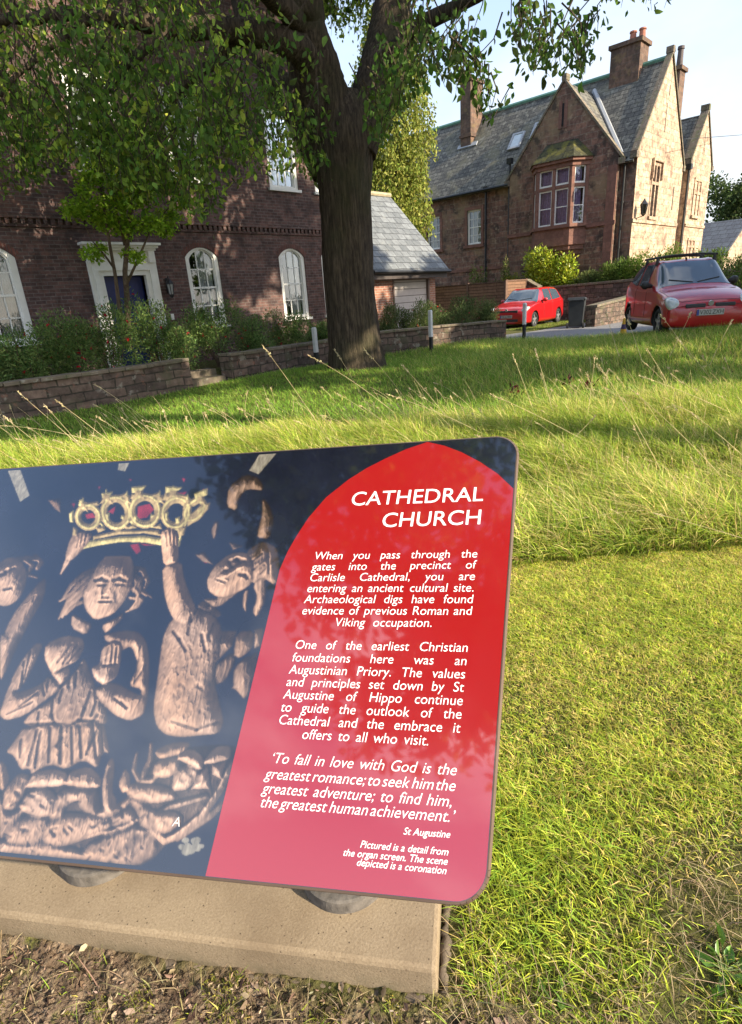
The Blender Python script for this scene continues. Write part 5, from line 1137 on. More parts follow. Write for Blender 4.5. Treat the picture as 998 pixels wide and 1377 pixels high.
def build_car(name, label, loc, ang, st, paint, wheels, wr, wins, ws, plate_txt, plate, head, badge_z, slot, mirrors, rack=False, mirror_mat=None, seams=()):
    root = empty(name, label, 'car', loc)
    root.rotation_euler = (0, 0, ang)
    BASE[root.name] = Vector((0, 0, 0))                    # parts are built in the car's own coordinates
    C = np.array(st, float)                                # stations x half-profile x (x,y,z)
    nu, nv = C.shape[:2]
    def S(u, v, side=1, off=0.0):
        rows = np.array([cmr(C[i], v) for i in range(nu)]); p = cmr(rows, u)
        if off:
            e = 0.02; ru = cmr(rows, min(u + e, nu - 1)) - cmr(rows, max(u - e, 0))
            r2 = np.array([cmr(C[i], min(v + e, nv - 1)) for i in range(nu)]); r1 = np.array([cmr(C[i], max(v - e, 0)) for i in range(nu)])
            rv = cmr(r2, u) - cmr(r1, u); n = np.cross(ru, rv); n /= np.linalg.norm(n) + 1e-9
            ctr = np.array([p[0] + (0.4 if u < 2 else (-0.4 if u > nu - 3 else 0)), 0, 0.7])
            if n @ (p - ctr) < 0: n = -n
            p = p + n * off
        return np.array([p[0], p[1] * side, p[2]])
    us = np.linspace(0, nu - 1, (nu - 1) * 5 + 1); vs_ = np.linspace(0, nv - 1, (nv - 1) * 4 + 1)
    grid = [[S(u, v) for v in vs_] for u in us]
    mb = MB(); m = len(vs_); full = 2 * m - 2
    V = []
    for row in grid: V += [tuple(p) for p in row] + [(p[0], -p[1], p[2]) for p in row[-2:0:-1]]
    F = []
    for i in range(len(us) - 1):
        for k in range(full): F.append((i * full + k, i * full + (k + 1) % full, (i + 1) * full + (k + 1) % full, (i + 1) * full + k))
    F.append(tuple(range(full))); F.append(tuple((len(us) - 1) * full + k for k in range(full)))
    mb.add(V, F)
    body = mb.build('body', paint, root, smooth=True)
    cut = MB()
    for wx, wy in wheels:
        for s_ in (-1, 1): cut.cyl((wx, s_ * (wy - 0.14), wr), (0, s_, 0), wr + 0.055, 0.4, 28)
    co = cut.build('cutter', M_trim); co.parent = root; bpy.context.view_layer.update()
    md = body.modifiers.new('b', 'BOOLEAN'); md.operation = 'DIFFERENCE'; md.object = co; md.solver = 'EXACT'
    try: md.material_mode = 'TRANSFER'
    except Exception: pass
    dg = bpy.context.evaluated_depsgraph_get(); me = bpy.data.meshes.new_from_object(body.evaluated_get(dg))
    body.modifiers.clear(); body.data = me; bpy.data.objects.remove(co)
    def patch(nm, mat, uv, off=0.006, side=1, n=8, parent=None, mirror=False):
        """a pane that follows the body: four (u,v) corners"""
        mb = MB(); a, b, c, d = [np.array(q, float) for q in uv]
        for sd in ((1, -1) if mirror else (side,)):
            Q = []
            for i in range(n + 1):
                for k in range(n + 1):
                    s_, t_ = i / n, k / n
                    q = a * (1 - s_) * (1 - t_) + b * s_ * (1 - t_) + c * s_ * t_ + d * (1 - s_) * t_
                    Q.append(S(q[0], q[1], sd, off))
            mb.add(Q, [(i * (n + 1) + k, (i + 1) * (n + 1) + k, (i + 1) * (n + 1) + k + 1, i * (n + 1) + k + 1) for i in range(n) for k in range(n)])
        return mb.build(nm, mat, parent or root, smooth=True)
    # windscreen across both halves
    mb = MB(); n = 10; (ua, ub, vlo, vhi) = ws
    Q = []
    for i in range(n + 1):
        u = ua + (ub - ua) * i / n
        vl = vlo[0] + (vlo[1] - vlo[0]) * i / n
        row = [S(u, vl + (nv - 1 - vl) * k / n, 1, 0.006) for k in range(n + 1)] + [S(u, nv - 1 - (nv - 1 - vl) * k / n, -1, 0.006) for k in range(1, n + 1)]
        Q += row
    w = 2 * n + 1
    mb.add(Q, [(i * w + k, (i + 1) * w + k, (i + 1) * w + k + 1, i * w + k + 1) for i in range(n) for k in range(w - 1)])
    wsob = mb.build('windscreen', M_cargl, root, smooth=True)
    mb = MB()
    for s_ in (-0.12, 0.45): 
        p0 = S(ua + 0.06, nv - 1 - 0.2, 1 if s_ > 0 else -1, 0.012); p1 = S(ua + 0.22, nv - 1 - 1.6, 1 if s_ > 0 else -1, 0.014)
        mb.tube([p0, p1], 0.010, 5)
    mb.build('wiper', M_trim, wsob)
    for q in wins:
        for sd in (1, -1): patch('side_window', M_cargl, q, 0.006, sd)
    for sd in (1, -1):
        mb = MB(); (u0, v0, ru, rv, pw) = head; N = 28
        ring = lambda k_: [S(u0 + ru * k_ * np.sign(math.cos(a)) * abs(math.cos(a)) ** pw, v0 + rv * k_ * np.sign(math.sin(a)) * abs(math.sin(a)) ** pw, sd, 0.006 + 0.008 * (1 - k_)) for a in np.linspace(0, 2 * math.pi, N, endpoint=False)]
        R0 = [S(u0, v0, sd, 0.013)]; r1 = ring(0.5); r2 = ring(1.0)
        r3 = [S(u0 + ru * 1.04 * np.sign(math.cos(a)) * abs(math.cos(a)) ** pw, v0 + rv * 1.04 * np.sign(math.sin(a)) * abs(math.sin(a)) ** pw, sd, -0.004) for a in np.linspace(0, 2 * math.pi, N, endpoint=False)]
        mb.add(R0 + r1 + r2 + r3, [(0, 1 + k, 1 + (k + 1) % N) for k in range(N)] + [(1 + N * j + k, 1 + N * j + (k + 1) % N, 1 + N * (j + 1) + (k + 1) % N, 1 + N * (j + 1) + k) for j in (0, 1) for k in range(N)])
        mb.build('headlight', M_lampglass, root, smooth=True)
    for (x, yc, zc, hy, hz) in slot:
        mb = MB(); mb.obox((x, yc, zc), (0.02, 0, 0.006), (0, hy, 0), (0.004, 0, hz)); mb.build('grille', M_trim, root, bevel=0.015)
    mb = MB(); mb.cyl((slot[0][0] - 0.035, 0, badge_z), (1, 0, 0.2), 0.05, 0.03, 20); mb.build('badge', M_rim, root)
    px0, pz = plate
    mb = MB(); mb.box(px0 - 0.012, px0, -0.26, 0.26, pz - 0.056, pz + 0.056); pl = mb.build('number_plate', M_plate, root)
    mb = MB(); mb.box(px0 - 0.0135, px0 - 0.0125, 0.215, 0.258, pz - 0.052, pz + 0.052); mb.build('plate_band', M_plateblue, pl)
    V = []; F = []
    lay_line(V, F, plate_txt.split(), 0.20, -0.245, 0, 0, 0.078 / CAPH, plane=lambda s, t, o: (px0 - 0.0145, s, pz - 0.012 + t))
    me = bpy.data.meshes.new('plate_lettering'); me.from_pydata([tuple(map(float, v)) for v in V], [], F); link('plate_lettering', me, M_ink, pl)
    for sd in (1, -1):
        mx_, my_, mz_ = mirrors; mb = MB()
        mb.tube([(mx_ - 0.02, sd * (my_ - 0.03), mz_), (mx_ - 0.02, sd * (my_ + 0.05), mz_ + 0.02), (mx_ - 0.02, sd * (my_ + 0.10), mz_ + 0.03), (mx_ - 0.01, sd * (my_ + 0.17), mz_ + 0.03), (mx_, sd * (my_ + 0.20), mz_ + 0.02)], [0.03, 0.055, 0.085, 0.075, 0.03], 12)
        mb.build('wing_mirror', mirror_mat or M_trim, root, smooth=True)
    for wx, wy in wheels:
        for sd in (1, -1):
            mb = MB(); n = 36; prof = [(-0.09, wr * 0.66), (-0.095, wr * 0.9), (-0.07, wr), (0.07, wr), (0.095, wr * 0.9), (0.09, wr * 0.66)]
            V = []; 
            for k in range(n):
                a = 2 * math.pi * k / n
                V += [(wx + r * math.cos(a), sd * (wy - 0.09) + sd * d, wr + r * math.sin(a)) for d, r in prof]
            F = [(k * 6 + j, k * 6 + (j + 1) % 6, ((k + 1) % n) * 6 + (j + 1) % 6, ((k + 1) % n) * 6 + j) for k in range(n) for j in range(6)]
            mb.add(V, F); ty = mb.build('wheel', M_tyre, root, smooth=True)
            mb = MB(); yf = sd * (wy - 0.015)
            n = 30; rr = wr * 0.67
            mb.tube([(wx, yf - sd * 0.10, wr), (wx, yf - sd * 0.03, wr)], [rr, rr * 0.99], n)
            for k in range(5):
                a = k * 2 * math.pi / 5 + 0.3; d = np.array([math.cos(a), 0, math.sin(a)]); e = np.array([-math.sin(a), 0, math.cos(a)])
                mb.obox(np.array([wx, yf - sd * 0.012, wr]) + d * rr * 0.5, d * rr * 0.5, e * rr * 0.15, (0, 0.014, 0))
            mb.cyl((wx, yf - sd * 0.02, wr), (0, sd, 0), rr * 0.25, 0.03, 16)
            mb.build('rim', M_rim, ty)
            for k in range(5):
                a = k * 2 * math.pi / 5 + 0.3 + math.pi / 5; mb = MB(); mb.cyl((wx + rr * 0.66 * math.cos(a), yf - sd * 0.028, wr + rr * 0.66 * math.sin(a)), (0, sd, 0), rr * 0.24, 0.004, 10); mb.build('rim_opening', M_ink, ty)
    for path in seams:
        for sd in (1, -1):
            mb = MB(); P = []
            for (a, b) in zip(path, path[1:]):
                for k in range(7): q = np.array(a) + (np.array(b) - np.array(a)) * k / 6; P.append(S(q[0], q[1], sd, 0.0005))
            mb.tube(P, 0.0045, 4); mb.build('door_seam', M_ink, root)
    if rack:
        for xx in (1.75, 2.55):
            mb = MB(); mb.tube([(xx, -0.66, 1.555), (xx, -0.3, 1.585), (xx, 0.3, 1.585), (xx, 0.66, 1.555)], 0.022, 8)
            for sd in (-1, 1): mb.tube([(xx, sd * 0.60, 1.565), (xx, sd * 0.60, 1.50), (xx, sd * 0.60, 1.40)], [0.025, 0.035, 0.05], 8)
            mb.build('roof_bar', M_trim, root)
        mb = MB(); mb.cyl((1.72, 0, 1.47), (0, 0, 1), 0.02, 0.05, 8); mb.tube([(1.72, 0, 1.5), (2.1, 0, 1.72)], 0.004, 4); mb.build('aerial', M_trim, root)
    return root
def bon(x, w, zb, z):                                     # a station ahead of the windscreen
    return [(x, 0, zb), (x, w * .55, zb), (x, w * .965, zb + .05), (x, w, zb + (z - zb) * .45), (x, w * .995, z - (z - zb) * .20), (x, w * .945, z - .045), (x, w * .74, z - .01), (x, w * .40, z + .012), (x, 0, z + .02)]
def cab(x, w, zb, zbelt, wr_, zr, zt):
    return [(x, 0, zb), (x, w * .6, zb), (x, w * .98, zb + .05), (x, w * 1.0, zb + .36), (x, w * .99, zbelt - .09), (x, w * .955, zbelt), (x, wr_, zr), (x, wr_ * .62, zt - .012), (x, 0, zt)]
def tailc(x, w, zb, z):
    return bon(x, w, zb, z)
yar = [bon(0.00, .60, .27, .55), bon(0.05, .74, .20, .64), bon(0.20, .80, .18, .76), bon(0.55, .825, .17, .875), bon(0.92, .83, .17, .945),
       cab(1.62, .83, .17, .93, .59, 1.40, 1.45), cab(2.10, .83, .17, .95, .60, 1.45, 1.50), cab(2.75, .825, .18, .98, .60, 1.44, 1.49), cab(3.20, .81, .21, 1.05, .57, 1.36, 1.42),
       cab(3.46, .79, .24, 1.02, .62, 1.10, 1.13), bon(3.58, .76, .28, .90), bon(3.62, .70, .34, .60)]
M_red1 = car_paint('worn_red_paint', (0.38, 0.012, 0.017)); M_red2 = car_paint('bright_red_paint', (0.42, 0.009, 0.012))
YF = at_fwd(887, 447, 12.55)
yang = R(35)
build_car('parked_car', 'older red hatchback with black roof bars parked at the lawn edge on the right', (13.73, 3.54, 0.34), yang, yar, M_red1, [(0.66, .80), (3.02, .80)], 0.285,
          [((5.25, 5.12), (6.45, 5.12), (6.40, 5.92), (5.35, 5.92)), ((6.60, 5.12), (8.1, 5.2), (7.75, 5.85), (6.55, 5.92))], (4.10, 5.0, (5.22, 6.06), None), 'V302 ZXH', (-0.02, 0.47), (1.60, 4.85, .80, 1.10, .8), 0.63,
          [(0.015, 0.28, 0.60, 0.19, 0.034), (0.015, -0.28, 0.60, 0.19, 0.032)], (1.40, .80, .99), rack=True, seams=[[(4.95, 2.2), (4.95, 4.9)], [(6.55, 2.2), (6.55, 5.0)], [(1.30, 8), (1.35, 6.2), (2.2, 5.4), (3.95, 5.05)], [(0.35, 8), (0.6, 6.4), (1.0, 4.2), (1.6, 3.2)]])
fab = [bon(0.00, .62, .26, .60), bon(0.06, .76, .19, .70), bon(0.25, .84, .17, .82), bon(0.65, .865, .16, .92), bon(1.05, .87, .16, .98),
       cab(1.75, .87, .16, .93, .61, 1.40, 1.45), cab(2.30, .87, .16, .94, .62, 1.46, 1.51), cab(3.05, .865, .17, .96, .61, 1.45, 1.50), cab(3.62, .85, .19, .99, .58, 1.38, 1.42),
       cab(3.86, .82, .22, .98, .62, 1.08, 1.12), bon(3.95, .79, .26, .88), bon(3.99, .72, .32, .58)]
build_car('parked_car', 'shiny bright red hatchback parked by the garden wall beyond the bollard', (21.28, 12.85, 0.0), R(5), fab, M_red2, [(0.84, .85), (3.31, .85)], 0.30,
          [((5.15, 5.12), (6.35, 5.12), (6.32, 5.93), (5.30, 5.93)), ((6.45, 5.12), (7.85, 5.2), (7.60, 5.88), (6.42, 5.93))], (4.1, 5.0, (5.22, 6.06), None), 'YK16 HRX', (-0.02, 0.48), (1.65, 5.05, .75, 0.85, .7), 0.72,
          [(0.03, 0.0, 0.655, 0.48, 0.06), (0.0, 0.0, 0.33, 0.50, 0.05)], (1.62, .83, 1.00), mirror_mat=M_red2, seams=[[(4.95, 2.2), (4.95, 4.9)], [(6.40, 2.2), (6.40, 5.0)], [(7.7, 2.6), (7.7, 5.0)], [(1.35, 8), (1.4, 6.0), (2.2, 5.3), (3.95, 5.05)]])

bpy.data.objects['parked_car'].scale = (1, 1, 1.05)
# ------------------------------------------------------------------ bin, cone, bollards
bn = empty('wheelie_bin', 'dark grey wheelie bin standing by the end of the low wall', 'bin', (21.45, 9.98, 0.0))
ba = R(200); BASE[bn.name] = Vector((0, 0, 0)); bn.rotation_euler = (0, 0, ba)
M_bin = flat('grey_bin_plastic', (0.030, 0.033, 0.035), 0.5, 0.2)
mb = MB(); mb.add([(-.22, -.24, .06), (.24, -.24, .06), (.24, .24, .06), (-.22, .24, .06), (-.30, -.29, 1.0), (.32, -.29, 1.0), (.32, .29, 1.0), (-.30, .29, 1.0)], [(0, 3, 2, 1), (4, 5, 6, 7), (0, 1, 5, 4), (1, 2, 6, 5), (2, 3, 7, 6), (3, 0, 4, 7)])
mb.box(-.34, .36, -.32, .32, .97, 1.01)
mb.build('bin_body', M_bin, bn, bevel=0.02)
mb = MB(); mb.add([(-.36, -.33, 1.012), (.38, -.33, 1.012), (.38, .33, 1.012), (-.36, .33, 1.012), (-.33, -.29, 1.05), (.34, -.29, 1.09), (.34, .29, 1.09), (-.33, .29, 1.05)], [(0, 3, 2, 1), (4, 5, 6, 7), (0, 1, 5, 4), (1, 2, 6, 5), (2, 3, 7, 6), (3, 0, 4, 7)])
mb.build('lid', M_bin, bn, bevel=0.015)
mb = MB(); mb.tube([(.40, -.24, .98), (.44, -.24, 1.0), (.44, .24, 1.0), (.40, .24, .98)], 0.018, 8); mb.build('handle', M_bin, bn)
for s_ in (-1, 1):
    mb = MB(); mb.cyl((.24, s_ * .25, .10), (0, s_, 0), .10, .06, 20); mb.build('wheel', M_tyre, bn)
cp = at_z(838, 449, 0.10); cz = float(hgt(cp[0], cp[1]))
co_ = empty('traffic_cone', 'small yellow cone with a dark band on the drive beside the red car', 'cone', (cp[0], cp[1], cz + 0.012))
mb = MB(); mb.box(cp[0] - .13, cp[0] + .13, cp[1] - .13, cp[1] + .13, cz + 0.013, cz + .045); mb.tube([(cp[0], cp[1], cz + .046), (cp[0], cp[1], cz + .50)], [.10, .025], 20)
mb.build('cone_body', flat('yellow_plastic', (0.62, 0.36, 0.02), 0.5, 0.1), co_)
mb = MB(); mb.tube([(cp[0], cp[1], cz + .20), (cp[0], cp[1], cz + .33)], [.078, .055], 20); mb.build('band', flat('purple_band', (0.05, 0.03, 0.10), 0.5), co_)
M_bolw = flat('bollard_white', (0.66, 0.65, 0.63), 0.6, 0.12); M_bolb = flat('bollard_black', (0.02, 0.02, 0.02), 0.7)
def bollard(x, y, ztop, label, h, frac):
    z = ztop - h
    b = empty('bollard', label, 'bollard', (x, y, z), 'bollards along the lawn edge')
    mb = MB(); mb.box(x - .041, x + .041, y - .041, y + .041, z - .25, z + h * (1 - frac)); mb.build('post', M_bolb, b, bevel=0.006)
    mb = MB(); mb.box(x - .044, x + .044, y - .044, y + .044, z + h * (1 - frac) + .001, ztop - .03); mb.add([(x - .044, y - .044, ztop - .03), (x + .044, y - .044, ztop - .03), (x + .044, y + .044, ztop - .03), (x - .044, y + .044, ztop - .03), (x - .03, y - .03, ztop), (x + .03, y - .03, ztop), (x + .03, y + .03, ztop), (x - .03, y + .03, ztop)], [(0, 1, 5, 4), (1, 2, 6, 5), (2, 3, 7, 6), (3, 0, 4, 7), (4, 5, 6, 7)])
    mb.build('white_cap', M_bolw, b)
for (px, py_, d, h, fr_, lb) in ((422, 440, 14.55, 0.82, 0.72, 'white-topped bollard post close to the left of the tree trunk'), (578.5, 417, 16.55, 0.98, 0.72, 'white-topped bollard post in front of the wall by the garage'), (706, 407, 17.9, 1.10, 0.56, 'black bollard post with white top in front of the bright red hatchback')):
    p = at_fwd(px, py_, d); bollard(p[0], p[1], p[2], lb, h, fr_)
# overhead cable
a = at_y(922, 187, 10.0); b = at_fwd(1100, 170, 60); mid = (a + b) / 2 - np.array([0, 0, 0.1])
mb = MB(); mb.tube([a, mid, b], 0.012, 4); mb.build('overhead_cable', M_trim, label='thin overhead cable running off from the end gable', cat='cable')
# ------------------------------------------------------------------ vegetation helpers
def unit(v): return v / (np.linalg.norm(v, axis=-1, keepdims=True) + 1e-9)
def leaves(name, pos, d, L, wratio, col, fold=0.25, curl=0.15):
    """leaf blades: six points each, folded at the midrib"""
    N = len(pos); d = unit(d); r = unit(rng.normal(size=(N, 3))); s = unit(np.cross(d, r)); n = np.cross(s, d)
    L = np.broadcast_to(L, (N,))[:, None]; w = L * wratio * 0.5
    P0 = pos; P1 = pos + d * L * 0.38 + s * w + n * w * fold; P2 = pos + d * L * 0.72 + s * w * 0.72 + n * (w * fold * 0.7 - L * curl * 0.35)
    P3 = pos + d * L - n * L * curl; P4 = pos + d * L * 0.72 - s * w * 0.72 + n * (w * fold * 0.7 - L * curl * 0.35); P5 = pos + d * L * 0.38 - s * w + n * w * fold
    V = np.stack([P0, P1, P2, P3, P4, P5], 1).reshape(-1, 3)
    b = np.arange(N)[:, None] * 6
    Q = np.concatenate([b + np.array([0, 1, 2, 3]), b + np.array([0, 3, 4, 5])], 0)
    return np_mesh(name, V, Q, vcol=np.repeat(col, 6, 0))
def pick(cols, N, jit=0.2):
    c = np.array(cols)[rng.integers(0, len(cols), N)]
    return np.clip(c * (1 + rng.normal(0, jit, (N, 1))) * (1 + rng.normal(0, 0.06, (N, 3))), 0.004, 1)
def blob_pts(blobs, N, hollow=0.55):
    """points spread through a set of lumps (x,y,z,rx,ry,rz), denser towards each lump's skin"""
    B_ = np.array(blobs, float); vol = B_[:, 3] * B_[:, 4] * B_[:, 5]; vol = vol ** 0.75
    k = rng.choice(len(B_), N, p=vol / vol.sum()); u = unit(rng.normal(size=(N, 3))); r = (hollow + (1 - hollow) * rng.random((N, 1))) ** 0.8
    r = r * (1 + 0.12 * np.sin(u[:, :1] * 7 + k[:, None]) + 0.10 * np.sin(u[:, 1:2] * 9 + 2 * k[:, None]))
    return B_[k, :3] + u * r * B_[k, 3:6], u
def bush(name, label, c, rad, N, L, wr_, cols, lumps=9, group=None, flowers=None, mat=None, up=0.4, cat='shrub', stems=8, seed=None):
    g = random.Random(int(c[0] * 100 + c[1] * 37))
    r = empty(name, label, cat, (c[0], c[1], c[2]), group)
    bl = []
    for k in range(lumps):
        a = g.uniform(0, 6.28); q = g.uniform(0.1, 0.72); zz = g.uniform(0.25, 0.80)
        f = g.uniform(0.32, 0.55)
        bl.append((c[0] + rad[0] * q * math.cos(a), c[1] + rad[1] * q * math.sin(a), c[2] + rad[2] * zz, rad[0] * f, rad[1] * f, rad[2] * f * 0.65))
    P, u = blob_pts(bl, N, 0.35)
    keep = P[:, 2] > c[2] + 0.02; P = P[keep]; u = u[keep]; n = len(P)
    d = u * 0.6 + rng.normal(0, 0.5, (n, 3)) + np.array([0, 0, up])
    link('foliage', leaves('foliage', P, d, L * rng.uniform(0.6, 1.25, n), wr_, pick(cols, n)), mat or M_leaf, r)
    mb = MB()
    for k in range(stems):
        b = bl[k % lumps]; x, y = c[0] + g.uniform(-.2, .2) * rad[0], c[1] + g.uniform(-.2, .2) * rad[1]
        mb.tube([(x, y, c[2] - 0.05), ((x + b[0]) / 2 + g.uniform(-.05, .05), (y + b[1]) / 2, (c[2] + b[2]) / 2), (b[0], b[1], b[2] + b[5] * 0.7)], [0.016, 0.011, 0.005], 5)
    mb.build('stems', M_bark_light, r)
    if flowers:
        fn, fl, fc = flowers
        P, u = blob_pts(bl, fn, 0.92)
        for p in P:
            q = np.repeat(p[None], 5, 0) + rng.normal(0, fl * 0.12, (5, 3)); d = rng.normal(0, 0.5, (5, 3)) + np.array([0, 0, -0.9])
            link('flower', leaves('flower', q, d, fl * rng.uniform(.7, 1.2, 5), 0.55, pick(fc[:2] if rng.random() < .9 else fc, 5, .15)), M_leaf, r)
    return r

# ------------------------------------------------------------------ the big tree
M_leaf_tr = attr_leaf('translucent_leaf', 0.55, 0.6, 0.25, 1.75)
TD = 13.1
def tp(px, py_, dd=0.0): return at_fwd(px, py_, TD + dd)
def pxr(p, half): return half * float((p - CAM_POS) @ CF) / CAM_F
tb = tp(481, 497)
big = empty('broad_tree', 'big old broadleaf tree with thick trunk and drooping leafy boughs', 'tree', tuple(map(float, (tb[0], tb[1], 0.05))))
def limb_path(L_, n=5, jag=0.0):
    P = [tp(a, b, d) for a, b, h, d in L_]; Rr = [pxr(p, h) for p, (a, b, h, d) in zip(P, L_)]
    Pn = np.array(P); Rn = np.array(Rr)[:, None]; out = []; rr = []
    m = (len(P) - 1) * n
    for k in range(m + 1):
        u = k * (len(P) - 1) / m; out.append(cmr(Pn, u) + rng.normal(0, jag, 3)); rr.append(float(cmr(Rn, u)[0]))
    return out, rr
_ph = rng.uniform(0, 6.28, 12)
def barkwob(base_n):
    def f(i, th):
        fl = max(0.0, 1 - i / 9.0) if base_n else 0
        w = 1 + 0.018 * math.sin(23 * th + _ph[5] + 0.8 * math.sin(i * .35)) + 0.022 * math.sin(5 * th + _ph[0] + i * 0.12) + 0.016 * math.sin(11 * th + _ph[1] - i * 0.2) + 0.014 * math.sin(17 * th + _ph[2] + i * 0.5) + rng.normal(0, 0.008)
        w += fl * (0.07 * math.sin(4 * th + _ph[3]) + 0.04 * math.sin(7 * th + _ph[4]))
        return w
    return f
trunkL = [(484, 520, 48, 0), (482, 500, 41, 0), (479, 476, 36.5, 0), (475, 440, 34, 0), (470, 390, 33, 0), (467, 330, 33.5, 0), (464, 270, 34.5, 0), (463, 225, 37, 0), (462, 185, 40, 0), (460, 150, 36, 0), (458, 125, 24, 0)]
P, Rr = limb_path(trunkL, 6)
mb = MB(); mb.tube(P, Rr, 56, wob=barkwob(True))
mb.build('trunk', M_bark, big, smooth=True)
limbsL = [
    [(478, 205, 27, 0), (497, 150, 29, .1), (512, 95, 28, .3), (523, 40, 26, .6), (532, -15, 24, .9), (548, -90, 20, 1.5), (560, -180, 14, 2.2)],
    [(450, 210, 28, 0), (440, 150, 34, -.1), (424, 95, 34, -.3), (412, 45, 30, -.5), (405, -10, 27, -.7), (390, -90, 22, -1.0), (380, -180, 14, -1.5)],
    [(436, 130, 22, -.3), (418, 82, 20, -.6), (385, 58, 17, -1.0), (345, 44, 15, -1.4), (290, 38, 14, -1.7), (230, 36, 12.5, -2.0), (160, 26, 10, -2.3), (80, 20, 8, -2.5), (-30, 30, 6, -2.7)],
    [(437, 235, 18, .2), (415, 180, 20, .4), (388, 132, 18, .6), (362, 92, 17, .8), (338, 45, 15.5, 1.1), (322, -10, 14, 1.5), (300, -90, 11, 2)],
    [(512, 90, 14, .2), (560, 40, 11, -.8), (620, 5, 9, -2.2), (690, -30, 7, -3.8), (760, -55, 6, -5.2)],
    [(330, 40, 11, -1.4), (300, 75, 8, -1.3), (262, 100, 6, -1.2), (230, 140, 3.5, -1.1)],
    [(230, 36, 9, -2.0), (190, 70, 6.5, -2.4), (150, 110, 4.5, -2.8), (120, 160, 3, -3.0)],
    [(412, 45, 15, -.5), (360, -10, 13, -1.8), (290, -60, 10, -3.2), (200, -90, 7, -4.8)],
    [(120, 24, 6, -2.4), (70, 60, 5, -2.7), (30, 95, 3.5, -3.0), (0, 130, 2, -3.1)]]
for L_ in limbsL:
    P, Rr = limb_path(L_, 6, 0.012)
    mb = MB(); mb.tube(P, Rr, 20, wob=barkwob(False)); mb.build('limb', M_bark, big, smooth=True)

# drooping sprays: every spray is a hanging twig carrying leaves, bounded below as in the tree's real outline
bx = np.array([-90, 0, 60, 110, 160, 200, 245, 275, 287, 300, 330, 360, 400, 428, 440, 497, 510, 545, 575, 602, 622, 640, 655, 668, 690, 710, 735, 765, 785, 800, 830, 870, 895, 930])
by = np.array([275, 262, 252, 238, 268, 292, 288, 305, 318, 268, 244, 236, 242, 252, 170, 190, 205, 128, 118, 122, 110, 148, 166, 120, 84, 102, 108, 96, 112, 60, 12, 6, 14, -10])
LP = []; LD = []; LL = []; LC = []; TW = MB()
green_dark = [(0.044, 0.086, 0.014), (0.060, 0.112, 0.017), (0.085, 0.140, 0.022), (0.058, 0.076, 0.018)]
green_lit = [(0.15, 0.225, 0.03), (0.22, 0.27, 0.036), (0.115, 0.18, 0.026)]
def spray(tip, length, n, lsize, spread, cols, twig=True):
    top = tip + np.array([rng.normal(0, .35) * length, rng.normal(0, .35) * length, length])
    mid = (tip + top) / 2 + np.array([rng.normal(0, .12), rng.normal(0, .12), 0.12]) * length
    t = rng.random(n) ** 0.9
    p = (1 - t[:, None]) ** 2 * top + 2 * t[:, None] * (1 - t[:, None]) * mid + t[:, None] ** 2 * tip
    p = p + rng.normal(0, spread, (n, 3)) * np.array([1, 1, 0.6])
    d = rng.normal(0, 0.55, (n, 3)) + np.array([0, 0, -0.75])
    LP.append(p); LD.append(d); LL.append(lsize * rng.uniform(0.55, 1.1, n) * rng.uniform(.75, 1.35)); LC.append(pick(cols, n, .22))
    if twig: TW.tube([top, mid, (mid + tip) / 2 + rng.normal(0, .02, 3), tip], [0.012, 0.008, 0.005, 0.002], 4, cap=False)
def trunk_block(px): return 428 < px < 500
for k in range(1000):                                       # left-hand curtain
    px = rng.uniform(-90, 438)
    yb = np.interp(px, bx, by)
    py_ = yb - abs(rng.normal(0, 1)) * 75 if rng.random() < 0.55 else rng.uniform(-90, yb)
    if 318 < px < 400 and 60 < py_ < 185 and rng.random() < 0.6: continue
    if px > 395 and py_ < 215: continue
    if 325 < px and py_ < 130 and rng.random() < .6: continue
    if np.sin(px * .045 + 1.0) * np.sin(py_ * .05 + px * .012) < -0.35 and rng.random() < .6: continue
    if py_ > yb: continue
    dd = TD + rng.uniform(-4.8, 0.9)
    tip = at_fwd(px, py_, dd)
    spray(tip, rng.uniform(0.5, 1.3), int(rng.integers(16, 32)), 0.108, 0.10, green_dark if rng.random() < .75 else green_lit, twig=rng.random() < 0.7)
for k in range(150):                                       # right-hand sprays against the sky
    px = rng.uniform(500, 815) if rng.random() < 0.72 else rng.uniform(500, 640)
    yb = np.interp(px, bx, by)
    py_ = yb - abs(rng.normal(0, 1)) * 30
    if np.sin(px * .11) * np.sin(px * .037 + 1) < -.25 and px > 560: continue
    if 655 < px < 700 and rng.random() < .5: continue
    dd = rng.uniform(8.0, 11.5)
    spray(at_fwd(px, py_, dd), rng.uniform(0.35, 0.85), int(rng.integers(9, 16)), 0.122, 0.085, green_dark[:2] + green_dark[3:], twig=True)
for px, py_ in ((655, 160), (652, 140), (645, 120), (640, 100), (600, 105), (612, 118), (560, 110), (535, 130), (515, 165), (508, 185), (735, 100), (765, 92), (783, 108), (776, 80), (715, 60), (724, 96), (870, 4), (888, 10), (850, 0), (835, 6)):
    for r_ in range(3): spray(at_fwd(px + rng.normal(0, 5), py_ + rng.normal(0, 4), rng.uniform(8.5, 10)), 0.5, 9, 0.125, 0.06, green_dark)
for k in range(150):                                       # over the trunk fork, behind the limbs
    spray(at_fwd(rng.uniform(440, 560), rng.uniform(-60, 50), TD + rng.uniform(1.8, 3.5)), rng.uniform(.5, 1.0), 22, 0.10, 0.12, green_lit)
TW.build('twigs', M_bark, big)
link('drooping_foliage', leaves('drooping_foliage', np.concatenate(LP), np.concatenate(LD), np.concatenate(LL), 0.52, np.concatenate(LC)), M_leaf_tr, big)
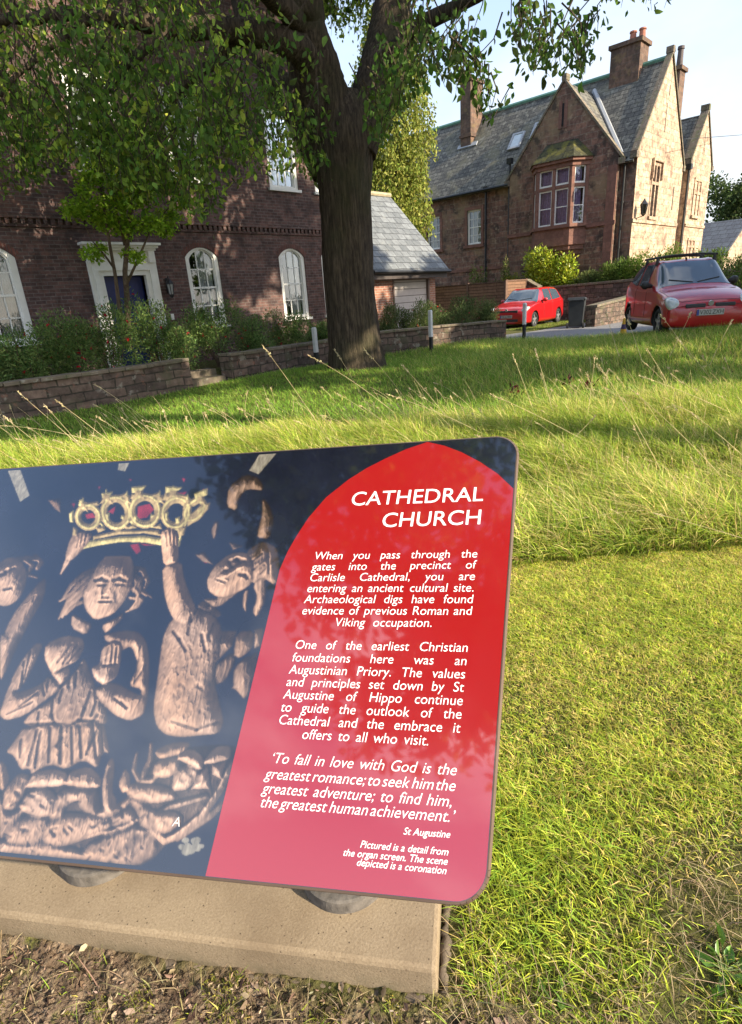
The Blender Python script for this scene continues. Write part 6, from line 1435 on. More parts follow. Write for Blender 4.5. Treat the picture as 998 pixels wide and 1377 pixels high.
# the crown above the frame
cb = []
for k in range(46):
    a = rng.uniform(0, 6.28); q = rng.uniform(0.1, 1) ** 0.6
    cb.append((tb[0] + 6.6 * q * math.cos(a) - 0.3, tb[1] + 6.6 * q * math.sin(a) - 0.6, rng.uniform(8.6, 14.5), rng.uniform(1.1, 1.9), rng.uniform(1.1, 1.9), rng.uniform(0.7, 1.3)))
P, u = blob_pts(cb, 46000, 0.2)
link('crown', leaves('crown', P, u * 0.4 + rng.normal(0, .6, P.shape) + np.array([0, 0, -.35]), 0.19 * rng.uniform(.7, 1.2, len(P)), 0.55, pick(green_dark + green_lit, len(P))), M_leaf, big)

# ------------------------------------------------------------------ small tree by the front door
smt = empty('small_tree', 'small multi-stemmed tree with fresh green leaves growing in front of the blue door', 'tree', (5.6, 12.4, 0.25))
SY_ = 12.4
def sp_(px, py_, dy=0): return at_y(px, py_, SY_ + dy)
for pth, r0 in (([(173, 470), (172, 440), (171, 400), (168, 365), (172, 320), (178, 270), (183, 220), (185, 185)], 0.075), ([(166, 455), (160, 410), (155, 370), (146, 320), (138, 270), (130, 225)], 0.05),
                ([(169, 385), (185, 350), (200, 315), (222, 285), (240, 265)], 0.03), ([(153, 360), (140, 342), (125, 325), (112, 300)], 0.025), ([(168, 330), (158, 290), (150, 240), (150, 200)], 0.03)):
    P = [sp_(a, b, rng.normal(0, .05)) for a, b in pth]; n = len(P)
    mb = MB(); mb.tube(P, [r0 * (1 - 0.75 * i / (n - 1)) for i in range(n)], 10); mb.build('stem', M_bark_light, smt, smooth=True)
bl = []
for px, py_, rp in ((100, 283, 17), (118, 278, 20), (138, 292, 22), (150, 302, 18), (160, 268, 26), (190, 262, 24), (205, 300, 20), (222, 308, 15), (172, 305, 20), (245, 272, 16), (232, 290, 14), (122, 240, 20), (112, 255, 12), (165, 225, 32), (200, 225, 26), (135, 215, 22), (122, 342, 14), (135, 335, 11), (182, 345, 13), (172, 340, 10), (180, 190, 30), (225, 250, 18), (150, 180, 26)):
    c = sp_(px, py_, rng.uniform(-.5, .5)); r_ = rp * float((c - CAM_POS) @ CF) / CAM_F
    bl.append((*c, r_ * 1.1, r_ * 1.2, r_ * 0.75))
P, u = blob_pts(bl, 9500, 0.1)
link('crown', leaves('crown', P, u * .4 + rng.normal(0, .5, P.shape) + np.array([0, 0, .15]), 0.085 * rng.uniform(.6, 1.2, len(P)), 0.6, pick([(0.26, 0.42, 0.035), (0.34, 0.50, 0.05), (0.20, 0.34, 0.03)], len(P))), M_leaf, smt)

# ------------------------------------------------------------------ pale tree behind the garage, far tree, trees beyond the right edge of the view
bt = empty('pale_green_tree', 'sunlit yellow-green weeping tree rising behind the garage roof', 'tree', (23.0, 19.9, 0.2))
mb = MB(); mb.tube([(23, 19.9, -.1), (23.05, 19.8, 4), (22.9, 19.7, 8), (23, 19.6, 12)], [.24, .2, .14, .05], 12); mb.build('trunk', M_bark, bt, smooth=True)
LPb = []; LDb = []
for k in range(1500):
    z = rng.uniform(2.6, 13.2); r_ = ((1.35 if z < 5 else 1.75) if z < 8 else 1.75 * (1 - ((z - 8) / 6.5) ** 2) + .2) * math.sqrt(rng.random()) ; a = rng.uniform(0, 6.28)
    c = np.array([23.0 + r_ * math.cos(a), 20.0 + r_ * math.sin(a) * 1.0 - 0.05 * (8 - z) * 0.0, z]); n = 24; t = rng.random((n, 1))
    LPb.append(c + np.array([0, 0, -1.0]) * t * 1.0 + rng.normal(0, .09, (n, 3))); LDb.append(rng.normal(0, .45, (n, 3)) + np.array([0, 0, -.8]))
P = np.concatenate(LPb); d = np.concatenate(LDb)
link('crown', leaves('crown', P, d, .17 * rng.uniform(.6, 1.2, len(P)), .5, pick([(0.26, 0.29, 0.05), (0.19, 0.24, 0.04), (0.34, 0.35, 0.08)], len(P))), M_leaf, bt)
def shade_tree(x, y, label, z0, z1, rad, cols, L=0.26, N=6000, trunk_r=0.28, lumps=26, zt=0.0, group=None, flat_=0.55, foot=None):
    t = empty('broadleaf_tree', label, 'tree', (x, y, zt), group)
    fx_, fy_ = foot or (x, y)
    mb = MB(); mb.tube([(fx_, fy_, zt - .2), ((x + 3 * fx_) / 4 + .1, (y + 3 * fy_) / 4, (z0 + zt) / 2 + .5), (x, y + .1, z0 + 1), (x, y, z1 - 1.5)], [trunk_r * 1.3, trunk_r, trunk_r * .8, .06], 12); mb.build('trunk', M_bark, t, smooth=True)
    bl = []
    for k in range(lumps):
        a = rng.uniform(0, 6.28); zz = rng.uniform(0, 1); q = rng.uniform(0.2, 1) ** .6 * math.sqrt(max(.05, 1 - (2 * zz - 1) ** 2 * .8))
        bl.append((x + rad * q * math.cos(a), y + rad * q * math.sin(a), z0 + (z1 - z0) * zz, rad * .33, rad * .33, rad * .33 * flat_))
    P, u = blob_pts(bl, N, 0.15)
    link('crown', leaves('crown', P, u * .4 + rng.normal(0, .6, P.shape), L * rng.uniform(.7, 1.2, len(P)), .6, pick(cols, len(P))), M_leaf, t)
    return t
shade_tree(61.5, 15.0, 'round dark green tree seen above the far slate roof', 3.0, 9.3, 4.6, [(0.045, 0.07, 0.02), (0.065, 0.095, 0.025)], .32, 7000, .3, 30)
shade_tree(12.9, -4.4, 'broad green tree standing off to the right of the lawn, nearest one', 1.8, 14.2, 3.0, green_dark + green_lit, .32, 15000, lumps=40)
shade_tree(17.6, -4.9, 'broad green tree standing off to the right of the lawn, middle one', 3.0, 14.6, 3.2, green_dark + green_lit, .32, 15000, lumps=40)
shade_tree(22.6, -5.8, 'broad green tree standing off to the right of the lawn, farthest one', 3.2, 12.4, 3.0, green_dark + green_lit, .32, 10000)
shade_tree(7.4, -4.8, 'unseen broad tree off to the right of the sign, added to shade the left lawn', 8.0, 14.6, 2.8, green_dark + green_lit, .32, 12000, lumps=34)  # out-of-view tree added for shade, crown raised to spare the nearer grass
shade_tree(-2.2, 0.2, 'broad green tree whose boughs reach over the spot in front of the sign', 5.4, 10.2, 2.9, green_dark + green_lit, .20, 11000, lumps=30, foot=(-0.9, -3.2))

# ------------------------------------------------------------------ shrubs and flowers
fu = [(0.14, 0.23, 0.065), (0.18, 0.27, 0.08), (0.10, 0.18, 0.055), (0.22, 0.29, 0.085)]
redf = [(0.55, 0.02, 0.015), (0.42, 0.02, 0.06)]
G1 = 'red-flowered bushes in the bed before the brick house'
for px, top, w, Y, fl, lb in ((-35, 452, .75, 12.3, 10, 'bushy plant under the leftmost window, cut by the photo edge'), (25, 448, .7, 12.3, 14, 'bushy plant with red flowers under the leftmost window'), (92, 428, .75, 12.35, 22, 'red-flowered bush left of the small tree'), (150, 412, .6, 12.3, 14, 'airy red-flowered bush around the stems of the small tree'), (212, 402, .62, 12.45, 16, 'airy flowering bush right of the blue door'),
                                  (243, 432, .45, 12.1, 10, 'small red-flowered bush at the end of the left wall'), (296, 408, .85, 12.45, 6, 'big dense dark bush filling the gap between the walls'), (345, 428, .6, 12.45, 10, 'dark bush under the middle arched window'), (392, 420, .7, 12.6, 14, 'feathery red-flowered bush under the right arched window'), (428, 432, .5, 12.6, 8, 'low feathery bush just left of the tree trunk')):
    c = at_y(px, 470, Y); ztop = at_y(px, top, Y)[2]; zb = float(hgt(c[0], Y))
    bush('flowering_bush', lb, (c[0], Y, zb), (w, .62, (ztop - zb) * 1.0), int(7500 * w), 0.062, 0.36, fu, 11, G1, (fl, 0.05, redf) if fl else None, stems=12)
G2 = 'bushes behind the wall in front of the garage'
for px, top, ww, lb in ((512, 415, .55, 'feathery bush beside the tree trunk in front of the garage'), (545, 408, .6, 'feathery bush in front of the brick pier of the garage'), (580, 404, .65, 'feathery bush in front of the garage door'), (618, 398, .65, 'feathery bush before the shaded timber fence'), (650, 404, .5, 'feathery bush near the end of the wall by the drive')):
    u = (px - 500) / 175.0; wx_, wy_ = 12.4 + u * 4.1, 11.66 - u * 1.53
    d0 = np.hypot(wx_, wy_); k = (d0 + 0.75) / d0; cx, cy = wx_ * k, wy_ * k
    zt_ = at_fwd(px, top, (cx + cy) / math.sqrt(2))[2]; zb = float(hgt(cx, cy))
    bush('feathery_bush', lb, (cx, cy, zb), (ww, ww, zt_ - zb), 5200, 0.07, 0.26, [(0.11, 0.155, 0.05), (0.085, 0.125, 0.042), (0.15, 0.185, 0.065)], 10, G2, (8, 0.05, redf + [(0.5, 0.25, 0.35)]), up=0.9, stems=12)
bush('laurel_shrub', 'bright yellow-green rounded shrub above the garden wall, under the bay window', (26.95, 14.15, 1.0), (0.72, 1.62, 2.05), 9000, 0.15, 0.45, [(0.36, 0.42, 0.03), (0.28, 0.38, 0.03), (0.42, 0.45, 0.05)], 16, mat=M_leaf_gloss)
G3 = 'shrubs above the garden wall'
for y, zt_, lb, cols in ((12.3, 2.15, 'grey-green airy shrub just right of the yellow-green one', [(0.16, 0.19, 0.06), (0.11, 0.15, 0.05)]), (11.1, 2.40, 'mid green shrub above the tall garden wall, left of the lantern corner', [(0.10, 0.15, 0.03), (0.14, 0.20, 0.04)]),
                         (9.9, 2.62, 'bushy bright green shrub below the corner lantern', [(0.13, 0.21, 0.03), (0.17, 0.25, 0.04)]), (8.7, 2.75, 'tall bright green shrub behind the roof bars of the red car', [(0.14, 0.22, 0.03), (0.18, 0.24, 0.05)]), (7.3, 2.4, 'green shrub behind the windscreen of the older red car', [(0.10, 0.16, 0.03), (0.14, 0.20, 0.04)]), (5.9, 2.2, 'pale grassy shrub right of the older red car', [(0.18, 0.20, 0.07), (0.13, 0.17, 0.05)])):
    bush('garden_shrub', lb, (26.95, y, 0.95), (0.6, 0.85, zt_ - 0.95), 3600, 0.11, 0.36, cols, 11, G3, up=.7)
for (px, top, d, ww, lb) in ((985, 350, 17.5, 1.0, 'dark green hedge bush right of the older red car, nearer one'), (1035, 345, 18.0, 1.2, 'dark green hedge bush at the right edge behind the older red car')):
    p = at_fwd(px, top, d); bush('hedge_bush', lb, (p[0], p[1], float(hgt(p[0], p[1]))), (ww, ww, p[2]), 4500, .09, .5, [(0.05, 0.085, 0.02), (0.075, 0.12, 0.025), (0.12, 0.16, 0.03)], 12, up=.3)
for (y, zt_, lb, cols) in ((17.6, 2.6, 'tall leafy plant beyond the fence, nearest the garage roof', [(0.15, 0.19, 0.05)]), (16.7, 2.0, 'pink-tinged plant behind the shaded fence', [(0.20, 0.18, 0.10), (0.35, 0.16, 0.18), (0.12, 0.16, 0.05)]), (15.6, 2.15, 'yellow-flowered plant behind the shaded fence', [(0.30, 0.30, 0.04), (0.13, 0.18, 0.04)]), (16.0, 2.9, 'thin tall rose stem against the downpipe', [(0.16, 0.20, 0.05), (0.30, 0.27, 0.12)])):
    bush('garden_plant', lb, (26.4, y, 0.8), (0.4, 0.5 if zt_ < 2.8 else 0.22, zt_ - 0.8), 800, 0.11, 0.4, cols, 8, 'plants behind the timber fence', up=.8, cat='plant')
# ------------------------------------------------------------------ grass
def blades(name, pos, h, lean, width, col, rows=3, tipcol=1.25):
    N = len(pos); V = np.zeros((N, rows * 2 + 1, 3), np.float32)
    a = rng.uniform(0, math.pi, N); s = np.stack([np.cos(a), np.sin(a), np.zeros(N)], 1)
    for i in range(rows + 1):
        t = i / rows
        c = pos + lean * (h * t ** 1.8)[:, None] + np.array([0, 0, 1.0]) * (h * (t - 0.35 * np.minimum(1, np.linalg.norm(lean, axis=1)) * t ** 2))[:, None]
        if i < rows:
            w = (width * (1 - 0.55 * t) * 0.5)[:, None]; V[:, 2 * i] = c - s * w; V[:, 2 * i + 1] = c + s * w
        else: V[:, 2 * rows] = c
    b = np.arange(N)[:, None] * (rows * 2 + 1)
    Q = np.concatenate([b + np.array([2 * i, 2 * i + 1, 2 * i + 3, 2 * i + 2]) for i in range(rows - 1)], 0) if rows > 1 else None
    T = b + np.array([2 * rows - 2, 2 * rows - 1, 2 * rows])
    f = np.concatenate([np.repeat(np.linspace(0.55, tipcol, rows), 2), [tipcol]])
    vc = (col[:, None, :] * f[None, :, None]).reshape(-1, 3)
    return np_mesh(name, V.reshape(-1, 3), Q, T, vcol=np.clip(vc, 0, 1))
SQ2 = math.sqrt(2)
def fd(x, y): return (x + y) / SQ2                          # metres ahead of the camera
def rt_(x, y): return (x - y) / SQ2                         # metres to the right
def pnoise(x, y, s, k=0):
    return (np.sin(x * s + 1.3 * k) * np.cos(y * s * 1.17 + k) + np.sin((x + y) * s * .61 + 2.1 * k) * 0.7 + np.sin((x - 0.6 * y) * s * 1.9 + k) * .45) / 2.15
def scatter(n, d0, d1, pad=1.2):
    """positions ahead of the camera in a wedge a little wider than the view"""
    d = np.sqrt(rng.uniform(d0 * d0, d1 * d1, n)); r = rng.uniform(-1, 1, n) * (d * 0.78 + pad)
    return (d + r) / SQ2, (d - r) / SQ2
def on_slab(x, y, m=0.03):
    a = (x - PL_O[0]) * PL_D[0] + (y - PL_O[1]) * PL_D[1]; b = (x - PL_O[0]) * PL_N[0] + (y - PL_O[1]) * PL_N[1]
    return (a > -m - .03) & (a < 1.78) & (b > -m - .04) & (b < .66)
def soil_zone(x, y):
    b = (x - PL_O[0]) * PL_N[0] + (y - PL_O[1]) * PL_N[1]
    return b < -0.02 + 0.07 * pnoise(x, y, 9)
def lawn_ok(x, y):
    w3 = np.where(x < 12.3, 11.1, np.interp(x, [12.2, 14.3, 16.55, 16.8], [11.5, 10.75, 9.9, 9.5]))
    ok = (y < w3) & ~((x > 16.75 + .25 * np.sin(y * 1.3)) & (y > 1.0)) & ~on_slab(x, y)
    ok &= np.hypot(x - tb[0], y - tb[1]) > 0.55
    return ok
LEFT = np.array([-0.72, 0.69, 0.0])
def lean_field(n, amt, jit): return LEFT[None] * (amt * rng.uniform(.3, 1.3, n))[:, None] + np.concatenate([rng.normal(0, jit, (n, 2)), np.zeros((n, 1))], 1)
# mown turf close by
parts_mown = []
x, y = scatter(560000, 0.35, 3.35, 1.6)
k = (fd(x, y) < 3.06 + 0.16 * pnoise(x, y, 3.1) + 0.07 * pnoise(x, y, 11, 2)) & lawn_ok(x, y)
bare = 0.5 + 0.5 * pnoise(x, y, 4.3, 2)
bp = np.exp(-(((x - 1.26) / .13) ** 2 + ((y - .13) / .11) ** 2)) + 0.9 * np.exp(-(((x - 1.0) / .22) ** 2 + ((y - .13) / .06) ** 2)) + 0.5 * np.exp(-(((x - 1.40) / .2) ** 2 + ((y - .12) / .16) ** 2)) * bare * 2
k &= rng.random(len(x)) > np.clip(bp * 1.05, 0, .93)
sz = soil_zone(x, y); k &= ~(sz & (rng.random(len(x)) > .10))
x, y = x[k], y[k]; n = len(x)
mixc = 0.55 + 0.45 * pnoise(x, y, 2.3, 1) + 0.35 * pnoise(x, y, 8.5, 6) + rng.normal(0, .3, n)
rich = np.exp(-(((x - 1.02) / .28) ** 2 + ((y - .55) / .30) ** 2))          # lusher fringe by the slab end
mixc = mixc - rich * 1.2
gcol = pick([(0.29, 0.36, 0.035), (0.38, 0.41, 0.045), (0.17, 0.26, 0.03)], n); scol = pick([(0.58, 0.46, 0.17), (0.50, 0.40, 0.13), (0.44, 0.39, 0.09)], n)
straw = (rng.random(n) < np.clip(0.22 + 0.42 * mixc, .04, .8))[:, None]
col = np.where(straw, scol, gcol)
h = rng.uniform(.014, .042, n) * (1 + 0.9 * rich) * np.clip(1 + .45 * pnoise(x, y, 6.5, 3), .55, 1.5) * np.where(straw[:, 0], .85, 1)
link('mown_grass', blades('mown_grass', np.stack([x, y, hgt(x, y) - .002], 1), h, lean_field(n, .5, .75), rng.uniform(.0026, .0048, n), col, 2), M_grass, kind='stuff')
# long grass beyond the mown edge
x, y = scatter(290000, 2.9, 7.2, 1.9)
edge = 3.0 + 0.16 * pnoise(x, y, 3.1) + 0.07 * pnoise(x, y, 11, 2)
k = (fd(x, y) > edge) & lawn_ok(x, y) & (rng.random(len(x)) < np.clip(1.25 - 0.10 * fd(x, y), .3, 1)); x, y = x[k], y[k]; n = len(x)
d = fd(x, y)
clump = np.clip(0.5 + 0.5 * pnoise(x, y, 2.6, 3) + 0.3 * pnoise(x, y, 7.0, 4), 0, 1)
h = rng.uniform(.12, .32, n) * (0.45 + 0.9 * clump) * np.clip(.72 + (d - edge[k]) / .6, .72, 1) * np.where(rt_(x, y) < -1, .9, 1.0)
fringe = np.clip(1 - (d - edge[k]) / .35, 0, 1)
lean = lean_field(n, .75, .45) + fringe[:, None] * np.array([-.35, -.35, 0])
g2 = pick([(0.29, 0.37, 0.04), (0.21, 0.30, 0.035), (0.37, 0.41, 0.06), (0.14, 0.22, 0.03)], n); s2 = pick([(0.60, 0.49, 0.20), (0.50, 0.41, 0.15)], n)
strawy = rng.random(n) < np.clip(.10 + .35 * (0.5 + .5 * pnoise(x, y, 1.4, 5)), 0, .45)
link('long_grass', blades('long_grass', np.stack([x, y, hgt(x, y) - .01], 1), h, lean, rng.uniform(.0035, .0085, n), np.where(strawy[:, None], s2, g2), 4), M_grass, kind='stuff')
# shorter greener lawn further back, rougher again by the drive
x, y = scatter(330000, 6.6, 19.5, 1.6)
k = (fd(x, y) > 6.7 + .4 * pnoise(x, y, 1.1)) & lawn_ok(x, y) & (rng.random(len(x)) < np.clip(9.0 / fd(x, y), .3, 1)); x, y = x[k], y[k]; n = len(x)
rough = np.clip((rt_(x, y) + 0.3 * d.mean() * 0 + pnoise(x, y, .8)) / 3.5, 0, 1)
carf = np.exp(-(((x - 12.9) / 1.2) ** 2 + ((y - 2.4) / 1.5) ** 2))
h = rng.uniform(.05, .12, n) * (1 + 1.3 * rough + 1.5 * carf)
far_c = pick([(0.16, 0.28, 0.034), (0.20, 0.31, 0.04), (0.12, 0.22, 0.03)], n); far_s = pick([(0.36, 0.37, 0.07), (0.46, 0.40, 0.14)], n)
sel = rng.random(n) < (0.06 + 0.34 * rough)
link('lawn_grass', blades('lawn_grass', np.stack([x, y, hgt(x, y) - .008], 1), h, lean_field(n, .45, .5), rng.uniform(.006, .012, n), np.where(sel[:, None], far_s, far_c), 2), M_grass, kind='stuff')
# rough grass round the parked cars and the verge
x = rng.uniform(20.6, 26.0, 26000); y = rng.uniform(11.1, 14.4, 26000)
k = ~((y > 12.58) & (y < 13.3)) & (rng.random(26000) < .75); x, y = x[k], y[k]; n = len(x)
link('verge_grass', blades('verge_grass', np.stack([x, y, hgt(x, y)], 1), rng.uniform(.03, .09, n), lean_field(n, .3, .5), rng.uniform(.01, .018, n), pick([(0.15, 0.20, 0.035), (0.11, 0.16, 0.028), (0.22, 0.22, 0.06)], n), 2), M_grass, kind='stuff')
# seeding stalks
SV = []; ST = MB(); SPK = []; SPD = []; SPL = []
def stalk(root, tip, bow, r, head):
    root = np.array(root); tip = np.array(tip); mid = (root + tip) / 2 + np.array([0, 0, bow]) + rng.normal(0, .012, 3)
    P = []
    for k in range(8): t = k / 7; P.append((1 - t) ** 2 * root + 2 * t * (1 - t) * mid + t * t * tip)
    ST.tube(P, [r * (1 - .55 * k / 7) for k in range(8)], 4, cap=False)
    if head:
        L = np.linalg.norm(tip - root) * head; d = P[-1] - P[-2]; d /= np.linalg.norm(d); m = 26
        t = rng.random((m, 1)) * L
        SPK.append(P[-1] - d * t + rng.normal(0, r * 1.3, (m, 3))); SPD.append(d + rng.normal(0, .35, (m, 3))); SPL.append(np.full(m, r * 6) * rng.uniform(.7, 1.3, m))
named = [((882, 622), (803, 488), .05), ((968, 640), (845, 520), .05), ((990, 560), (860, 505), .03), ((110, 602), (24, 527), .03), ((118, 612), (60, 545), .02), ((155, 600), (75, 538), .03), ((158, 606), (-5, 572), .10), ((190, 560), (128, 517), .06), ((60, 605), (5, 560), .02), ((240, 605), (220, 552), .03), ((262, 606), (250, 560), .02), ((300, 600), (275, 555), .03), ((335, 600), (300, 570), .02),
         ((437, 585), (353, 464), .02), ((520, 548), (415, 478), .08), ((500, 560), (450, 470), .05), ((560, 560), (490, 470), .06), ((640, 580), (520, 530), .03), ((560, 600), (485, 545), .02), ((600, 560), (540, 490), .03), ((720, 560), (690, 478), .02), ((745, 560), (720, 470), .03), ((770, 590), (800, 560), .01), ((790, 560), (800, 480), .01), ((780, 590), (660, 530), .03), ((700, 620), (640, 585), .02), ((760, 690), (695, 620), .02), ((865, 600), (852, 573), .0), ((940, 590), (905, 545), .02), ((995, 610), (930, 555), .03), ((900, 520), (870, 470), .03), ((955, 510), (910, 455), .05),
         ((830, 470), (815, 420), .02), ((860, 475), (845, 432), .02), ((905, 470), (930, 420), .03), ((925, 475), (890, 425), .02), ((960, 480), (985, 430), .05), ((850, 690), (690, 720), .05), ((985, 720), (880, 690), .04), ((470, 600), (395, 565), .03), ((200, 610), (130, 560), .03), ((90, 608), (20, 590), .02), ((380, 590), (320, 548), .04)]
for (rx_, ry_), (tx, ty), bow in named:
    rt = at_z(rx_, ry_, 0.12 if ry_ > 500 else 0.45); dd = fd(rt[0], rt[1])
    tipw = at_fwd(tx, ty, dd * rng.uniform(.97, 1.03)); L = np.linalg.norm(tipw - rt)
    rt = rt + (rt - tipw) / L * .12; stalk(rt, tipw, bow * L * 1.2, 0.0021 * max(1, dd / 3.6), 0.14)
x, y = scatter(1300, 3.1, 9.5, .5); k = lawn_ok(x, y); x, y = x[k], y[k]
for a, b in zip(x, y):
    if rng.random() > np.clip(.75 - .06 * fd(a, b) + .4 * pnoise(a, b, 1.4, 5), .05, 1): continue
    z = float(hgt(a, b)); hh = rng.uniform(.22, .46); q = LEFT * rng.uniform(.1, .9) * hh + np.array([rng.normal(0, .1), rng.normal(0, .1), 0])
    stalk((a, b, z), (a + q[0], b + q[1], z + hh * rng.uniform(.6, 1)), .05, .0015 * max(1, fd(a, b) / 3.6), 0.2 if rng.random() < .6 else 0)
n_sv = len(ST.v); sc_ = np.tile(np.array([[0.66, 0.54, 0.30]]), (n_sv, 1)) * rng.uniform(.8, 1.2, (n_sv, 1))
sm = np_mesh('dry_grass_stalks', np.array(ST.v), np.array(ST.f), vcol=sc_)
link('dry_grass_stalks', sm, M_straw, kind='stuff')
P = np.concatenate(SPK); D = np.concatenate(SPD); Ls = np.concatenate(SPL)
link('grass_seed_heads', leaves('grass_seed_heads', P, D, Ls, .35, pick([(0.70, 0.58, 0.34), (0.58, 0.47, 0.27)], len(P))), M_straw, kind='stuff')
# feathery seed panicles: hazy pale tufts low in the long grass
FP = []
for k in range(170):
    x, y = scatter(1, 3.4, 7.4, .3); x, y = float(x[0]), float(y[0])
    if not bool(lawn_ok(np.array(x), np.array(y))): continue
    c = np.array([x, y, float(hgt(x, y)) + rng.uniform(.12, .26)]); FP.append(c + rng.normal(0, 1, (60, 3)) * np.array([.05, .05, .035]))
P = np.concatenate(FP); link('seed_panicles', leaves('seed_panicles', P, rng.normal(0, 1, P.shape), .0075 * rng.uniform(.7, 1.3, len(P)), .6, pick([(0.50, 0.40, 0.24), (0.42, 0.35, 0.17)], len(P))), M_straw, kind='stuff')
# soil litter, moss and dry roots in front of the slab
def front_pts(n, v0, v1, u0=-.35, u1=1.45):
    u = rng.uniform(u0, u1, n); v = v0 + (v1 - v0) * rng.random(n)
    return PL_O[0] + PL_D[0] * u - PL_N[0] * v, PL_O[1] + PL_D[1] * u - PL_N[1] * v
x, y = front_pts(15000, .015, .62); xb, yb_ = scatter(9000, .9, 1.9, .4)
kb = rng.random(9000) < np.exp(-(((xb - 1.26) / .16) ** 2 + ((yb_ - .13) / .13) ** 2)) + np.exp(-(((xb - 1.0) / .24) ** 2 + ((yb_ - .13) / .08) ** 2))
x = np.concatenate([x, xb[kb]]); y = np.concatenate([y, yb_[kb]]); n = len(x)
big_ = rng.random(n) < .06
link('leaf_litter', leaves('leaf_litter', np.stack([x, y, soil_h(x, y) + rng.uniform(.0, .006, n)], 1), np.concatenate([rng.normal(0, 1, (n, 2)), rng.normal(0, .3, (n, 1))], 1), rng.uniform(.005, .014, n) * np.where(big_, 2.3, 1), np.where(big_, .55, .34)[:, None], pick([(0.17, 0.115, 0.075), (0.36, 0.27, 0.18), (0.055, 0.036, 0.025), (0.46, 0.36, 0.24), (0.23, 0.16, 0.105), (0.08, 0.05, 0.035)], n, .3)), M_straw, kind='stuff')
x, y = front_pts(26000, .005, .30); v_ = -((x - PL_O[0]) * PL_N[0] + (y - PL_O[1]) * PL_N[1])
k = pnoise(x, y, 15, 2) + .5 * pnoise(x, y, 34, 1) > .25 + 1.6 * v_; x, y = x[k], y[k]; n = len(x)
link('moss_tufts', blades('moss_tufts', np.stack([x, y, soil_h(x, y) - .002], 1), rng.uniform(.005, .014, n), lean_field(n, .1, .7), rng.uniform(.002, .004, n), pick([(0.19, 0.19, 0.03), (0.12, 0.14, 0.022), (0.28, 0.25, 0.06)], n), 2), M_grass, kind='stuff')
x, y = front_pts(900, .03, .6); n = len(x)
link('bare_soil_grass', blades('bare_soil_grass', np.stack([x, y, soil_h(x, y)], 1), rng.uniform(.015, .05, n), lean_field(n, .3, .7), rng.uniform(.002, .0035, n), pick([(0.24, 0.33, 0.04), (0.40, 0.34, 0.14)], n), 3), M_grass, kind='stuff')
x, y = scatter(22000, 0.2, 2.3, .4); b_ = (x - PL_O[0]) * PL_N[0] + (y - PL_O[1]) * PL_N[1]; a_ = (x - PL_O[0]) * PL_D[0] + (y - PL_O[1]) * PL_D[1]
k = ((a_ < -.05) & (a_ > -.75) & (b_ < .10) & (b_ > -.2)) | ((b_ < -.03) & (rng.random(len(x)) < .35)) | (rng.random(len(x)) < 1.2 * np.exp(-(((x - 1.28) / .2) ** 2 + ((y - .14) / .16) ** 2))) | ((a_ < -.04) & (a_ > -.12) & (b_ < .6) & (b_ > -.1)); x, y = x[k], y[k]; n = len(x)
link('dry_thatch', blades('dry_thatch', np.stack([x, y, soil_h(x, y)], 1), rng.uniform(.02, .06, n), np.concatenate([rng.normal(0, 1.2, (n, 2)), np.zeros((n, 1))], 1), rng.uniform(.0018, .003, n), pick([(0.40, 0.31, 0.18), (0.30, 0.22, 0.13)], n), 3), M_straw, kind='stuff')
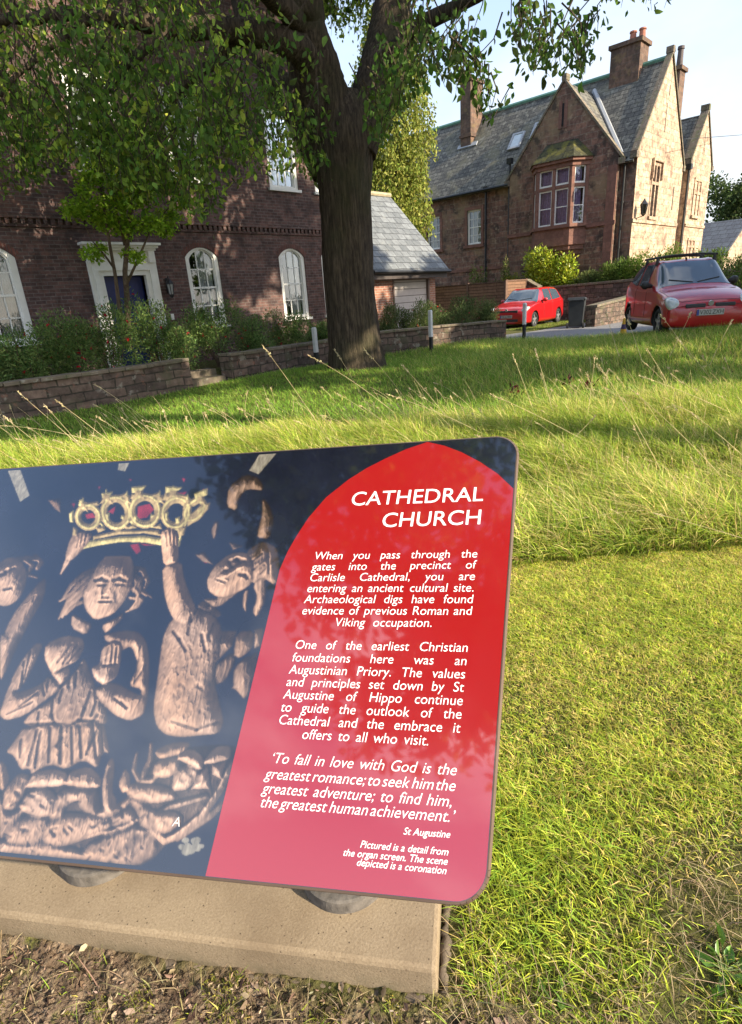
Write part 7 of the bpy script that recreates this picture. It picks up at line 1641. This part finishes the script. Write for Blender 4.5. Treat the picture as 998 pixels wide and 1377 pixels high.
# pebbles
MBp = MB()
for k in range(70):
    x, y = scatter(1, .2, 1.5, .3); x, y = float(x[0]), float(y[0])
    if (x - PL_O[0]) * PL_N[0] + (y - PL_O[1]) * PL_N[1] > -.06: continue
    r_ = rng.uniform(.004, .011); q = rng.uniform(0, 6.28); MBp.tube([(x, y, -.004 + hgt(x, y)), (x, y, r_ * .3 + hgt(x, y)), (x, y, r_ * .8 + hgt(x, y)), (x, y, r_ + hgt(x, y))], [r_ * .6, r_, r_ * .8, r_ * .2], 7)
MBp.build('pebbles', flat('pebble', (0.26, 0.22, 0.18), 0.8, .3, 20), smooth=True, kind='stuff')
flat('green_stem', (0.14, 0.20, 0.05), 0.7)
# broad-leaved weed at the corner of the lawn
for (px, py_, nl, L0, lb) in ((975, 1305, 18, .048, 'low weed with broad bright green leaves at the edge of the bare soil'), (755, 1362, 7, .03, 'small weed seedling with a few green leaves in front of the bare patch')):
    c = at_z(px, py_, 0.0); c[2] = float(hgt(c[0], c[1])); w = empty('weed', lb, 'weed', tuple(map(float, c)))
    a = rng.uniform(0, 6.28, nl); rr = rng.uniform(.0, .05, nl)
    P = np.stack([c[0] + rr * np.cos(a), c[1] + rr * np.sin(a), np.full(nl, c[2] + .008)], 1); d = np.stack([np.cos(a), np.sin(a), rng.uniform(.05, .55, nl)], 1)
    link('leaf_rosette', leaves('leaf_rosette', P, d, L0 * rng.uniform(.6, 1.2, nl), .52, pick([(0.10, 0.20, 0.03), (0.14, 0.26, 0.04)], nl), .2, .25), M_leaf_gloss, w)
    mb = MB()
    for k in range(nl): mb.tube([(c[0], c[1], c[2]), P[k] + d[k] * .01], .0016, 4)
    mb.build('stems', MATS['green_stem'], w)
# dark red dock plants in the shaded grass
for px, py_, lb in ((690, 523, 'dark reddish seed head of a dock plant, leftmost of three in the shaded grass'), (765, 515, 'reddish dock plant with an upright red leaf in the shaded grass'), (790, 520, 'dark red dock plant in the shaded grass, the rightmost of three')):
    c = at_z(px, py_ + 8, 0.05); c[2] = float(hgt(c[0], c[1])); w = empty('dock_plant', lb, 'plant', tuple(map(float, c)), 'reddish dock plants in the lawn')
    n = 22; P = c + np.concatenate([rng.normal(0, .06, (n, 2)), rng.uniform(.02, .17, (n, 1))], 1)
    link('leaves', leaves('leaves', P, rng.normal(0, .6, (n, 3)) + np.array([0, 0, .5]), .08 * rng.uniform(.6, 1.2, n), .4, pick([(0.07, 0.025, 0.018), (0.13, 0.028, 0.024), (0.045, 0.022, 0.016)], n)), M_leaf, w)
    mb = MB(); mb.tube([c, c + np.array([0, 0, .25])], .006, 5); mb.build('stem', M_bark_light, w)
